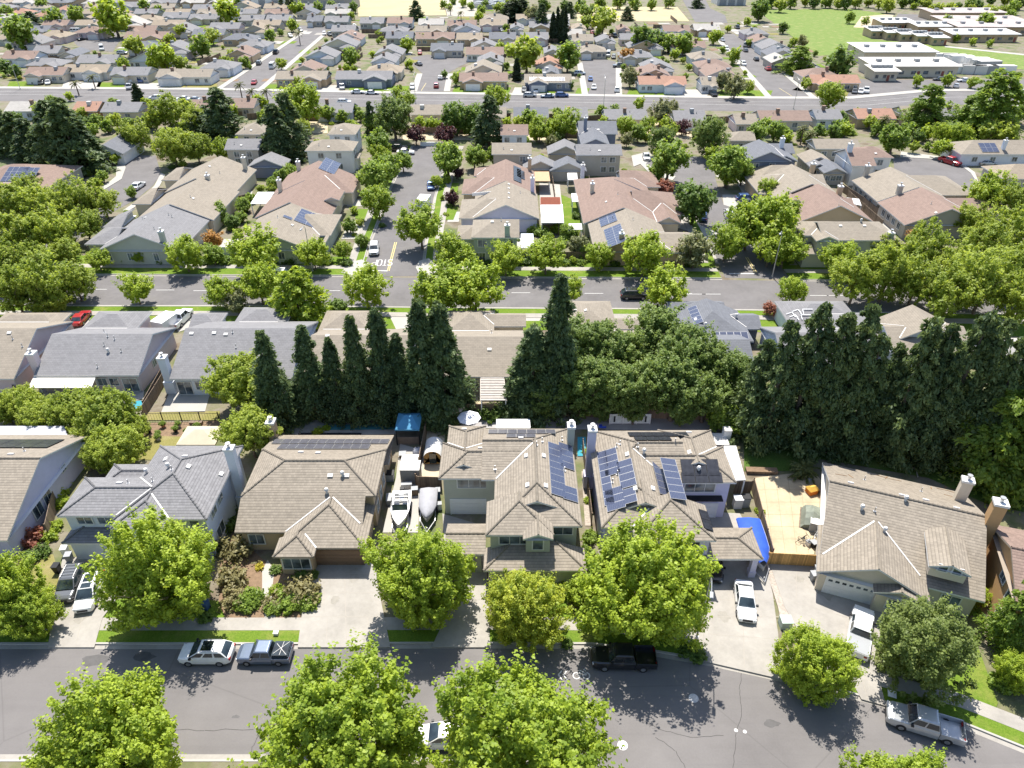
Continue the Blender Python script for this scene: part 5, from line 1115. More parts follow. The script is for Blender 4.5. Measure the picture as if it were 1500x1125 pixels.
# between the hip roof and the many hipped house
def gazebo(px, py, w, d, z, m, label, wall=None):
    o = root('gazebo', label, 'gazebo', P(px, py), 0, None); k = MB(); a, b = w / 2, d / 2
    for q in ([(-a, -b, z), (a, -b, z), (.5, 0, z + .9), (-.5, 0, z + .9)], [(a, b, z), (-a, b, z), (-.5, 0, z + .9), (.5, 0, z + .9)], [(a, -b, z), (a, b, z), (.5, 0, z + .9)], [(-a, b, z), (-a, -b, z), (-.5, 0, z + .9)]): k.face(q)
    for s, t in (((-a, -b), (a, -b)), ((a, -b), (a, b)), ((a, b), (-a, b)), ((-a, b), (-a, -b))): k.face([(*s, z - .2), (*t, z - .2), (*t, z), (*s, z)])
    k.build('canopy', m, o)
    for x in (-a + .1, a - .1):
        for y in (-b + .1, b - .1): k = MB(); k.box(x - .06, y - .06, 0, x + .06, y + .06, z); k.build('post', M_BLACK, o)
    if wall: k = MB(); k.box(-a + .2, -b + .25, 0, a - .2, -b + .35, 1.1); k.build('bar_counter', wall, o)
    return o
gazebo(601, 640, 3.0, 3.4, 2.5, mat('canvas_blue', (.08, .26, .42), .8, .08), 'blue fabric gazebo behind the side yard', mat('bar_wood', (.2, .16, .13), .8, .2, 3))
gazebo(302, 662, 4.6, 3.6, 2.6, mat('canvas_cream', (.5, .44, .32), .85, .06), 'cream fabric gazebo behind the grey roofed house')
o = root('barrel_sauna', 'wooden barrel sauna with rounded pale roof between two houses', 'sauna', P(636, 672), 0); k = MB(); n = 16
A = [(1.1 * math.cos(PI * i / n), -1.3, 1.1 + 1.1 * math.sin(PI * i / n)) for i in range(n + 1)]; Bb = [(x, 1.5, z) for x, y, z in A]
for i in range(n): k.face([A[i], A[i + 1], Bb[i + 1], Bb[i]])
k.build('roof', M_VENT, o); k = MB(); k.face([(q[0], -1.15, q[2]) for q in A][::-1] + [(-1.1, -1.15, .2), (1.1, -1.15, .2)][::1]); k.box(-1.08, -1.14, .2, 1.08, 1.4, .6); k.build('end_wall', M_FENCEN, o); k = MB(); k.box(-.4, -1.22, .3, .4, -1.16, 1.8); k.build('door', M_CARGL, o)
boxy('garden_shed', 'grey garden shed with pale ribbed lid near the boat', 'shed', 603, 702, 2.2, 1.7, 2.1, mat('shed_grey', (.28, .27, .25), .8, .1, 2), lid=M_VENT); boxy('pool_equipment_box', 'white slatted equipment roof beside the grey shed', 'equipment box', 602, 684, 2.1, 2.0, 1.0, M_VENT, lid=M_WHITE)
o = root('covered_barbecue', 'round barbecue under a silver cover by the fence', 'barbecue', P(612, 668), 0); k = MB(); k.loft([[(r * math.cos(i * PI / 6), r * math.sin(i * PI / 6), z) for i in range(12)] for r, z in ((.55, 0), (.6, .7), (.45, 1.1), (.1, 1.3))]); k.build('cover', mat('silver_cover', (.45, .46, .5), .5, .15, 3), o, True, True); k = MB(); k.tube((0, 0, 1.28), (0, 0, 1.42), .07); k.build('knob', M_BLACK, o)
boxy('air_conditioner', 'dark air conditioner against the hip roofed house', 'air conditioner', 572, 702, .9, .9, 1.0, M_PLAST, lid=M_BLACK)
k = root('hose_reel', 'small coiled hose on the pale side yard', 'hose', P(587, 672), 0); m_ = MB(); [m_.tube((.3 * math.cos(i * .6), .3 * math.sin(i * .6), .05), (.3 * math.cos(i * .6 + .6), .3 * math.sin(i * .6 + .6), .05), .05, n=5) for i in range(11)]; m_.build('hose', M_BLACK, k)
fence([(610, 712), (619, 665), (627, 622)], 'brown board fence running between the boat and the sauna', group=None); fence([(612, 715), (647, 716)], 'dark slatted gate fence in front of the sauna yard', group=None)
fence([(378, 612), (470, 610), (560, 610), (640, 608), (740, 608), (870, 611), (1000, 614), (1075, 618)], 'long brown fence behind the near back yards', group=None)
fence([(1101, 718), (1113, 765), (1128, 822)], 'brown fence between blue boat and tan patio', group=None)
fence([(1122, 827), (1196, 831)], 'new orange wooden gate closing the tan patio', 1.75, M_FENCEN, 'wood_gate', group=None)
fence([(1075, 722), (1098, 722)], 'short dark fence behind the carport bins', group=None)
fence([(74, 786), (88, 722), (110, 688)], 'low fence between lavender wall and grey roofed house', group=None); fence([(130, 690), (196, 672)], 'pale fence at the left edge of the dry back lawn', group=None)
fence([(196, 640), (200, 610)], 'short fence left of the garden bed', group=None)
fence([(866, 770), (858, 700), (853, 660)], 'brown fence in the narrow gap between the two-storey houses', group=None)
o = root('iron_fence', 'black iron rail fence behind the planted back garden', 'fence', P(212, 618), 0); a, b = P(212, 618), P(322, 618); k = MB(); [k.tube((0, 0, z), b - a + Vector((0, 0, z)), .03, n=4) for z in (.25, 1.35)]; L_ = (b - a).length; [k.tube((i * .35, (b - a).y * i * .35 / L_, 0), (i * .35, (b - a).y * i * .35 / L_, 1.4), .014, n=4, caps=False) for i in range(int(L_ / .35))]; k.build('railing', M_BLACK, o)
for i in range(5): k = MB(); k.box(-.05, -.05, 0, .05, .05, 1.6); e = k.build('post', M_BLACK, o); e.location = (b - a) * (i / 4)
# umbrellas, slide, mirror panel, patio covers of the near yards
def umbrella(px, py, r, m, label):
    o = root('patio_umbrella', label, 'umbrella', P(px, py), 0, 'patio umbrellas'); k = MB(); n = 8; E = [(r * math.cos(2 * PI * i / n), r * math.sin(2 * PI * i / n), 2.2) for i in range(n)]
    for i in range(n): k.face([E[i], E[(i + 1) % n], (0, 0, 2.9)]); k.face([E[(i + 1) % n], E[i], (0, 0, 2.8)])
    k.build('canopy', m, o); k = MB(); k.tube((0, 0, 0), (0, 0, 2.95), .03); k.build('pole', M_METAL, o); k = MB(); k.tube((0, 0, 0), (0, 0, .1), .35, n=12); k.build('base', M_BLACK, o)
umbrella(688, 632, 1.5, mat('canvas_white', (.68, .67, .7), .85, .05), 'white patio umbrella behind the many hipped house'); umbrella(667, 617, 1.3, mat('canvas_pink', (.55, .4, .3), .85, .05), 'pale tan patio umbrella by the lattice pergola')
cover([(727, 628), (777, 628), (776, 615), (727, 615)], 2.7, M_WHITE, 'white flat patio cover behind the many hipped house')
cover([(1064, 706), (1092, 704), (1078, 654), (1060, 654)], 2.8, mat('cover_pale_grey', (.55, .54, .52), .8, .08, 2), 'pale grey lattice patio cover beside the solar covered house')
cover([(704, 587), (742, 587), (738, 553), (704, 553)], 2.8, mat('pergola_wood', (.52, .47, .42), .8, .15, 2), 'weathered slatted pergola behind the dark conifers', 'pergola', 'pergola', slats=14)
o = root('garden_slide', 'blue plastic slide by the back fence', 'slide', P(878, 634), .9); k = MB()
S_ = [(-1.0 + i * .35, 1.7 - 1.45 * (i / 6) ** .8) for i in range(7)]
for (x, z), (x2, z2) in zip(S_, S_[1:]): k.face([(x, -.3, z), (x2, -.3, z2), (x2, .3, z2), (x, .3, z)]); [k.face([(x, y, z), (x2, y, z2), (x2, y, z2 + .3), (x, y, z + .3)]) for y in (-.3, .3)]
k.build('chute', mat('plastic_blue', (.02, .07, .5), .4, .08), o); k = MB(); [k.tube((-1.0, y, 0), (-1.0, y, 2.1), .05) for y in (-.3, .3)]; [k.tube((-1.0, -.3, z), (-1.0, .3, z), .03) for z in (.4, .8, 1.2, 1.6)]; k.build('ladder', M_METAL, o)
o = root('framed_panel', 'long white framed panel standing at the back fence', 'panel', P(922, 621), 0); k = MB(); k.box(-2.6, -.05, .15, 2.6, .05, 1.6); k.build('board', mat('panel_white', (.62, .66, .62), .6, .25, 2), o); k = MB(); [k.box(x - .06, -.1, 0, x + .06, -.06, 1.65) for x in (-2.6, -.87, .87, 2.6)]; [k.box(-2.6, -.1, z, 2.6, -.06, z + .08) for z in (.15, 1.55)]; k.build('frame', M_WHITE, o)
k = MB(); [k.box(x - .1, -.13, .4, x + .1, -.1, 1.3) for x in (-2.0, 2.0)]; k.build('handle', M_BLACK, o)
boxy('hot_tub', 'grey covered hot tub behind the solar covered house', 'hot tub', 1050, 652, 2.2, 2.2, .95, mat('tub_grey', (.3, .3, .32), .6, .1), lid=M_VENT); boxy('storage_cabinet', 'tall white storage cabinet behind the solar covered house', 'cabinet', 1062, 646, .9, .9, 1.9, M_WHITE, lid=M_VENT)
# carport side
for i, (px, py, l) in enumerate(((1079, 742, 'pale box of pool equipment beside a dark twin'), (1090, 740, 'dark grey box of pool equipment beside a pale twin'))): boxy('equipment_box', l, 'equipment box', px, py, .9, .8, 1.3, M_VENT if i == 0 else M_PLAST, lid=M_WHITE if i == 0 else M_BLACK)
bin_(1196, 842, mat('bin_grey', (.33, .34, .35), .6, .08), 'grey wheelie bin beside the garage, rear one'); bin_(1199, 852, M_WHITE, 'white wheelie bin beside the garage, middle one'); bin_(1190, 850, MATS['bin_grey'], 'pale grey wheelie bin by the driveway edge')
boxy('utility_box', 'pale green utility box on the river rock strip', 'utility box', 1149, 917, 1.0, .9, .95, mat('utility_green', (.42, .5, .44), .6, .06), lid=MATS['utility_green']); boxy('water_meter_cover', 'white meter lid in the grass beside the silver pickup', 'meter lid', 1306, 1018, .6, .6, .13, M_WHITE, RZ6, lid=M_WHITE)
bin_(303, 892, mat('bin_blue', (.05, .1, .2), .6, .1), 'dark blue wheelie bin in shade under the left tree'); boxy('utility_pedestal', 'small white box in the grass by the blue pickup', 'utility box', 405, 930, .4, .3, .35, M_WHITE, lid=M_WHITE)
bin_(98, 812, M_WHITE, 'white bin beside the garage of the grey roofed house'); bin_(104, 822, MATS['bin_grey'], 'dark bin behind the parked estate car'); bin_(86, 838, M_BLACK, 'black bin on the dry lawn, left')
# tan patio
bike(1171, 790, .6, 'bicycle lying at the front of the tan patio, left', M_BLACK); bike(1180, 794, -.7, 'black bicycle leaning by the clutter, tan patio', M_BLACK); bike(1190, 786, 1.2, 'white framed bicycle among the clutter by the wall', M_WHITE)
def tarp(px, py, w, d, z, m, label, rz=0):
    o = root('covered_pile', label, 'covered pile', P(px, py), rz); k = MB(); g = np.random.default_rng(int(px)); S2 = []
    for i in range(6):
        x = -w / 2 + w * i / 5; hh = z * (.45 + .55 * math.sin(PI * (i + .5) / 6)) * g.uniform(.8, 1.1); S2.append([(x, -d / 2, 0), (x + g.normal() * .08, -d * .35, hh * .8), (x, g.normal() * .1, hh), (x, d * .35, hh * .75), (x, d / 2, 0)])
    k.loft(S2, closed=False, cap=False); k.face(S2[0]); k.face(S2[-1]); k.build('tarp', m, o, False, True); k = MB(); k.box(-w / 2 - .1, -d / 2 - .1, 0, w / 2 + .1, d / 2 + .1, .06); k.build('pallet', M_FENCE, o)
tarp(1188, 762, 3.2, 2.2, 1.5, mat('tarp_green', (.2, .22, .18), .8, .25, 2), 'pile under a dull green tarp by the white wall', 1.2); boxy('metal_cabinet', 'grey metal cabinet beside the green tarp', 'cabinet', 1192, 776, 1.1, .9, 1.2, M_PLAST, RZ6, lid=M_VENT)
o = root('toy_slide', 'orange and red plastic toy house on the tan patio', 'toy', P(1188, 722), .3); o.scale = (.75,) * 3; k = MB(); k.box(-.7, -.6, 0, .7, .6, .9); k.build('body', mat('plastic_orange', (.75, .22, .03), .5, .08), o, bevel=.06); k = MB(); k.face([(.7, -.5, .8), (1.5, -.5, .05), (1.5, .3, .05), (.7, .3, .8)]); k.build('slide', mat('plastic_red', (.7, .06, .03), .5, .05), o); k = MB(); k.loft([[(-.8, -.7, .9), (.8, -.7, .9), (.8, .7, .9), (-.8, .7, .9)], [(-.5, -.1, 1.4), (.5, -.1, 1.4), (.5, .1, 1.4), (-.5, .1, 1.4)]]); k.build('roof', mat('plastic_yellow', (.65, .4, .08), .5, .08), o)
for px, py, s, l in ((1184, 798, .5, 'small white crate in the clutter by the gate'), (1191, 800, .6, 'dark crate at the corner of gate and wall'), (1186, 706, .4, 'small green pot near the toy house')): boxy('crate', l, 'crate', px, py, s, s, s, M_WHITE if 'white' in l else (M_BLACK if 'dark' in l else MATS['utility_green']), .4, lid=M_PLAST, group='clutter on the tan patio')
boxy('raised_bed', 'long low timber bed along the back of the tan patio', 'planter', 1115, 692, 3.6, .8, .4, M_FENCE, -.05, lid=M_MULCH)
# back garden ornaments
for i, (px, py) in enumerate(((219, 634), (233, 640), (240, 626), (258, 633), (262, 626), (290, 628), (208, 648), (232, 645), (276, 636))): 
    o = root('garden_pot', None, 'pot', P(px, py), 0, 'pots in the back garden'); k = MB(); k.tube((0, 0, 0), (0, 0, .5), .2, .3, 10); k.build('pot', M_BLACK if i % 3 == 0 else (M_CONC2 if i % 3 == 1 else mat('terracotta', (.4, .2, .12), .8, .1)), o); c_ = inst('plant', PROTO['shrub'][i % 3][0], o); c_.location = (0, 0, .6); c_.scale = (.45,) * 3; late(o, 'garden pot with plant', 'in the planted back garden', 'pots in the back garden')
boxy('garden_bench', 'small brown bench at the fence of the back garden', 'bench', 288, 622, 1.6, .5, .5, M_FENCE, 0, legs=True)
cover([(-60, 640), (100, 640), (94, 625), (-60, 625)], 2.9, M_CORR, 'corrugated patio roof behind the lavender walled house')

for x_, y_, w_, d_, h_, m_, l_ in ((572, 735, .8, 1.2, .7, M_PLAST, 'dark storage trunk beside the open boat'), (608, 724, .7, .6, .9, M_FENCE, 'small brown crate stack between boat and fence'), (596, 716, 1.2, .5, .8, M_VENT, 'pale folded trailer parts behind the open boat'), (642, 728, .5, .7, 1.1, MATS['bin_blue'], 'blue drum cabinet right of the tarped boat'), (644, 745, .5, .5, .8, M_WHITE, 'white box right of the tarped boat'), (590, 668, .8, .8, .4, M_FENCE, 'low wooden planter on the pale side yard')):
    boxy('storage_box', l_, 'box', x_, y_, w_, d_, h_, m_, .1, lid=M_PLAST, group='clutter of the boat yard')
SMOOTH[0] = True
# ------------------------------------------------------------------ row whose backs face the camera (south side of the middle street)
G_B = 'houses on the near side of the middle street'; G_C = 'houses on the far side of the middle street'; G_D = 'houses along the side streets'
def small_win(h, bi, side, spots, z=1.6, w=1.3, hh=1.1):
    for t in spots: h.win(bi, side, t, z, w, hh)
h = House('beige gabled house with pinkish gable wall at the left, middle row', 'house', (-10, 520), 'beige', 'pink', group=G_B)
h.nearR(-260, 555, 20, 481, 3.0, 'sn'); h.blk((-20, 482), (106, 458), 3.0, 'snew'); h.chimney(45, 516, 5.6, 1.0, 1.0); small_win(h, 0, 'e', (.3, .5), 1.9, .7, .9); h.vent(14, 488); h.vent(19, 497, 1); h.vent(33, 508, 1); h.done()
h = House('grey roofed house with white awning and pinkish gable wall', 'house', (140, 520), 'grey', 'pink', group=G_B)
h.nearR(49, 550, 203, 489, 3.0, 'sn'); h.blk((112, 489), (223, 456), 3.0, 'snwe'); small_win(h, 0, 's', (.62, .74), 1.7, 1.2, 1.1); h.win(0, 's', .9, 1.2, 2.0, 2.0, 2); small_win(h, 0, 'e', (.4,), 1.7, 1.0, 1.0)
for q in ((158, 493, 1), (168, 497, 1), (153, 506, 1), (159, 516, 2), (178, 515, 1), (143, 538, 1), (153, 487, 1)): h.vent(*q)
h.chimney(45 + 1000, 0, 1) if False else None; h.done()
cover([(42, 569), (134, 569), (141, 552), (50, 552)], 2.6, mat('awning_cream', (.66, .62, .54), .8, .05), 'white patio awning behind the grey roofed middle house')
h = House('grey roofed house with white chimney behind the yellow green trees', 'house', (340, 520), 'grey', 'sky', group=G_B)
h.nearR(248, 555, 428, 481, 3.0, 'sn'); h.blk((276, 480), (334, 458), 3.0, 'sne'); h.blk((338, 480), (432, 450), 3.0, 'snwe'); h.chimney(237, 522, 5.7, 1.0, 1.0)
h.win(0, 's', .07, 1.2, 1.9, 2.0, 2); small_win(h, 0, 's', (.22, .32, .6), 1.6, 1.6, 1.2)
for q in ((281, 489), (314, 488), (331, 490), (382, 489), (341, 487, 1), (346, 509, 1)): h.vent(*q)
h.done()
h = House('beige house mostly hidden behind the row of dark conifers', 'house', (530, 520), 'beige', 'cream', group=G_B)
h.nearR(444, 552, 598, 491, 3.0, 'sn'); h.blk((464, 488), (556, 455), 3.0, 'snew'); h.vent(480, 492); h.vent(516, 496); h.vent(513, 489, 1); h.done()
h = House('beige house between the dark conifers with slatted pergola behind', 'house', (715, 520), 'beige', 'cream', group=G_B)
h.nearR(650, 552, 768, 493, 3.0, 'sn'); h.blk((650, 490), (725, 455), 3.0, 'snew'); h.blk((700, 478), (770, 459), 2.9, 'sn'); small_win(h, 0, 's', (.3, .45), 1.6, 1.3, 1.2); h.vent(717, 512); h.vent(720, 488, 1); h.done()
h = House('beige house with hipped garage peeping over the dull green trees', 'house', (885, 510), 'beige', 'cream', group=G_B)
h.nearR(838, 552, 950, 493, 3.0, 'sn'); h.blk((826, 487), (894, 441), 3.0, 'snew'); h.blk((893, 482), (944, 466), 2.9, 'sn'); h.vent(843, 455); h.vent(858, 455); h.done()
h = House('blue grey roofed house with solar panels above the dull green trees', 'house', (1040, 510), 'dgrey', 'slate', group=G_B)
h.nearR(985, 552, 1110, 497, 3.0, 'sn'); h.blk((980, 458), (1055, 441), 3.0, 'sn'); h.blk((1000, 500), (1080, 455), 3.0, 'sew'); h.blk((1060, 482), (1103, 459), 2.9, 'sn'); h.solar(1043, 487, 5, 1, 1.0, 1.7); h.solar(1020, 448, 5, 1, 1.0, 1.4); h.vent(1033, 478, 2); h.vent(1078, 465, 2); h.vent(1019, 468); h.done()
h = House('grey roofed house behind the dark conifer row with roof frames', 'house', (1215, 510), 'grey', 'sky', group=G_B)
h.nearR(1150, 545, 1280, 487, 3.0, 'sn'); h.blk((1158, 478), (1235, 441), 3.0, 'snew'); h.blk((1200, 500), (1262, 458), 3.0, 'snew')
k = MB()
for q in ((1163, 462), (1172, 458), (1182, 454), (1168, 466), (1180, 462)):
    c, n = h.hit(*q); k.box(-.8, -.05, .1, .8, .05, .18, 0, h.frame(c, n)); k.box(-.8, -.9, .1, -.7, .05, .18, 0, h.frame(c, n))
k.build('roof_rack', M_WHITE, h.root); h.done()
h = House('brownish grey house with dark shaded slope beside the big olive trees', 'house', (1360, 480), 'beige', 'sky', group=G_B)
h.ridgeY(1368, 478, 446, 6, 6, 3.2, 'ew', .5); h.nearR(1310, 520, 1430, 478, 3.0, 'sn'); h.done()
h = House('pale roofed house mostly hidden at the right of the conifers', 'house', (1470, 530), 'pale', 'white', group=G_B)
h.nearR(1455, 530, 1580, 500, 3.0, 'sn'); h.done()
# yard fences of this row
for pts in ([(30, 602), (20, 555)], [(212, 612), (232, 580), (246, 556)], [(214, 604), (240, 556)], [(446, 600), (452, 553)], [(600, 600), (606, 550)], [(772, 600), (780, 550)], [(955, 600), (962, 550)], [(1130, 600), (1135, 552)], [(1290, 600), (1292, 550)]):
    fence(pts, zone='behind the middle row of houses', group='fences of the middle row')
boxy('patio_sofa', 'pale outdoor sofa on the patio of the grey roofed house', 'sofa', 168, 570, 2.0, .9, .7, M_VENT, lid=M_WHITE); boxy('patio_table', 'small white patio table right of the sofa', 'table', 198, 569, 1.2, .9, .72, M_WHITE, legs=True, lid=M_WHITE)
boxy('air_conditioner', 'pale air conditioner between two blue walled houses', 'air conditioner', 436, 522, 1.0, 1.0, 1.1, M_VENT, lid=M_PLAST); boxy('garden_shed', 'small white shed between the conifers and grey house', 'shed', 437, 540, 1.6, 1.6, 1.9, M_WHITE, lid=M_VENT)
# ------------------------------------------------------------------ blocks beyond the middle street
h = House('grey roofed house with pale gable end facing the middle street', 'house', (205, 340), 'grey', 'sage', group=G_C)
h.ridgeY(196, 343, 299, 7.6, 7.6, 3.0, 'ew', .42); h.blk((123, 358), (196, 333), 3.0, 'snw', .38); h.blk((150, 333), (200, 314), 3.0, 'sw', .36); h.chimney(235, 338, 6.4, .8, .8)
small_win(h, 0, 's', (.08, .35, .68), 1.6, .9, 1.4); 
for q in ((226, 336, 1), (213, 319), (247, 315, 1), (252, 318, 1), (209, 321, 1)): h.vent(*q)
h.done(); cover([(262, 356), (284, 340), (296, 323), (280, 334)], 2.6, M_WHITE, 'white strip patio cover beside the grey roofed corner house')
h = House('beige gabled house, middle of the three facing the left street', 'house', (270, 300), 'beige', 'cream', group=G_C)
h.ridgeY(249, 299, 259, 7.8, 7.8, 3.0, 'ew', .42); h.blk((193, 299), (248, 276), 3.0, 'snw', .38); h.chimney(303, 256, 6.6, .8, .8); h.vent(283, 291); h.vent(279, 289, 1); h.done()
h = House('beige gabled house, farthest of the three facing the left street', 'house', (300, 262), 'beige', 'cream', group=G_C)
h.ridgeY(286, 261, 228, 7.8, 7.8, 3.0, 'ew', .42); h.blk((236, 264), (283, 246), 3.0, 'snw', .38); h.chimney(356, 230, 6.6, .8, .8); h.vent(307, 244); h.vent(322, 254, 1); h.done()
h = House('small grey gabled house behind the three beige houses', 'house', (383, 240), 'grey', 'slate', group=G_C); h.ridgeY(387, 233, 222, 4.5, 4.5, 2.8, 'ew'); h.done()
cover([(330, 262), (352, 262), (360, 246), (342, 246)], 2.6, MATS['cover_pale_grey'], 'grey flat patio cover by the beige houses, upper'); cover([(367, 299), (396, 299), (404, 282), (378, 282)], 2.6, M_WHITE, 'white patio cover left of the brown roofs')
h = House('beige house with solar panels at the corner of the side street', 'house', (430, 330), 'beige', 'green', group=G_D)
h.ridgeY(394, 343, 296, 7.2, 7.2, 3.0, 'ew', .43); h.blk((440, 345), (501, 314), 3.0, 'sne', .4); h.blk((474, 361), (492, 318), 3.0, 'ew', .42); h.solar(414, 318, 1, 1); h.solar(424, 326, 5, 2, 1.1, 1.7) if False else None
small_win(h, 0, 's', (.3, .6), 1.7, 1.1, 1.2)
for i, q in enumerate(((417, 304),)): h.solar(430, 323, 5, 2, 1.2, 2.2)
h.vent(428, 330); h.vent(407, 319, 1); h.done()
h = House('brown roofed house with small dormer facing the side street', 'house', (450, 280), 'brown', 'cream', group=G_D)
h.ridgeY(424, 296, 264, 7.6, 7.6, 3.0, 'ew', .43); h.blk((440, 314), (502, 284), 3.0, 'sne', .42); h.ridgeY(485, 289, 275, 1.6, 1.6, 4.3, 'ew', .4, oh=.2, fill=3); h.chimney(408, 263, 6.4, .8, .8); h.vent(428, 268, 1); h.done()
h = House('brown roofed house with a row of solar panels, side street', 'house', (480, 250), 'brown', 'cream', group=G_D)
h.ridgeY(446, 264, 235, 7.6, 7.6, 3.0, 'ew', .43); h.blk((470, 282), (530, 258), 3.0, 'sne', .42); h.solar(466, 247, 6, 2, 1.3, 1.8); h.chimney(436, 236, 6.4, .8, .8); h.done()
def two(label, xl, xr, y, yr, roof, wall, S='snew', ze=5.5, wins=(.3, .7), grp=G_D, low=True, ref=None):
    h = House(label, 'house', ((xl + xr) / 2, y + 12), roof, wall, group=grp); h.nearR(xl, y, xr, yr, ze, S); 
    for t in wins: h.win(0, 's', t, ze - 1.3, 1.3, 1.2)
    for t in wins: h.win(0, 's', t, 1.6, 1.3, 1.2)
    h.win(0, 'e' if (xl + xr) / 2 < 750 else 'w', .4, ze - 1.3, 1.2, 1.2); h.vent((xl + xr) / 2, y - 6); h.vent((xl * .7 + xr * .3), y - 8, 1)
    return h
h = two('two-storey white house with solar panel on beige hip roof', 446, 517, 221, 204, 'beige', 'white'); h.solar(452, 207, 5, 2, 1.6, 1.7); h.blk((495, 232), (530, 224), 2.9, 'sne'); h.done()
h = two('two-storey pale house with beige hip roof below the main road', 479, 521, 197, 179, 'beige', 'sky'); h.done()
h = two('two-storey house with beige hip roof among the left conifers', 344, 392, 197, 178, 'beige', 'cream'); h.done()
h = two('dark walled house with plain grey gable roof among conifers', 328, 379, 219, 203, 'grey', 'greige', 'sn', 4.6); h.done()
h = House('small blue grey gabled house at the head of the left street', 'house', (156, 208), 'dgrey', 'white', group=G_C); h.ridgeY(150, 212, 192, 4.5, 4.5, 2.8, 'ew', .5); h.done()
h = House('pinkish brown hip roofed house with solar panels at the far left', 'house', (40, 265), 'brown', 'greige', group=G_C)
h.nearR(-60, 277, 66, 240, 3.0, 'snew', .36); h.blk((-40, 290), (45, 268), 3.0, 'snew', .36); h.blk((40, 270), (101, 248), 3.0, 'snew', .36); h.solar(14, 245, 4, 3, 1.2, 1.7); h.solar(36, 246, 3, 2, 1.2, 1.7); h.done()
# right of the side street
h = House('two-storey green walled house with chimney on the corner', 'house', (715, 350), 'beige', 'green', group=G_D)
h.nearR(690, 348, 761, 321, 5.4, 'snw'); h.blk((668, 350), (700, 330), 4.0, 'snw'); h.win(0, 's', .2, 4.1, 1.6, 1.3, 2); h.win(0, 's', .82, 4.1, 1.3, 1.3, 2); h.win(0, 's', .15, 1.5, 1.8, 1.4, 3); h.chimney(743, 329, 7.6, .9, .8); h.vent(721, 325); h.vent(734, 323, 1); h.vent(722, 318, 2); h.done()
h = House('beige house with lavender gable end beside the white patio', 'house', (740, 300), 'beige', 'lav', group=G_D)
h.ridgeY(741, 300, 265, 6.7, 6.7, 3.1, 'ew', .43); h.blk((672, 320), (735, 292), 3.0, 'snw', .4); h.chimney(780, 260, 6.6, .8, .8)
k = MB(); q, n = h.hit(712, 284); k.box(-3.0, -.05, -.2, 3.0, .05, .45); o = k.build('clerestory', M_WHITE, h.root); o.matrix_local = Matrix.Translation(q) @ Matrix.Rotation(.25, 4, 'Z')
for q in ((745, 270), (745, 276), (745, 283), (745, 290), (762, 283, 1)): h.vent(*q)
h.done()
h = House('brown roofed house with long grey solar strip, side street', 'house', (735, 250), 'brown', 'tan', group=G_D)
h.ridgeY(740, 265, 233, 6.7, 6.7, 3.1, 'ew', .43); h.blk((676, 284), (735, 262), 3.0, 'snw', .4); h.blk((694, 258), (735, 246), 3.0, 'nsw', .4); h.solar(752, 264, 9, 1, 1.1, 1.9, True); h.solar(757, 259, 5, 1, 1.1, 1.9, True); h.chimney(776, 231, 6.4, .8, .8); h.done()
cover([(793, 327), (826, 327), (824, 300), (792, 300)], 2.6, M_WHITE, 'large white flat patio cover between the two blocks'); cover([(792, 300), (821, 300), (820, 289), (792, 289)], 2.7, mat('cover_redwood', (.3, .09, .05), .8, .15, 2), 'reddish slatted patio cover above the white one', slats=16)
cover([(783, 266), (806, 266), (804, 252), (782, 252)], 2.7, mat('cover_tan', (.45, .3, .17), .8, .1), 'tan patio cover between the two brown roofed rows'); cover([(838, 296), (859, 296), (858, 284), (837, 284)], 2.7, M_WHITE, 'small white patio cover on the left of the brown roofs'); cover([(832, 264), (846, 264), (845, 254), (831, 254)], 2.7, M_WHITE, 'tiny white patio cover below the grey gables'); cover([(833, 337), (853, 337), (852, 328), (833, 328)], 2.5, MATS['cover_pale_grey'], 'small grey shed roof in the middle back yards'); cover([(763, 364), (783, 364), (781, 343), (763, 343)], 2.8, mat('cover_white_metal', (.62, .64, .68), .5, .1, 2), 'white metal patio cover beside the green walled house')
fence([(778, 382), (840, 382), (900, 384)], 'dark fence along the lawn of the middle street', group=None); fence([(818, 345), (812, 290), (808, 262)], 'long fence between the two middle back yards', group=None)
fence([(300, 375), (350, 372)], 'white plank fence beside the orange leaved tree', 1.6, M_WHITE, 'picket_fence', group=None)
h = House('beige house with two blue solar arrays facing the middle street', 'house', (930, 330), 'beige', 'tan', group=G_D)
h.ridgeY(931, 345, 304, 7.2, 7.2, 3.0, 'ew', .43); h.blk((950, 370), (1006, 340), 3.0, 'sn', .36); h.chimney(911, 341, 6.2, .8, .8); h.solar(893, 318, 6, 2, 1.15, 1.7) if False else None
h.solar(909, 328, 8, 2, 1.0, 1.65); h.solar(901, 312, 4, 2, 1.0, 1.65); h.vent(927, 322, 1); h.vent(897, 320, 1); h.done()
h = House('large brown roofed house with gabled porch, second cul-de-sac', 'house', (940, 290), 'brown', 'cream', group=G_D)
h.ridgeY(913, 304, 260, 7.6, 7.6, 3.0, 'ew', .43); h.blk((930, 315), (985, 282), 3.0, 'sne', .42); h.ridgeY(980, 318, 286, 2.6, 2.6, 3.1, 'ew', .5); h.chimney(868, 268, 6.3, .8, .8); h.vent(888, 296); h.vent(905, 285, 1); h.done()
h = House('brown hip roofed house at the bend of the second cul-de-sac', 'house', (910, 255), 'brown', 'cream', group=G_D)
h.ridgeY(900, 262, 242, 8, 8, 3.0, 'ewn', .4); h.blk((910, 274), (957, 252), 3.0, 'sne', .4); h.chimney(854, 241, 6.0, .8, .8, wm('sky')); h.vent(897, 250); h.done()
h = two('two-storey house with plain grey gable roof, right of centre', 844, 912, 227, 211, 'grey', 'greige', 'sn', 5.2, (.62, .82)); h.done()
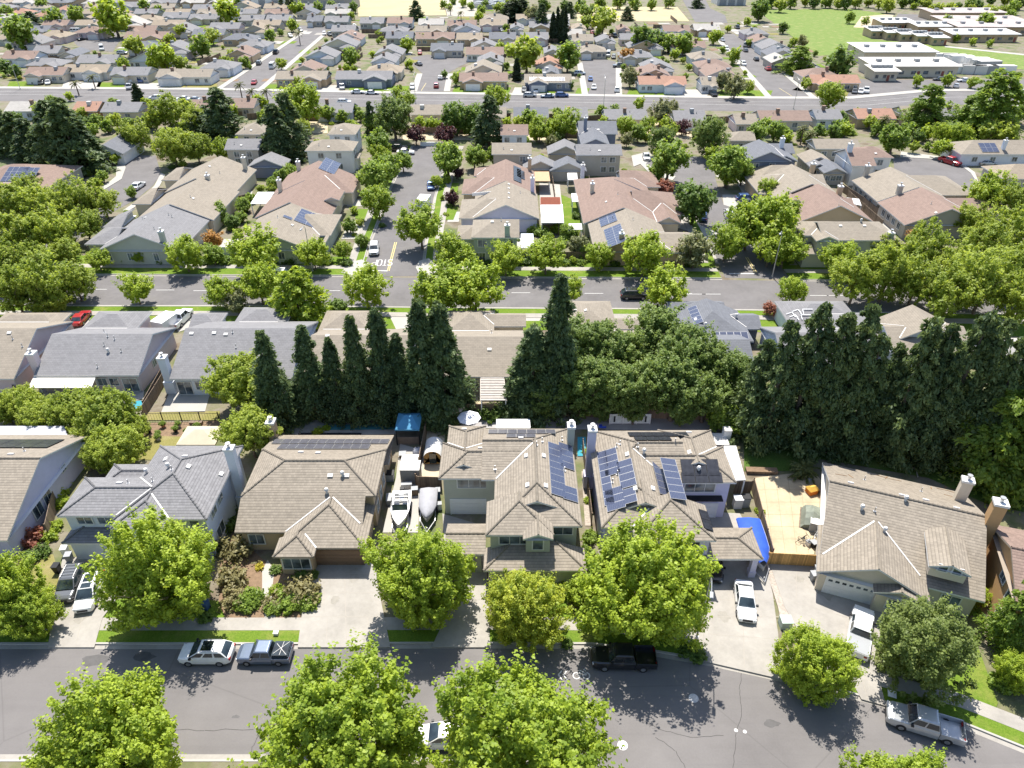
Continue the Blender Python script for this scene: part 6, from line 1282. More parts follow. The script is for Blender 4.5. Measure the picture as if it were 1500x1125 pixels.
h = two('two-storey blue grey house with front gable and chimney', 848, 905, 196, 177, 'dgrey', 'slate', 'sn', 5.3, (.25, .6)); h.ridgeY(873, 203, 186, 3.6, 3.6, 5.0, 'ew'); h.chimney(858, 172, 9, .8, .8); h.done()
h = two('two-storey house with grey gable roof beside the dark conifer', 720, 779, 226, 209, 'beige', 'greige', 'sn', 4.8, (.8,)); h.done()
h = two('two-storey brown gabled house with blue grey wall', 733, 774, 198, 182, 'brown', 'sky', 'sn', 5.0, (.2, .7)); h.done()
for lab, x, y, yf, hw, rf in (('small grey gabled garage, left of a facing pair', 792, 236, 226, 4.2, 'grey'), ('small grey gabled garage, right of a facing pair', 833, 238, 228, 4.4, 'dgrey'), ('small grey gabled roof behind the paired garages', 829, 214, 203, 4.5, 'grey')):
    h = House(lab, 'house', (x, y + 12), rf, 'greige', group=G_D); h.ridgeY(x, y, yf, hw, hw, 2.7, 'ew', .45); h.done()
# right blocks
h = House('two-storey beige roofed house on the right street corner', 'house', (1260, 345), 'beige', 'sage', group=G_D)
h.nearR(1207, 352, 1319, 325, 5.2, 'sne', .38); h.blk((1177, 345), (1212, 324), 5.2, 'snw', .38); h.blk((1176, 372), (1204, 340), 2.9, 'snwe', .36); h.blk((1196, 353), (1216, 338), 5.25, 'ew', .4)
h.win(0, 's', .12, 4.0, 1.1, 1.3, 2); small_win(h, 1, 'w', (.3, .6), 4.0, 1.1, 1.2); h.vent(1231, 331); h.vent(1266, 331); h.vent(1261, 325, 2); h.chimney(1306, 340, 6.4, .9, .9); h.done()
h = House('brown roofed house with dormer above the right street corner', 'house', (1240, 295), 'brown', 'tan', group=G_D)
h.ridgeY(1232, 301, 269, 7.4, 7.4, 3.2, 'ew', .45); h.blk((1164, 318), (1230, 292), 3.1, 'snw', .42); h.ridgeY(1166, 292, 283, 1.6, 1.6, 4.4, 'ew', .4, oh=.2, fill=3); h.chimney(1232, 272, 6.4, .9, .9); h.vent(1228, 303, 1); h.done()
h = House('beige roofed house beside the dark blue house', 'house', (1200, 255), 'beige', 'tan', group=G_D)
h.ridgeY(1190, 269, 240, 7.4, 7.4, 3.2, 'ew', .45); h.blk((1112, 284), (1188, 258), 3.0, 'snw', .4); h.blk((1110, 262), (1150, 244), 3.0, 'snw', .4); h.chimney(1192, 239, 6.4, .9, .9); h.done()
h = House('brown roofed house on the round street at right', 'house', (1370, 300), 'brown', 'greige', group=G_D)
h.ridgeY(1395, 306, 274, 8.2, 8.2, 3.0, 'ew', .4); h.blk((1390, 318), (1445, 290), 3.0, 'ne', .36) if False else h.blk((1395, 314), (1444, 290), 3.0, 'sne', .36); h.chimney(1320, 271, 6.5, .9, .9); small_win(h, 0, 'w', (.2, .4, .6, .8), 1.7, 1.2, 1.2); h.vent(1364, 299, 1); h.vent(1371, 312); h.done()
h = House('beige roofed house on the round street at right', 'house', (1330, 265), 'beige', 'greige', group=G_D)
h.ridgeY(1346, 274, 244, 7.8, 7.8, 3.0, 'ew', .4); h.blk((1340, 286), (1385, 258), 3.0, 'sne', .36); h.chimney(1272, 242, 6.5, .9, .9); small_win(h, 0, 'w', (.15, .35, .55, .75), 1.7, 1.2, 1.2); h.done()
h = two('two-storey white house with brown hip roof by the round street', 1255, 1310, 231, 214, 'brown', 'white', 'snew', 5.2, (.2, .45, .7)); h.chimney(1247, 210, 8.6, 1.0, .9, wm('sky')); h.blk((1248, 243), (1256, 222), 4.8, 'sn'); h.done()
h = House('two-storey dark blue house with small dormers', 'house', (1140, 235), 'dgrey', 'slate', group=G_D)
h.ridgeY(1130, 222, 204, 5.2, 5.2, 5.2, 'ew', .42); h.nearR(1101, 224, 1165, 210, 5.0, 'sn'); h.ridgeY(1152, 228, 216, 3.0, 3.0, 4.9, 'ew'); h.ridgeY(1124, 219, 212, 1.3, 1.3, 6.6, 'ew', .4, fill=5, oh=.2)
for t in (.2, .6): h.win(0, 's', t, 3.8, 1.3, 1.4)
h.win(2, 's', .5, 3.8, 1.3, 1.4); h.win(1, 'w', .5, 3.6, 1.2, 1.4); h.chimney(1147, 202, 8.0, .9, .9, wm('sky')); h.done()
for lab, xl, xr, y, yr, rf, S_ in (('beige roofed low house left of the white two-storey house', 1180, 1225, 234, 218, 'beige', 'ew'), ('beige roofed house behind the right cul-de-sac trees', 1195, 1262, 218, 203, 'beige', 'sn'), ('beige roofed house with pale blue walls at the far right', 1408, 1520, 226, 205, 'beige', 'snw'), ('tan roofed corner house at the right edge by the red pickup', 1470, 1560, 262, 240, 'tan', 'snw'), ('grey roofed house half hidden by trees above the blue house', 1068, 1108, 206, 192, 'beige', 'snw'), ('solar roofed low house between the right blocks', 1208, 1245, 250, 232, 'dgrey', 'ew'), ('small grey gabled house between the right blocks', 1188, 1215, 244, 232, 'grey', 'ew')):
    h = House(lab, 'house', ((xl + xr) / 2, y + 6), rf, 'sky' if 'blue walls' in lab else 'greige', group=G_D)
    if S_ == 'ew': h.ridgeY((xl + xr) / 2, y - 4, yr, (xr - xl) * .075, (xr - xl) * .075, 3, 'ew', .42)
    else: h.nearR(xl, y, xr, yr, 3.0, S_)
    small_win(h, 0, 's', (.2, .45, .75)); h.win(0, 'w', .5, 1.6, 1.2, 1.2)
    if 'solar' in lab: h.solar(1216, 238, 3, 3, 1.2, 1.7) if False else h.solar(1226, 240, 4, 2, 1.4, 1.9)
    if 'far right' in lab: h.solar(1432, 210, 3, 2, 1.4, 1.7); h.chimney(1474, 205, 6, .8, .8)
    h.done()
for pts in ([(1228, 278), (1262, 300), (1300, 330)], [(1180, 255), (1185, 262)], [(1240, 290), (1290, 335)], [(870, 300), (862, 268)], [(590, 196), (700, 196)], [(776, 200), (846, 202)], [(300, 300), (330, 300)], [(345, 300), (362, 296)], [(440, 176), (480, 178)], [(1180, 226), (1240, 228)]):
    fence(pts, zone='between the upper back yards', group='fences of the upper yards')
cover([(1298, 304), (1318, 304), (1306, 294), (1290, 294)], 2.6, MATS['awning_cream'], 'cream awning on the brown roofed house, right'); cover([(1242, 298), (1262, 302), (1258, 292), (1240, 290)], 2.6, MATS['cover_pale_grey'], 'grey solar topped patio cover in the right yards')
boxy('barrier', 'white barrier closing the top end of the side street', 'barrier', 632, 214, 6, .25, 1.0, M_WHITE, lid=M_WHITE)
# parked vehicles on these streets
ZM = 'on the streets beyond the middle street'; GM = 'vehicles on the middle streets'
for a in (('suv', 548, 364, 547, 378, 'white', 'white car parked on the side street near the stop lettering'), ('sedan', 631, 271, 632, 290, 'blue', 'dark blue car parked on the right of the side street'), ('pickup', 264, 466, 272, 458, 'white', 'white pickup with small trailer on the middle row driveway'), ('sedan', 118, 465, 124, 458, 'red', 'red car on the driveway behind the grey roofed house'), ('suv', 929, 431, 960, 431, 'black', 'black car driving on the middle street under a tree'), ('suv', 380, 402, 400, 402, 'black', 'dark car at the far kerb of the middle street'), ('suv', 414, 401, 440, 401, 'white', 'white car at the kerb beside the tall lime tree'),
          ('sedan', 202, 271, 212, 264, 'white', 'white car parked on the left curved street'), ('pickup', 1392, 236, 1405, 240, 'red', 'red pickup on the round street at right'), ('suv', 1068, 313, 1064, 300, 'white', 'white car parked on the second side street'), ('sedan', 1075, 321, 1072, 312, 'blue', 'blue car behind the white one on the second side street'), ('suv', 1093, 290, 1110, 290, 'blue', 'dark purple blue car on the driveway, second side street'), ('sedan', 1098, 296, 1120, 296, 'black', 'black car on the driveway next to the blue one'), ('sedan', 946, 258, 960, 258, 'silver', 'silver car on the driveway of the second cul-de-sac'), ('sedan', 947, 229, 950, 238, 'white', 'white car beside the small lawn of the cul-de-sac'), ('suv', 1030, 316, 1032, 300, 'blue', 'blue car in tree shade by the second side street'), ('pickup', 582, 217, 600, 217, 'black', 'black pickup under trees at the top of the side street'), ('sedan', 594, 222, 610, 222, 'white', 'white car at the top of the side street'), ('sedan', 1447, 238, 1470, 238, 'silver', 'silver car on the drive of the far right house')):
    carp(a[0], a[1], a[2], a[3], a[4], a[5], a[6], group=GM)
boxy('cargo_trailer', 'white cargo trailer behind the white pickup', 'trailer', 245, 481, 2.2, 3.6, 2.0, M_WHITE, -.3, lid=M_WHITE); boxy('delivery_trailer', 'white covered load at the kerb of the side street', 'trailer', 621, 301, 2.4, 4.0, 1.8, M_WHITE, -.15, lid=M_VENT)
# ------------------------------------------------------------------ far houses
FOOT = []
NOGO = [[(324, 133), (451, 44), (425, 40), (432, 34), (548, 34), (548, 46), (478, 46), (376, 134)], [(606, 136), (604, 80), (694, 80), (694, 96), (655, 106), (655, 136)], [(852, 143), (850, 86), (906, 86), (906, 143)], [(1130, 147), (1050, 58), (1015, 46), (1080, 46), (1194, 147)], [(1110, -10), (1120, 24), (1156, 50), (1205, 84), (1240, 96), (1240, 130), (1700, 130), (1700, -10)], [(95, 46), (182, 46), (182, 78), (112, 76)], [(515, 26), (700, 26), (700, 14), (840, 14), (840, 34), (1090, 34), (1090, -40), (515, -40)]]
def inside(p, poly):
    r = False
    for a, b in zip(poly, poly[1:] + poly[:1]):
        if (a[1] > p[1]) != (b[1] > p[1]) and p[0] < (b[0] - a[0]) * (p[1] - a[1]) / (b[1] - a[1]) + a[0]: r = not r
    return r
def nogo(x, y): return any(inside((x, y), q) for q in NOGO)
def far(xl, xr, y, roof, wall='cream', kind='x', label=None, zone='in the far blocks', group=None, d=11, front=True, ze=2.8, chim=True):
    dn = {'beige': 'beige', 'tan': 'tan', 'grey': 'grey', 'dgrey': 'dark grey', 'brown': 'brown', 'red': 'reddish', 'pale': 'pale'}[roof]
    h = House(label, 'house', ((xl + xr) / 2, y + 4), roof, wall, group=group or 'houses ' + zone, far=True)
    if not label: late(h.root, f'{dn} roofed low house', zone, group or 'houses ' + zone)
    A = h.L(xl, y, ze); B = h.L(xr, y, ze); w = B.x - A.x; FOOT.append((A.x + h.o.x - 1, B.x + h.o.x + 1, A.y + h.o.y - 4, A.y + h.o.y + d * (1.1 if kind == 'y' else 1) + 1))
    if kind == 'y':
        h.blk((A.x, A.y, 0), (B.x, A.y + d * 1.1, 0), ze, 'ew', .4, world=True)
        h.blk((A.x + w * .55, A.y - 3, 0), (B.x - .5, A.y + 2, 0), ze - .1, 'sew', .38, world=True)
    else:
        h.blk((A.x, A.y, 0), (B.x, A.y + d, 0), ze, 'sn' if kind == 'x' else 'snew', .38, world=True)
        if front:
            f = rnd.choice((.08, .5)); h.blk((A.x + w * f, A.y - 2.6, 0), (A.x + w * (f + .42), A.y + 5, 0), ze + .03, 'ew', .36, world=True)
    if front:
        b = len(h.B) - 1; h.garage(b, 's', .5, min(4.8, (h.B[b]['x1'] - h.B[b]['x0']) * .65), m=rnd.choice((M_WHITE, M_TRIM, MATS['stucco_' + wall] if False else M_TRIM)))
        h.win(0, 's', .75 if h.B[b]['x0'] < (A.x + B.x) / 2 - w * .2 else .22, 1.5, 1.6, 1.2)
        h.win(0, 's', .92 if h.B[b]['x0'] < (A.x + B.x) / 2 - w * .2 else .08, 1.5, 1.1, 1.1)
    else:
        for t in (.25, .7): h.win(0, 's', t, 1.5, 1.5, 1.2)
    c = h.B[0]; x = c['x0'] + w * rnd.uniform(.25, .75); yy = c['y0'] + d * rnd.uniform(.3, .48)
    k = MB(); zt = h.hz(x, yy)
    if chim:
        if rnd.random() < .5: k.box(x - .45, yy - .45, zt - .4, x + .45, yy + .45, zt + 1.1); k.box(x - .52, yy - .52, zt + 1.1, x + .52, yy + .52, zt + 1.2); k.build('chimney', mat('chimney_brick', (.25, .17, .13), .9, .2, 4), h.root)
        else: k.box(x - .55, yy - .55, zt - .3, x + .55, yy + .55, zt + .85); k.box(x - .45, yy - .58, zt, x + .45, yy - .55, zt + .7); k.build('roof_cooler', rnd.choice((M_PLAST, M_VENT)), h.root)
    x2 = c['x0'] + w * rnd.uniform(.1, .9); y2 = c['y0'] + d * .35; z2 = h.hz(x2, y2); k = MB(); k.tube((x2, y2, z2 - .1), (x2, y2, z2 + .5), .1); k.build('vent_pipe', M_METAL, h.root)
    return h.done(valleys=False)
WL = ['cream', 'white', 'greige', 'tan', 'sky', 'pink', 'sage']
ZF = 'across the main road'; ZE = 'on near side of main road'
for i, (xl, xr, y, rf, w) in enumerate(((34, 92, 110, 'brown', 'cream'), (88, 156, 106, 'tan', 'white'), (160, 216, 110, 'grey', 'cream'), (227, 308, 113, 'beige', 'white'), (402, 478, 116, 'beige', 'tan'), (490, 574, 116, 'grey', 'slate'), (672, 744, 119, 'brown', 'tan'), (768, 838, 121, 'beige', 'slate'), (936, 1007, 124, 'red', 'sky'), (1028, 1052, 125, 'beige', 'white'), (1190, 1262, 122, 'red', 'tan'))):
    h = far(xl, xr, y, rf, w, 'x', zone=ZF, d=10)
    if xl == 768: h.solar(776, 113.5, 10, 1, 1.2, 2.2)
for (xl, xr, y, rf, w) in ((5, 56, 163, 'pale', 'sky'), (104, 142, 163, 'red', 'orange'), (146, 202, 164, 'grey', 'cream'), (222, 256, 160, 'grey', 'greige'), (330, 372, 158, 'brown', 'cream'), (462, 516, 165, 'grey', 'sky'), (600, 652, 168, 'beige', 'cream'), (655, 700, 170, 'grey', 'cream'), (704, 742, 172, 'beige', 'greige'), (752, 804, 172, 'dgrey', 'cream'), (822, 862, 172, 'grey', 'white'), (886, 950, 175, 'grey', 'cream'), (988, 1036, 177, 'grey', 'white'), (1078, 1112, 182, 'beige', 'pink'), (1114, 1190, 177, 'brown', 'cream'), (1196, 1236, 175, 'grey', 'sky'), (1256, 1314, 174, 'red', 'tan'), (1370, 1404, 170, 'grey', 'white'), (1440, 1500, 166, 'pale', 'white'), (540, 590, 168, 'grey', 'cream'), (275, 320, 160, 'brown', 'cream'), (1325, 1362, 170, 'beige', 'cream')):
    far(xl, xr, y, rf, w, 'x', zone=ZE, front=False, d=9.5)
LB = 'in the far left blocks'; CB = 'in the far central blocks'; RB = 'in the far right blocks'
for (xl, xr, y, rf, k) in ((0, 50, 86, 'brown', 'x'), (45, 84, 78, 'grey', 'x'), (84, 112, 82, 'dgrey', 'y'), (110, 168, 92, 'grey', 'x'), (52, 96, 54, 'tan', 'h'), (106, 150, 48, 'brown', 'h'), (180, 244, 56, 'brown', 'x'), (190, 234, 30, 'tan', 'h'), (236, 275, 26, 'grey', 'x'), (10, 42, 20, 'red', 'h'), (44, 72, 24, 'red', 'h'), (78, 104, 15, 'red', 'h'), (122, 150, 26, 'tan', 'h'), (240, 282, 46, 'grey', 'y'), (305, 350, 42, 'grey', 'x'), (346, 392, 68, 'grey', 'h'), (328, 370, 82, 'brown', 'y'), (292, 342, 100, 'grey', 'h'), (260, 292, 64, 'brown', 'y'), (348, 386, 30, 'grey', 'x'), (388, 427, 30, 'grey', 'x'),
                        (448, 472, 31, 'dgrey', 'x'), (474, 510, 32, 'grey', 'x'), (526, 562, 34, 'grey', 'x'), (566, 604, 34, 'brown', 'x'), (612, 650, 36, 'pale', 'x'), (0, 40, 40, 'tan', 'x'), (176, 215, 10, 'grey', 'x'), (280, 320, 14, 'grey', 'x')):
    far(xl, xr, y, rf, rnd.choice(WL), k, zone=LB)
for (xl, xr, y, rf, k) in ((488, 530, 58, 'brown', 'y'), (564, 605, 56, 'dgrey', 'x'), (608, 666, 57, 'brown', 'x'), (470, 522, 68, 'grey', 'y'), (446, 492, 84, 'grey', 'y'), (422, 470, 106, 'brown', 'y'), (548, 590, 80, 'grey', 'y'), (630, 678, 74, 'dgrey', 'x'), (542, 580, 92, 'grey', 'y'), (534, 588, 106, 'tan', 'h'), (702, 743, 37, 'tan', 'x'), (747, 768, 42, 'grey', 'y'), (838, 860, 43, 'tan', 'y'), (905, 924, 44, 'brown', 'y'), (716, 756, 57, 'dgrey', 'x'), (762, 804, 57, 'grey', 'x'), (838, 870, 60, 'beige', 'x'), (873, 903, 62, 'grey', 'y'), (668, 707, 58, 'tan', 'x'), (682, 738, 80, 'brown', 'x'), (797, 823, 78, 'grey', 'y'), (846, 890, 76, 'beige', 'h'), (908, 958, 84, 'grey', 'h'), (698, 738, 92, 'grey', 'y'), (680, 735, 107, 'beige', 'y'), (784, 826, 98, 'red', 'y'), (795, 820, 109, 'dgrey', 'y'), (932, 962, 112, 'brown', 'y'), (484, 520, 46, 'grey', 'x'), (655, 698, 38, 'brown', 'x'), (775, 835, 40, 'grey', 'x')):
    far(xl, xr, y, rf, rnd.choice(WL), k, zone=CB)
for (xl, xr, y, rf, k) in ((972, 1012, 46, 'brown', 'x'), (1017, 1056, 44, 'pale', 'x'), (1012, 1060, 86, 'beige', 'h'), (1022, 1074, 99, 'brown', 'h'), (1034, 1082, 112, 'brown', 'y'), (942, 988, 102, 'grey', 'y'), (936, 984, 112, 'brown', 'y'), (1090, 1128, 50, 'grey', 'h'), (1104, 1136, 62, 'brown', 'y'), (1116, 1160, 72, 'grey', 'y'), (1126, 1166, 82, 'dgrey', 'y'), (1176, 1202, 98, 'grey', 'y'), (1176, 1234, 113, 'brown', 'h'), (1130, 1165, 92, 'pale', 'y')):
    far(xl, xr, y, rf, rnd.choice(WL), k, zone=RB)
# fill the gaps of the far blocks with more of the same houses
def fill():
    n = 0
    for y in (-2, 4, 12, 20, 28, 37, 46, 51, 58, 64, 70, 76, 84, 90, 96, 103, 110):
        x = -20.0
        while x < 1240:
            sc_ = FP / depth(P(x, y, 2.8)); wd = rnd.uniform(12, 17) * sc_; x2 = x + wd
            if not any(nogo(q, y + dy) for q in (x - 2, (x + x2) / 2, x2 + 2) for dy in (0, 4, -8)):
                A, B = P(x, y, 2.8), P(x2, y, 2.8); d = 10
                if not any(A.x - 1 < b and B.x + 1 > a and A.y - 4 < e and A.y + d + 1 > c for a, b, c, e in FOOT):
                    z = LB if x < 420 else (CB if x < 960 else RB)
                    far(x, x2, y, rnd.choice(('grey', 'grey', 'beige', 'brown', 'tan', 'dgrey', 'pale')), rnd.choice(WL), rnd.choice(('x', 'x', 'y', 'h')), zone=z, d=d); n += 1; x = x2; continue
            x += 5
    print('filled', n)
fill()
def yard_fill():
    road = [[(528, 405), (545, 380), (590, 205), (660, 205), (640, 300), (620, 380), (616, 405)], [(1000, 330), (930, 250), (940, 225), (1060, 225), (1110, 300), (1165, 410), (1050, 410)], [(1300, 225), (1440, 225), (1440, 300), (1380, 300)], [(120, 330), (180, 220), (245, 220), (245, 270), (190, 300), (120, 350)]]
    n = 0
    for i in range(2600):
        if n > 250: break
        x, y = rnd.uniform(0, 1500), rnd.uniform(168, 392)
        if any(inside((x, y), q) for q in road) or any(inside((x, y), [(a, b), (c, b), (c, d), (a, d)]) for a, b, c, d in ((790, 262, 828, 332), (825, 280, 872, 372), (440, 386, 1500, 410), (0, 386, 440, 410), (1235, 285, 1325, 345), (985, 290, 1050, 350))): continue
        p = P(x, y)
        if any(a - .3 < p.x < b + .3 and c - .3 < p.y < d + .3 for a, b, c, d in HFOOT): continue
        n += 1
        if y < 208 and rnd.random() < .75: T(rnd.choice(('far_mid', 'far_ash', 'far_olive', 'far_mid', 'far_dark')), x, y - 5, rnd.uniform(6, 12), k=1.0, zone='among the upper yards', group='trees among the upper yards')
        elif rnd.random() < .4: T(rnd.choice(('far_mid', 'far_ash', 'far_olive')), x, y - 4, rnd.uniform(4, 7), k=.95, zone='in the yards', group='small yard trees')
        else: S(rnd.choice(('shrub', 'lime_shrub', 'dark_shrub', 'shrub')), x, y, rnd.uniform(3, 6.5), zone='in upper yards', group='shrubs in upper yards')
    print('yard', n)
yard_fill()
def patches():
    n = 0
    for i in range(900):
        x, y = rnd.uniform(-10, 1230), rnd.uniform(14, 118)
        if nogo(x, y) or n > 230: continue
        p = P(x, y); w, d = rnd.uniform(3, 9), rnd.uniform(3, 8); k = rnd.choice((M_LAWN, M_LAWN, M_CONC2, M_CONC, M_LAWND, M_SOIL, M_MULCH))
        if any(p.x - w / 2 < b and p.x + w / 2 > a and p.y - d / 2 < e and p.y + d / 2 > c + 3 for a, b, c, e in FOOT): continue
        sheet('lawn' if k in (M_LAWN, M_LAWND) else ('patio' if k in (M_CONC, M_CONC2) else 'yard'), [(p.x - w / 2, p.y - d / 2), (p.x + w / 2, p.y - d / 2), (p.x + w / 2, p.y + d / 2), (p.x - w / 2, p.y + d / 2)], k, .045 + n * .0002, False); n += 1
patches()
# the school beside the field
G_S = 'school buildings'
def hall(label, xl, xr, y, d, z, wall, roofm, units=0, nw=6):
    h = root('school_building', label, 'school', P((xl + xr) / 2, y, 0), 0, G_S); A, B = P(xl, y, 0), P(xr, y, 0); w = B.x - A.x; k = MB(); k.box(-w / 2, 0, 0, w / 2, d, z); k.build('wall', wall, h)
    k = MB(); k.face([(-w / 2 - .8, -1.2, z), (w / 2 + .8, -1.2, z), (w / 2 + .8, d + .8, z + .7), (-w / 2 - .8, d + .8, z + .7)]); k.box(-w / 2 - .8, -1.2, z - .35, w / 2 + .8, -1.1, z - .01); k.build('roof', roofm, h)
    for i in range(nw):
        x = -w / 2 + w * (i + .5) / nw; k = MB(); k.box(x - w * .3 / nw, -.06, 1, x + w * .1 / nw, -.01, 2.2); k.build('window', M_GLASS, h)
        if i % 2: k = MB(); k.box(x + w * .2 / nw, -.06, 0, x + w * .2 / nw + 1, -.01, 2.1); k.build('door', mat('door_red', (.3, .1, .07), .7, .1), h)
    for i in range(4): k = MB(); x = -w / 2 + w * (i + .6) / 4.4; k.box(x - .9, d * .45, z + .3, x + .9, d * .45 + 1.6, z + 1.3); k.build('roof_unit', M_PLAST, h)
M_RFW = mat('roof_white', (.52, .51, .49), .7, .06, .2); M_RFB = mat('roof_bone', (.5, .47, .42), .8, .12, .3)
hall('school hall with flat bright white roof beside the field', 1262, 1366, 95, 17, 5, wm('cream'), M_RFW, nw=7); hall('low school building with pale bumpy roof in front of the white hall', 1276, 1400, 113, 13, 4, wm('cream'), M_RFB, nw=7); hall('small school office block with pale roof at the car park', 1278, 1312, 119, 8, 3.6, wm('cream'), M_RFB, nw=3)
for i, xl in enumerate((1275, 1297, 1318, 1341, 1364)): hall(('first', 'second', 'third', 'fourth', 'fifth')[i] + ' portable classroom from the left at the field edge', xl, xl + 21, 56 + i * 2.6, 10, 3.4, wm('tan'), M_RFW, nw=2)
for i, (xl, xr, y) in enumerate(((1290, 1338, 44), (1342, 1398, 50), (1392, 1488, 62))): hall(('back row classroom block with white roof, left', 'back row classroom block with white roof, middle', 'long classroom block with white roof at the right')[i], xl, xr, y, 12, 3.6, wm('tan'), M_RFW, nw=6)
for i, (xl, xr, y) in enumerate(((1362, 1470, 30), (1380, 1500, 43), (1400, 1520, 52))): hall(('far school wing with mottled grey roof, back', 'far school wing with mottled grey roof, middle', 'far school wing with mottled grey roof, front')[i], xl, xr, y, 14, 4, wm('tan'), mat('roof_mottled', (.38, .33, .31), .85, .35, .12), nw=8)
def trailer(px, py, label, w=2.6, L=9, hh=3, m=None): o = boxy('storage_container', label, 'container', px, py, L, w, hh, m or M_WHITE, rnd.uniform(-.2, .2), lid=M_VENT, group='containers beside the school'); return o
for i, (px, py) in enumerate(((1384, 90), (1395, 91), (1406, 93), (1428, 96), (1437, 99), (1446, 101), (1404, 107), (1424, 108), (1440, 108), (1466, 108))): 
    o = trailer(px, py, None, m=[M_WHITE, M_VENT, M_PLAST][i % 3 if i > 3 else 0]); late(o, 'storage container', 'beside the school', 'containers beside the school')
for i in range(26):
    o = boxy('storage_container', None, 'container', rnd.uniform(695, 745), rnd.uniform(-2, 14), rnd.uniform(4, 8), 2.5, 2.6, rnd.choice((M_VENT, M_PLAST, M_WHITE, MATS['bin_blue'])), rnd.uniform(-.4, .4), lid=M_PLAST, group='containers in the top storage yard'); late(o, 'storage container', 'in the top storage yard', 'containers in the top storage yard')
# big sheds on the top edge
for lab, xl, xr, y, d, m in (('large white warehouse on the top edge, left', 352, 418, 12, 20, M_WHITE), ('low pale warehouse at the top beside the dry field', 430, 520, 14, 18, M_CONC2), ('pale industrial shed at the top, right of centre', 1050, 1092, 8, 16, M_VENT)):
    o = root('warehouse', lab, 'warehouse', P((xl + xr) / 2, y), 0, 'warehouses on the top edge'); w = P(xr, y).x - P(xl, y).x; k = MB(); k.box(-w / 2, 0, 0, w / 2, d, 7); k.build('wall', m, o); k = MB(); [k.face(q) for q in ([(-w / 2, -.5, 7), (w / 2, -.5, 7), (w / 2, d / 2, 8.2), (-w / 2, d / 2, 8.2)], [(w / 2, d + .5, 7), (-w / 2, d + .5, 7), (-w / 2, d / 2, 8.2), (w / 2, d / 2, 8.2)])]; k.build('roof', M_RFB, o); [MB().box(x - 2, -.1, 0, x + 2, -.02, 4.5).build('loading_door', M_PLAST, o) for x in (-w * .3, 0, w * .3)]
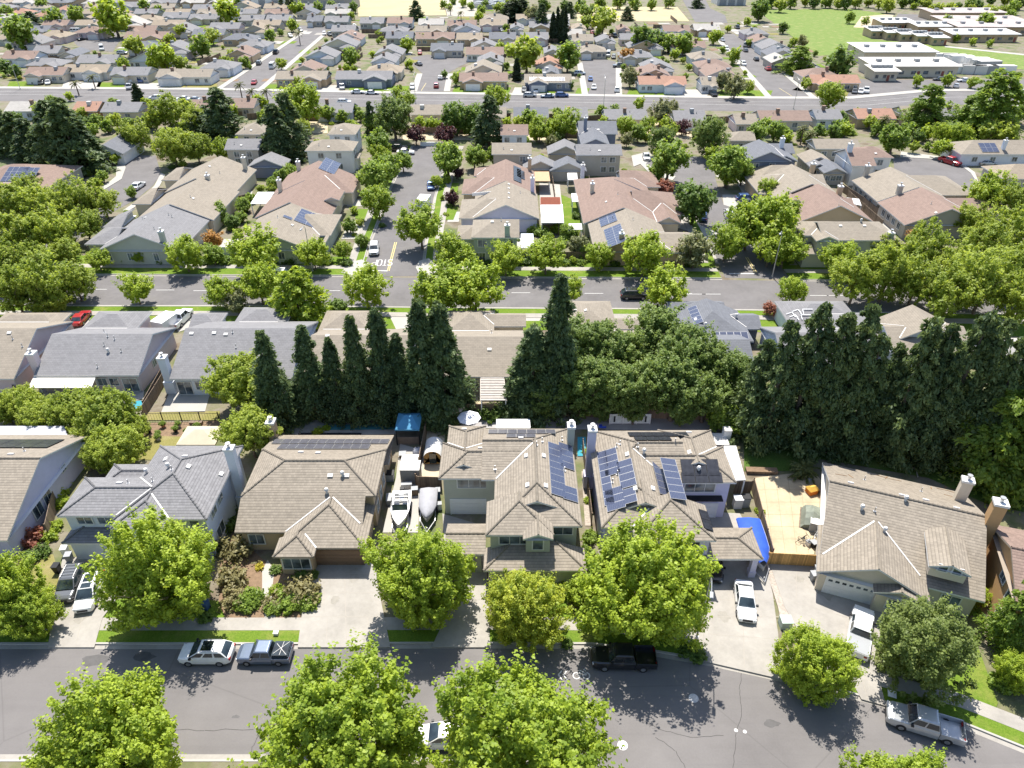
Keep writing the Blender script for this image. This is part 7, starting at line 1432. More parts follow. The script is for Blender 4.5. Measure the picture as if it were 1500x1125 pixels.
# ------------------------------------------------------------------ far vehicles
FV = 'vehicles around the main road'
for a in (('sedan', 524, 134, 540, 134, 'white', 'white car at the kerb of the main road, left of a white pair'), ('sedan', 545, 135, 560, 135, 'white', 'white car at the kerb of the main road, right of a white pair'), ('suv', 504, 149, 520, 149, 'white', 'white car driving left of centre on the main road'), ('sedan', 372, 120, 366, 128, 'red', 'red car turning out of the far left street'), ('pickup', 404, 76, 410, 70, 'black', 'dark pickup parked along the far left street'), ('suv', 379, 92, 384, 86, 'grey', 'grey car at the left of the far left street'), ('van', 399, 97, 404, 92, 'white', 'white van parked along the far left street'), ('pickup', 501, 127, 502, 136, 'silver', 'silver pickup on a driveway by the main road'),
          ('suv', 604, 127, 604, 136, 'white', 'white car nosing out of the first far cul-de-sac'), ('suv', 639, 125, 640, 116, 'red', 'dark red car entering the first far cul-de-sac'), ('sedan', 645, 113, 646, 104, 'silver', 'silver car parked in the first far cul-de-sac'), ('sedan', 613, 93, 605, 90, 'grey', 'grey car parked left in the first far cul-de-sac'), ('suv', 615, 77, 615, 84, 'red', 'red car at the top of the first far cul-de-sac'), ('pickup', 647, 81, 647, 88, 'black', 'black pickup at the top of the first far cul-de-sac'), ('suv', 776, 139, 790, 139, 'silver', 'silver car at the kerb below the solar roofed far house'), ('sedan', 802, 140, 790, 140, 'slate', 'blue grey car at the kerb, between two others'), ('suv', 823, 139, 840, 139, 'blue', 'dark blue car at the kerb below the yellow lawn'), ('suv', 768, 131, 768, 140, 'grey', 'grey car on the driveway of the solar roofed far house'), ('sedan', 785, 132, 785, 140, 'white', 'white car on the driveway of the solar roofed far house'),
          ('sedan', 865, 115, 865, 124, 'blue', 'blue car parked left in the second far cul-de-sac'), ('sedan', 870, 127, 870, 136, 'white', 'white car at the mouth of the second far cul-de-sac'), ('suv', 904, 131, 904, 122, 'white', 'white car on the right of the second far cul-de-sac'), ('suv', 849, 107, 860, 107, 'silver', 'silver car on a drive left of the second far cul-de-sac'), ('pickup', 908, 96, 896, 96, 'grey', 'grey pickup right of the second far cul-de-sac'), ('van', 891, 80, 889, 86, 'white', 'white camper at the top of the second far cul-de-sac'), ('suv', 899, 83, 897, 90, 'grey', 'grey car beside the white camper'), ('pickup', 1045, 137, 1050, 142, 'black', 'dark pickup on the driveway by the big sage bushes'), ('suv', 1089, 93, 1094, 98, 'white', 'white car on the left of the far right street'), ('suv', 1064, 71, 1068, 76, 'white', 'white car at the top of the far right street'), ('sedan', 1092, 73, 1088, 70, 'grey', 'grey car on the right of the far right street, top'), ('sedan', 1108, 86, 1104, 82, 'black', 'black car on the right of the far right street'), ('sedan', 1125, 100, 1120, 96, 'red', 'dark red car on the right of the far right street'), ('sedan', 1133, 92, 1124, 92, 'blue', 'blue car on a driveway by the far right street'),
          ('sedan', 1252, 133, 1252, 140, 'grey', 'grey car on the drive of the orange roofed corner house, left'), ('sedan', 1261, 133, 1261, 140, 'white', 'white car on the drive of the orange roofed corner house'), ('pickup', 1269, 132, 1270, 140, 'white', 'white pickup on the drive of the orange roofed corner house'), ('sedan', 1401, 125, 1402, 120, 'silver', 'silver car in the school car park, right'), ('sedan', 1412, 117, 1400, 117, 'white', 'white car in the school car park, by the containers'), ('sedan', 1376, 115, 1366, 115, 'grey', 'dark car in the school car park, left'), ('suv', 228, 143, 216, 143, 'white', 'white car driving on the main road at the left'), ('sedan', 267, 144, 255, 144, 'white', 'white car on the near lane, first of two at the left'), ('sedan', 283, 145, 270, 145, 'silver', 'silver car on the near lane, second of two at the left'), ('pickup', 189, 127, 187, 134, 'silver', 'silver pickup in front of a white motorhome'), ('van', 190, 117, 188, 126, 'white', 'white motorhome on a driveway by the main road'), ('van', 206, 117, 204, 126, 'blue', 'blue and white van beside the motorhome'),
          ('sedan', 50, 119, 46, 128, 'black', 'black car on a driveway at the far left'), ('suv', 60, 120, 56, 128, 'grey', 'grey car on a driveway at the far left'), ('sedan', 70, 120, 66, 128, 'white', 'white car on a driveway at the far left'), ('suv', 199, 39, 210, 39, 'red', 'red car in the far left block near the big willow'), ('suv', 261, 27, 270, 27, 'red', 'small red car in the upper left block'), ('sedan', 223, 36, 232, 36, 'black', 'black car in the upper left block'), ('sedan', 131, 55, 140, 53, 'grey', 'grey car on the left looping street'), ('sedan', 119, 57, 128, 55, 'black', 'black car on the left looping street'), ('van', 112, 46, 118, 46, 'white', 'white van beside the brown hipped house'), ('suv', 179, 77, 190, 77, 'silver', 'silver car by the round tree in the left block'), ('van', 149, 71, 150, 78, 'white', 'white van on the left looping street'), ('sedan', 668, 77, 668, 84, 'silver', 'silver car by the first far cul-de-sac, right'), ('suv', 659, 77, 659, 84, 'grey', 'grey car by the first far cul-de-sac, right'), ('pickup', 687, 80, 690, 86, 'black', 'black pickup beside the brown roofed central house')):
    carp(a[0], a[1], a[2], a[3], a[4], a[5], a[6], group=FV, full=False)
for i, (x, y) in enumerate(((453, 34), (519, 37), (538, 34), (575, 40), (600, 41), (655, 42), (700, 44), (735, 44), (748, 46), (815, 47), (868, 48), (900, 52), (985, 50), (1030, 50), (1058, 58), (425, 52), (440, 44), (475, 49), (483, 50), (560, 80), (585, 82), (635, 78), (695, 40), (240, 29), (330, 45), (290, 48), (410, 36), (505, 38), (842, 47), (1080, 40), (1092, 66))):
    carp(rnd.choice(('suv', 'sedan', 'pickup')), x, y, x + rnd.choice((0, 9)), y + rnd.choice((5, 6)), rnd.choice(('white', 'silver', 'black', 'grey', 'white', 'red')), None, 'in the far blocks', group='vehicles in the far blocks', full=False)
# ------------------------------------------------------------------ vegetation, near to far
ZN = 'along the near street'
for a in ((234, 842, 88, 'big lime green tree in front of the grey roofed house'), (615, 845, 78, 'lime green tree in front of the grey tarped boat'), (946, 858, 98, 'big lime green tree in front of the solar covered house'), (1196, 972, 56, 'lime green tree standing at the kerb right of centre'), (0, 870, 62, 'lime green tree cut by the left edge'), (165, 1092, 105, 'lime green tree at the bottom left corner'), (508, 1076, 124, 'largest lime green tree at the bottom, left of the hidden car'), (761, 1096, 124, 'lime green tree at the bottom, right of the hidden car'), (1320, 1172, 78, 'treetop showing at the bottom right of the road'), (1494, 985, 34, 'lime green tree at the right edge')):
    T('ash_near', a[0], a[1], a[2], label=a[3], k=1.0, group='lime green street trees of the near street')
T('ash_near', 40, 900, 40, label='smaller lime green crown at the left edge, low', group='lime green street trees of the near street')
T('gold_near', 770, 892, 60, label='lower yellow green tree with orange tinged top', k=.95, group='lime green street trees of the near street')
T('dark_near', 1355, 948, 72, label='dark green tree on the lawn of the turned house', group='garden trees of the near houses'); T('dark_near', 1240 - 90, 946, 26, label='small green lobe tree over the utility box', group='garden trees of the near houses') if False else None
C('poplar', 1466, 945, 858, 50, 'dark green upright shrub tree beside the orange wall', group='garden trees of the near houses'); T('ash', 850, 870, 22, label='pale green bush tree between the two porches', group='garden trees of the near houses', k=1.0)
T('ash', 1430, 870, 18, label='small green bush tree by the porch of the turned house', k=.9, group='garden trees of the near houses')
# front gardens
ZG = 'in the front gardens'
for k_, x, y, r in (('redbush', 40, 790, 24), ('dry_shrub', 350, 808, 28), ('dark_shrub', 322, 800, 14), ('dry_shrub', 338, 850, 26), ('shrub', 368, 878, 22), ('dry_shrub', 345, 878, 20), ('shrub', 362, 888, 14), ('yellow_shrub', 380, 829, 8), ('lime_shrub', 406, 863, 12), ('dry_shrub', 440, 872, 30), ('shrub', 425, 885, 22), ('shrub', 452, 884, 18), ('dark_shrub', 404, 834, 10), ('dark_shrub', 440, 842, 12), ('dark_shrub', 458, 842, 10), ('shrub', 400, 890, 14), ('dry_shrub', 395, 884, 14), ('lime_shrub', 72, 786, 13), ('lime_shrub', 82, 770, 12), ('lime_shrub', 86, 722, 14), ('lime_shrub', 96, 706, 10), ('lime_shrub', 90, 736, 12), ('dark_shrub', 60, 810, 14), ('dark_shrub', 42, 818, 16), ('dry_shrub', 20, 830, 20), ('dry_shrub', 52, 880, 14), ('shrub', 866, 786, 14), ('shrub', 860, 810, 13), ('lime_shrub', 862, 732, 8), ('lime_shrub', 860, 700, 7), ('lime_shrub', 859, 660, 7), ('dark_shrub', 870, 830, 15), ('shrub', 826, 862, 16), ('dry_shrub', 842, 888, 12), ('dark_shrub', 640, 890, 10), ('dark_shrub', 335, 745, 16), ('dark_shrub', 342, 720, 14), ('dark_shrub', 338, 770, 16), ('lime_shrub', 1113, 748, 8), ('yellow_shrub', 1117, 772, 7), ('lime_shrub', 1121, 792, 7), ('lime_shrub', 1402, 872, 14), ('shrub', 1438, 836, 16), ('lime_shrub', 1448, 820, 12), ('shrub', 1420, 890, 14), ('dark_shrub', 1390, 862, 14), ('shrub', 1466, 1000, 18), ('dark_shrub', 1008, 952, 16), ('dark_shrub', 1022, 962, 14), ('dark_shrub', 830, 942, 10), ('shrub', 255, 885, 16), ('dark_shrub', 300, 905, 12)):
    S(k_, x, y, r, zone=ZG, group='shrubs in the front gardens')
# sago palm on the patio edge
b = P(1178, 697); o = root('sago_palm', 'low spiky sago palm at the back of the tan patio', 'palm', b, 0); k = MB(); k.tube((0, 0, 0), (0, 0, .7), .3, .25, 10); k.build('trunk', M_BARK, o); c_ = inst('fronds', PALM, o); c_.location = (0, 0, .8); c_.scale = (2.1,) * 3
# back yards behind the near houses
ZB = 'behind the left houses'
for x, y, r in ((30, 590, 30), (60, 608, 30), (110, 600, 36), (155, 606, 44), (128, 636, 26), (170, 655, 38), (195, 628, 24), (150, 668, 28), (8, 600, 24)): T('citrus', x, y, r, zone=ZB, group='yellow green trees behind the left near houses')
T('citrus', 352, 556, 47, label='large yellow green tree behind the pale gazebo, upper', group='yellow green trees behind the left near houses', k=1.2); T('citrus', 364, 630, 40, label='large yellow green tree left of the brown chimney, lower', group='yellow green trees behind the left near houses', k=1.3); T('oak', 388, 590, 26, zone=ZB, group='yellow green trees behind the left near houses')
for x, y, r in ((465, 632, 9), (478, 626, 7)): S('lime_shrub', x, y, r, zone='beside the narrow pool', group='shrubs by the pool')
ZC = 'behind the hip roofed house'
for bx, by, ty, w in ((412, 622, 482, 46), (440, 612, 560, 34), (465, 606, 474, 46), (499, 610, 492, 36), (533, 612, 458, 40), (568, 612, 448, 46), (592, 614, 486, 40), (626, 614, 434, 56), (652, 610, 438, 58), (676, 604, 520, 30)): C('redwood', bx, by, ty, w, zone=ZC, group='dark conifers behind the near houses')
for bx, by, ty, w, l in ((814, 600, 398, 58, 'tall dark conifer right of the slatted pergola'), (780, 604, 474, 62, 'dark conifer directly behind the slatted pergola'), (762, 606, 520, 40, 'small dark conifer touching the slatted pergola')): C('redwood', bx, by, ty, w, l, group='dark conifers behind the near houses')
ZO = 'behind the two many-hipped houses'
for x, y, r in ((838, 500, 40), (872, 508, 48), (815, 560, 38), (858, 562, 46), (900, 562, 44), (920, 520, 40), (965, 492, 50), (1000, 520, 52), (950, 562, 44), (990, 562, 50), (1036, 535, 44), (1035, 580, 36), (1075, 548, 40), (800, 585, 28), (1000, 600, 24), (880, 595, 22), (930, 596, 24)): T('oak', x, y, r, k=1.35, zone=ZO, group='dull green trees behind the near houses')
for x, y, r in ((1060, 610, 24), (1082, 618, 22)): T('mid', x, y, r, k=1.0, zone='beside the hot tub', group='dull green trees behind the near houses')
S('dark_shrub', 720, 608, 18, label='dark clipped hedge bush by the pergola, right'); S('dark_shrub', 742, 604, 20, label='dark clipped hedge bush by the pergola, left of the conifer'); S('dark_shrub', 702, 606, 14, label='dark clipped hedge bush behind the white umbrella')
ZR = 'in the dense right row'
for bx, by, ty, w in ((1096, 636, 500, 64), (1118, 650, 470, 66), (1154, 650, 444, 70), (1186, 655, 458, 70), (1214, 655, 446, 72), (1238, 660, 490, 64), (1268, 655, 505, 62), (1296, 665, 466, 74), (1322, 668, 476, 66), (1362, 670, 456, 78), (1390, 672, 468, 70), (1420, 680, 492, 70), (1450, 680, 494, 70), (1480, 690, 505, 74), (1512, 700, 500, 70), (1340, 676, 520, 60)): C('spruce', bx, by, ty - 4, w * .85, zone=ZR, group='dense dark conifers on the right')
for bx, by, ty, w, l in ((1440, 706, 575, 74, 'lighter dark tree at the right, left of a near pair'), (1482, 712, 570, 78, 'lighter dark tree at the right, right of a near pair')): C('poplar', bx, by, ty, w, l, group='dense dark conifers on the right')
# middle street trees
ZS = 'on middle street near side'; ZT = 'on middle street far side'
for x, y, r in ((198, 421, 24), (324, 426, 25), (378, 414, 31), (535, 418, 33), (648, 424, 40), (695, 419, 42), (832, 424, 22), (975, 421, 33), (1160, 424, 22)): T('ash', x, y, r, k=1.15, zone=ZS, group='street trees of the middle street')
C('ash_tall', 441, 472, 394, 62, 'upright lime green tree beside the thin lamp', group='street trees of the middle street'); T('sage', 346, 442, 19, label='grey green bush tree right of the white pickup'); S('dark_shrub', 495, 449, 15, label='round clipped dark bush by the driveway, middle street'); T('redbush', 1128, 452, 12, label='orange tinged bush beside the corner lamp shadow'); S('dark_shrub', 960, 458, 14, label='dark low bush under the street tree, middle street')
for x, y, r in ((143, 380, 17), (204, 376, 10), (270, 370, 27), (376, 366, 37), (458, 371, 24), (501, 366, 14), (663, 370, 29), (740, 377, 26), (800, 373, 28), (878, 374, 21), (944, 370, 34), (1065, 353, 28), (1130, 322, 44), (1098, 330, 34), (1152, 360, 30), (1232, 378, 28), (1128, 366, 24)): T('ash', x, y, r, k=1.15, zone=ZT, group='street trees of the middle street')
T('sage', 1018, 366, 28, label='pale green loose tree by the beige corner house'); T('dark', 222, 362, 14, zone=ZT, group='street trees of the middle street'); T('orange', 311, 350, 15, label='orange leaved tree beside the white plank fence'); T('plum', 684, 346, 13, label='purple leaved tree in front of the green walled house'); T('mid', 312, 372, 17, zone=ZT, group='street trees of the middle street'); T('mid', 512, 330, 12, zone=ZT, group='street trees of the middle street'); T('mid', 530, 352, 11, zone=ZT, group='street trees of the middle street')
for x, y, r, k_ in ((300, 385, 8, 'dark_shrub'), (425, 383, 11, 'dark_shrub'), (408, 382, 10, 'dark_shrub'), (478, 384, 11, 'dark_shrub'), (508, 386, 10, 'dark_shrub'), (710, 384, 10, 'dark_shrub'), (770, 384, 12, 'dark_shrub'), (830, 386, 9, 'dark_shrub'), (850, 384, 10, 'shrub'), (900, 386, 10, 'dark_shrub'), (980, 386, 11, 'dark_shrub'), (1010, 388, 10, 'dark_shrub'), (1190, 384, 9, 'shrub'), (180, 382, 9, 'dark_shrub'), (235, 383, 9, 'dark_shrub'), (255, 384, 8, 'dark_shrub'), (330, 384, 12, 'shrub'), (700, 338, 9, 'shrub'), (560, 330, 6, 'dark_shrub'), (786, 340, 14, 'shrub'), (800, 345, 12, 'shrub'), (820, 338, 14, 'lime_shrub'), (838, 345, 12, 'shrub'), (826, 356, 12, 'shrub'), (862, 330, 9, 'lime_shrub'), (845, 318, 8, 'dark_shrub'), (870, 350, 8, 'shrub'), (770, 332, 8, 'redbush'), (1005, 306, 8, 'shrub'), (1260, 280, 8, 'shrub'), (1272, 298, 6, 'lime_shrub')):
    S(k_, x, y, r, zone='in the middle yards', group='shrubs in the middle yards')
T('sage', 846, 360, 17, label='grey leaved tree in the middle back yards'); T('mid', 832, 340, 13, zone='in the middle yards', group='trees in the middle yards'); T('mid', 858, 368, 12, zone='in the middle yards', group='trees in the middle yards')
ZP = 'beside the side street'
for x, y, r, k_ in ((553, 294, 25, 'ash'), (549, 256, 26, 'mid'), (566, 245, 22, 'mid'), (590, 236, 14, 'mid'), (556, 226, 15, 'ash'), (616, 328, 33, 'ash'), (655, 230, 26, 'mid'), (695, 228, 17, 'mid'), (555, 210, 22, 'mid'), (576, 170, 30, 'oak'), (545, 178, 14, 'mid'), (668, 170, 24, 'dark'), (698, 172, 22, 'dark'), (688, 186, 12, 'far_mid'), (730, 226, 16, 'mid'), (708, 232, 10, 'ash'), (632, 180, 11, 'far_ash'), (640, 265, 9, 'ash')): T(k_, x, y, r, k=1.2, zone=ZP, group='trees beside the side street')
for x, y, r in ((609, 196, 14), (652, 196, 15), (671, 253, 9), (663, 288, 11)): T('plum', x, y, r, k=1.2, zone=ZP, group='purple trees beside the side street')
C('pine', 717, 218, 138, 36, 'dark conifer above the brown roofed row, centre')
for x, y, r, k_ in ((412, 258, 12, 'mid'), (400, 268, 11, 'mid'), (425, 250, 12, 'mid'), (320, 312, 17, 'mid'), (340, 325, 12, 'dark'), (355, 300, 13, 'mid'), (352, 318, 10, 'mid'), (398, 276, 8, 'far_olive'), (366, 290, 9, 'far_mid')): T(k_, x, y, r, k=.9, zone='between beige and brown rows', group='trees in the left middle yards')
ZL = 'in the left conifer clump'
for bx, by, ty, w in ((18, 226, 156, 30), (36, 230, 163, 32), (54, 236, 172, 36), (80, 240, 168, 34), (98, 248, 146, 46), (118, 252, 142, 56), (134, 246, 185, 44), (66, 240, 190, 34), (330, 204, 127, 44), (312, 198, 158, 30), (294, 196, 162, 26), (412, 238, 150, 42), (430, 230, 135, 40), (545, 195, 148, 16)): C('pine', bx, by, ty, w, zone='beyond the middle street', group='dark conifers beyond the middle street')
C('cypress', 207, 160, 124, 14, 'narrow dark cypress below the main road at left')
ZQ = 'left of side street'
for x, y, r, k_ in ((245, 160, 25, 'plane'), (290, 172, 20, 'plane'), (252, 212, 28, 'citrus'), (286, 214, 24, 'citrus'), (325, 218, 17, 'ash'), (350, 222, 12, 'ash'), (195, 197, 24, 'plane'), (168, 176, 12, 'far_olive'), (440, 150, 32, 'ash'), (445, 186, 13, 'plane'), (425, 165, 15, 'ash'), (270, 160, 18, 'far_olive'), (168, 232, 9, 'far_ash'), (150, 258, 9, 'far_mid'), (142, 268, 8, 'far_ash'), (192, 281, 9, 'mid'), (380, 148, 12, 'far_ash'), (318, 182, 12, 'far_mid'), (225, 175, 14, 'far_olive'), (480, 165, 12, 'far_mid'), (500, 170, 10, 'far_mid')): T(k_, x, y, r, k=1.1, zone=ZQ, group='trees left of the side street')
ZW = 'in the big left clump'
for x, y, r, z_ in ((18, 296, 34, 1.0), (62, 298, 34, .9), (110, 290, 32, 1.05), (150, 294, 24, .9), (20, 340, 36, .95), (76, 336, 34, 1.1), (124, 326, 26, .85), (40, 380, 30, .9), (95, 366, 24, .85), (60, 412, 42, 1.1), (108, 410, 30, .95), (18, 424, 36, 1.0), (78, 440, 22, .9), (-8, 385, 34, 1.0), (40, 270, 20, .9)): T('plane', x, y, r, k=1.15, zs=z_, zone=ZW, group='olive green trees on the left')
ZX = 'in the big right clump'
for x, y, r, z_ in ((1256, 404, 38, 1.0), (1302, 398, 40, 1.15), (1296, 362, 24, .9), (1345, 408, 36, 1.0), (1352, 362, 36, 1.1), (1394, 425, 40, 1.0), (1402, 384, 36, .95), (1446, 410, 46, 1.1), (1492, 386, 40, 1.0), (1442, 352, 34, .95), (1484, 336, 36, 1.05), (1424, 318, 27, .9), (1494, 296, 30, 1.0), (1500, 438, 36, 1.0)): T('plane', x, y, r, k=1.25, zs=z_, zone=ZX, group='olive green trees on the right')
T('orange', 1340, 348, 14, label='orange tinged tree at the edge of the right olive clump'); T('ash', 1452, 280, 30, k=1.3, label='bright green tree beside the round street, right'); T('ash', 1430, 292, 14, label='small bright tree left of the round street exit')
ZY = 'around the second cul-de-sac'
for x, y, r, k_ in ((1018, 293, 31, 'dark'), (1068, 238, 30, 'mid'), (1068, 260, 14, 'ash'), (981, 232, 30, 'mid'), (962, 252, 15, 'mid'), (1040, 196, 28, 'oak'), (968, 204, 20, 'oak'), (1125, 278, 17, 'ash'), (1088, 250, 18, 'mid'), (1045, 225, 14, 'far_ash'), (1100, 250, 10, 'far_mid'), (1136, 268, 14, 'mid'), (985, 190, 12, 'far_olive')): T(k_, x, y, r, k=1.25, zone=ZY, group='trees around the second cul-de-sac')
T('plum', 1000, 186, 12, label='purple leaved tree behind the second cul-de-sac'); T('redbush', 973, 275, 15, label='reddish bush beside the brown roofed corner')
ZU = 'behind the main road houses'
for x, y, r, k_ in ((790, 188, 18, 'ash'), (830, 180, 22, 'ash'), (812, 188, 14, 'ash'), (808, 206, 9, 'sage'), (775, 172, 14, 'far_mid'), (918, 184, 15, 'ash'), (935, 194, 13, 'mid'), (948, 184, 13, 'ash'), (968, 164, 18, 'sage'), (985, 158, 12, 'sage'), (918, 204, 10, 'sage'), (1108, 194, 17, 'mid'), (1136, 190, 15, 'mid'), (1122, 184, 12, 'far_mid'), (1290, 186, 11, 'far_ash'), (1310, 202, 22, 'mid'), (1275, 178, 10, 'far_olive'), (1330, 190, 12, 'far_mid'), (1380, 194, 15, 'ash'), (1406, 196, 17, 'ash'), (1355, 168, 15, 'sage'), (1218, 139, 20, 'ash'), (1450, 192, 18, 'far_olive'), (1475, 195, 18, 'far_olive'), (1495, 165, 16, 'far_mid'), (1240, 188, 12, 'far_ash'), (1222, 192, 10, 'far_dark'), (1200, 190, 10, 'far_dark'), (1185, 200, 9, 'far_mid'), (728, 142, 17, 'ash'), (595, 145, 14, 'ash'), (1372, 152, 15, 'far_ash'), (1455, 168, 10, 'far_mid'), (1340, 214, 9, 'far_olive'), (1380, 216, 14, 'lime_shrub'), (850, 168, 8, 'far_mid'), (880, 162, 9, 'far_mid'), (885, 178, 9, 'far_ash'), (900, 160, 8, 'far_mid'), (760, 178, 10, 'far_olive'), (742, 178, 8, 'far_ash'), (520, 162, 9, 'far_mid'), (580, 135, 8, 'far_ash'), (215, 152, 9, 'far_ash'), (60, 160, 14, 'far_olive'), (75, 148, 9, 'far_mid'), (90, 165, 12, 'far_olive'), (10, 180, 12, 'far_mid'), (120, 165, 10, 'far_olive'), (320, 150, 12, 'far_ash'), (340, 162, 10, 'far_ash'), (390, 170, 10, 'far_ash'), (165, 150, 8, 'far_mid'), (100, 140, 7, 'far_ash'), (936, 151, 10, 'far_ash')): T(k_, x, y, r, k=1.15, zone=ZU, group='trees behind the main road')
for x, y, r in ((1025, 204, 10), (940, 172, 9), (1425, 214, 12), (1395, 214, 10), (1205, 196, 9), (1225, 200, 9), (1245, 196, 9), (1370, 222, 8), (660, 200, 7), (700, 200, 9), (770, 205, 7), (520, 240, 8)): S('shrub', x, y, r, zone=ZU, group='shrubs behind the main road')
C('pine', 718, 170, 140, 20, 'dark conifer beside the main road, centre'); C('poplar', 1350, 186, 122, 40, 'tall upright bright tree right of the orange roof'); C('poplar', 1440, 202, 100, 62, 'very tall dark tree by the main road at right'); C('poplar', 1412, 196, 138, 40, 'dark tree leaning on the very tall one, right'); T('plum', 1365, 178, 9, label='small purple tree behind the main road, right'); 
for x, b_, t_ in ((356, 150, 122), (372, 152, 138), (393, 152, 140), (1172, 212, 186), (1184, 218, 200), (1290, 200, 172), (116, 140, 130)): palm(x, b_, t_, zone='near the main road')
ZZ = 'in the far blocks'
FT = [(165, 24, 26, 'far_ash'), (28, 45, 24, 'far_mid'), (78, 25, 14, 'far_mid'), (110, 20, 13, 'far_mid'), (10, 18, 11, 'far_mid'), (8, 98, 11, 'far_dark'), (22, 104, 10, 'far_dark'), (195, 66, 15, 'far_olive'), (240, 80, 22, 'far_ash'), (222, 92, 11, 'far_ash'), (262, 92, 12, 'far_olive'), (180, 94, 10, 'far_ash'), (292, 66, 16, 'far_mid'), (310, 52, 12, 'far_olive'), (330, 14, 19, 'far_ash'), (264, 44, 10, 'far_olive'), (248, 57, 9, 'far_olive'), (330, 90, 10, 'far_olive'), (358, 90, 9, 'far_mid'), (395, 52, 9, 'far_mid'), (340, 80, 9, 'far_olive'), (411, 92, 9, 'far_olive'), (437, 12, 11, 'far_ash'), (428, 36, 9, 'far_ash'), (465, 10, 8, 'far_mid'), (485, 8, 8, 'far_mid'), (517, 10, 8, 'far_dark'), (514, 22, 6, 'far_ash'), (595, 65, 11, 'far_ash'), (620, 56, 7, 'far_mid'), (512, 82, 13, 'far_mid'), (507, 99, 6, 'far_ash'), (437, 119, 8, 'far_olive'), (600, 92, 7, 'far_ash'), (585, 128, 5, 'far_mid'), (668, 114, 10, 'far_ash'), (651, 108, 6, 'far_dark'), (771, 76, 27, 'far_olive'), (832, 82, 21, 'far_mid'), (780, 20, 12, 'sage'), (702, 25, 8, 'far_ash'), (884, 28, 20, 'far_olive'), (860, 30, 10, 'far_olive'), (942, 55, 19, 'far_dark'), (965, 58, 14, 'far_dark'), (980, 62, 13, 'far_mid'), (1002, 62, 16, 'far_mid'), (1047, 52, 11, 'far_ash'), (1075, 80, 12, 'far_ash'), (918, 80, 11, 'orange'), (924, 112, 14, 'sage'), (1060, 119, 14, 'sage'), (1078, 126, 17, 'sage'), (1096, 126, 10, 'far_olive'), (835, 124, 7, 'far_dark'), (1114, 12, 16, 'far_dark'), (1095, 31, 6, 'far_ash'), (1147, 40, 8, 'far_dark'), (1098, 62, 6, 'far_olive'), (1176, 60, 9, 'sage'), (1162, 60, 7, 'far_ash'), (1231, 90, 24, 'far_dark'), (1246, 25, 8, 'far_mid'), (1268, 30, 6, 'far_mid'), (1345, 118, 9, 'far_ash'), (1388, 117, 9, 'far_ash'), (1426, 119, 9, 'far_ash'), (1470, 120, 9, 'far_ash'), (1401, 55, 6, 'far_ash'), (1425, 60, 6, 'far_ash'), (1450, 63, 6, 'far_ash'), (1444, 30, 13, 'far_mid'), (1388, 30, 8, 'far_mid'), (1480, 22, 8, 'far_mid'), (1455, 18, 8, 'far_ash'), (742, 96, 6, 'far_mid'), (790, 107, 7, 'far_ash'), (1182, 122, 9, 'far_olive'), (812, 42, 5, 'far_ash'), (733, 70, 9, 'far_ash'), (1022, 62, 8, 'far_olive'), (990, 78, 9, 'far_ash')]
for x, y, r, k_ in FT: T(k_, x, y, r, k=1.1, zone=ZZ, group='trees in the far blocks')
for i in range(24): T(rnd.choice(('far_mid', 'far_dark', 'far_olive')), 1130 + i * 16 + rnd.uniform(-6, 6), rnd.uniform(0, 11) + (4 if i > 13 else 0), rnd.uniform(7, 12), k=1.0, zone='above the playing field', group='trees at the top of the field')
for i in range(34): T(rnd.choice(('far_mid', 'far_ash', 'far_olive', 'far_dark')), rnd.choice((rnd.uniform(655, 850), rnd.uniform(840, 1000), rnd.uniform(1300, 1500))), rnd.uniform(-2, 16), rnd.uniform(4, 9), k=1.0, zone='at the top edge', group='trees on the top edge')
for x, y, r in ((880, 3, 10), (905, 2, 10), (930, 4, 9), (955, 6, 8), (980, 3, 8), (650, 6, 6), (690, 8, 6), (712, 6, 6), (350, 2, 8), (60, 6, 10), (210, 8, 9), (232, 14, 7), (150, 6, 9), (455, 0, 8)): T('far_mid', x, y, r, zone='on the top edge', group='trees on the top edge')
for x, by, ty, w in ((809, 62, 18, 6), (816, 62, 12, 6), (822, 63, 14, 6), (827, 62, 10, 6), (755, 32, 0, 16), (765, 30, 0, 16), (746, 30, 2, 13), (757, 118, 86, 8)): C('cypress', x, by, ty, w * 1.3, zone='in the far central blocks', group='cypresses in the far blocks')
for x, by, ty, w in ((793, 46, 4, 18), (610, 30, 0, 16), (918, 30, 9, 14), (834, 26, 2, 14), (48, 38, 16, 20), (1165, 108, 66, 34), (1020, 12, -6, 14), (430, 18, -4, 9), (424, 18, -4, 9), (414, 18, -4, 9)): C('pine' if w < 30 else 'poplar', x, by, ty, w, zone='in the far blocks', group='conifers in the far blocks')
for x, b_, t_ in ((397, 60, 36), (676, 44, 16), (440, 66, 46), (660, 22, 8), (472, 120, 112), (140, 130, 126)): palm(x, b_, t_, zone='in the far blocks')
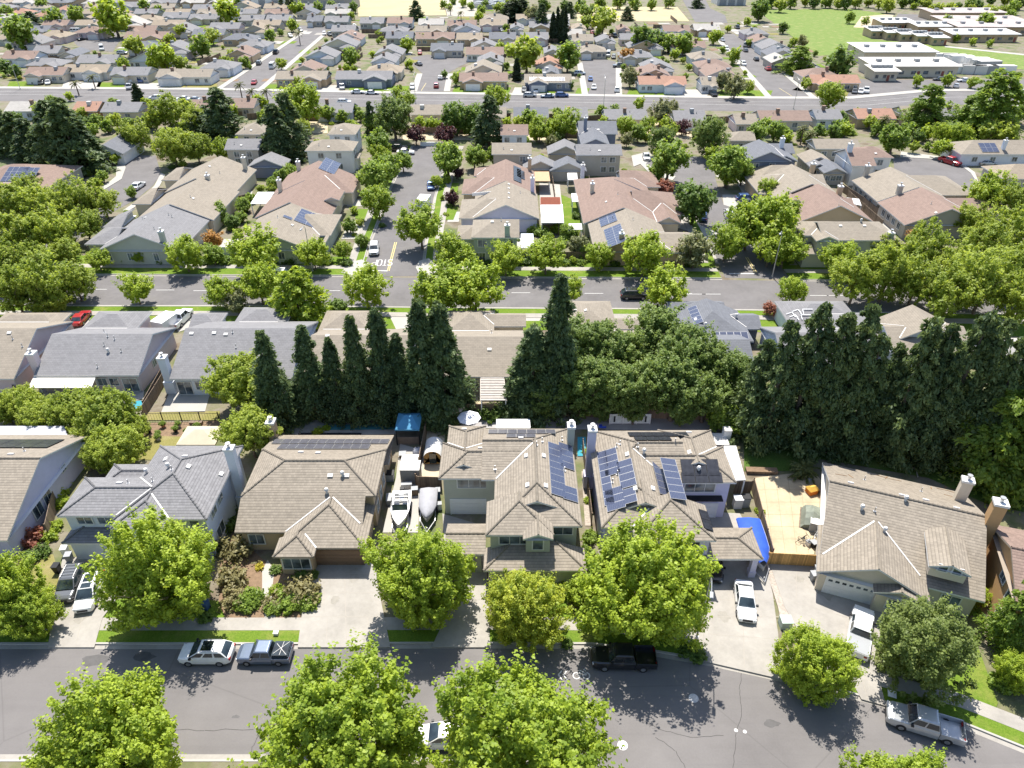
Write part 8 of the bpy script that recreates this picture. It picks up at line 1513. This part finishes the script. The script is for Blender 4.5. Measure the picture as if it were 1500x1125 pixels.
# back yard planting and fences between the far houses
for i in range(300):
    x, y = rnd.uniform(5, 1230), rnd.uniform(20, 118)
    if nogo(x, y) or nogo(x, y + 4): continue
    p_ = P(x, y)
    if any(a < p_.x < b and c + 3 < p_.y < e for a, b, c, e in FOOT): continue
    T(rnd.choice(('far_mid', 'far_ash', 'far_olive', 'far_mid')), x, y, rnd.uniform(2.5, 5.5), zone='in far back yards', group='small trees among the far back yards')
for i in range(90):
    x, y = rnd.uniform(10, 1190), rnd.uniform(30, 112)
    if nogo(x, y) or nogo(x + 34, y) or nogo(x - 4, y): continue
    fence([(x, y), (x + (750 - x) * .04, y - 8)] if i % 2 else [(x, y), (x + rnd.uniform(20, 34), y + .3)], zone='in far back yards', group='fences of the far back yards', posts=False)
for i in range(30): fence([(20 + i * 49, 170 + i * .35 + (3 if i % 2 else 0)), (62 + i * 49, 170 + i * .35)], zone='behind the main road houses', group='fences behind the main road houses', posts=False) if i not in (5, 12) else None
# ------------------------------------------------------------------ labels by order across the photo
zones = {}
for o, d, z in LATE: zones.setdefault((d, z), []).append(o)
for (d, z), L_ in zones.items():
    L_.sort(key=lambda o: proj(o.location)[0])
    for i, o in enumerate(L_): o['label'] = f'{d} {z}' if len(L_) == 1 else f'{d} {z}, {ordn(i)} of {len(L_)} from left'
# ------------------------------------------------------------------ light and camera
SUN_EL, SUN_AZ = R(63), R(-7)      # azimuth measured from straight ahead, negative = to the left
L_ = bpy.data.lights.new('sun', 'SUN'); L_.energy = 5.0; L_.angle = R(.55); L_.color = (1, .955, .88); so = bpy.data.objects.new('sun', L_); COL.objects.link(so)
d = Vector((math.sin(SUN_AZ) * math.cos(SUN_EL), math.cos(SUN_AZ) * math.cos(SUN_EL), math.sin(SUN_EL))); so.rotation_euler = d.to_track_quat('Z', 'Y').to_euler(); so.location = (0, 60, 120)
w = bpy.data.worlds.new('World'); sc.world = w; w.use_nodes = True; nt = w.node_tree; bg = nt.nodes['Background']; sk = nt.nodes.new('ShaderNodeTexSky'); sk.sky_type = 'NISHITA'; sk.sun_disc = False; sk.sun_elevation = SUN_EL; sk.sun_rotation = SUN_AZ; sk.air_density = 1.0; sk.dust_density = 1.0
nt.links.new(sk.outputs[0], bg.inputs[0]); bg.inputs[1].default_value = .125
cd = bpy.data.cameras.new('camera'); cd.sensor_fit = 'HORIZONTAL'; cd.sensor_width = 36; cd.lens = 36 * FP / 1500; cd.clip_start = 1; cd.clip_end = 6000
co = bpy.data.objects.new('camera', cd); COL.objects.link(co); co.location = (0, 0, CH); co.rotation_euler = (PI / 2 - TH, 0, 0); sc.camera = co
sc.view_settings.view_transform = 'Standard'; sc.view_settings.look = 'None'; sc.view_settings.exposure = .8; sc.view_settings.gamma = 1
sc.render.resolution_x, sc.render.resolution_y = 1024, 768
sc.cycles.max_bounces = 6; sc.cycles.diffuse_bounces = 3; sc.cycles.glossy_bounces = 2; sc.cycles.transmission_bounces = 3; sc.cycles.transparent_max_bounces = 4; sc.cycles.caustics_reflective = False; sc.cycles.caustics_refractive = False
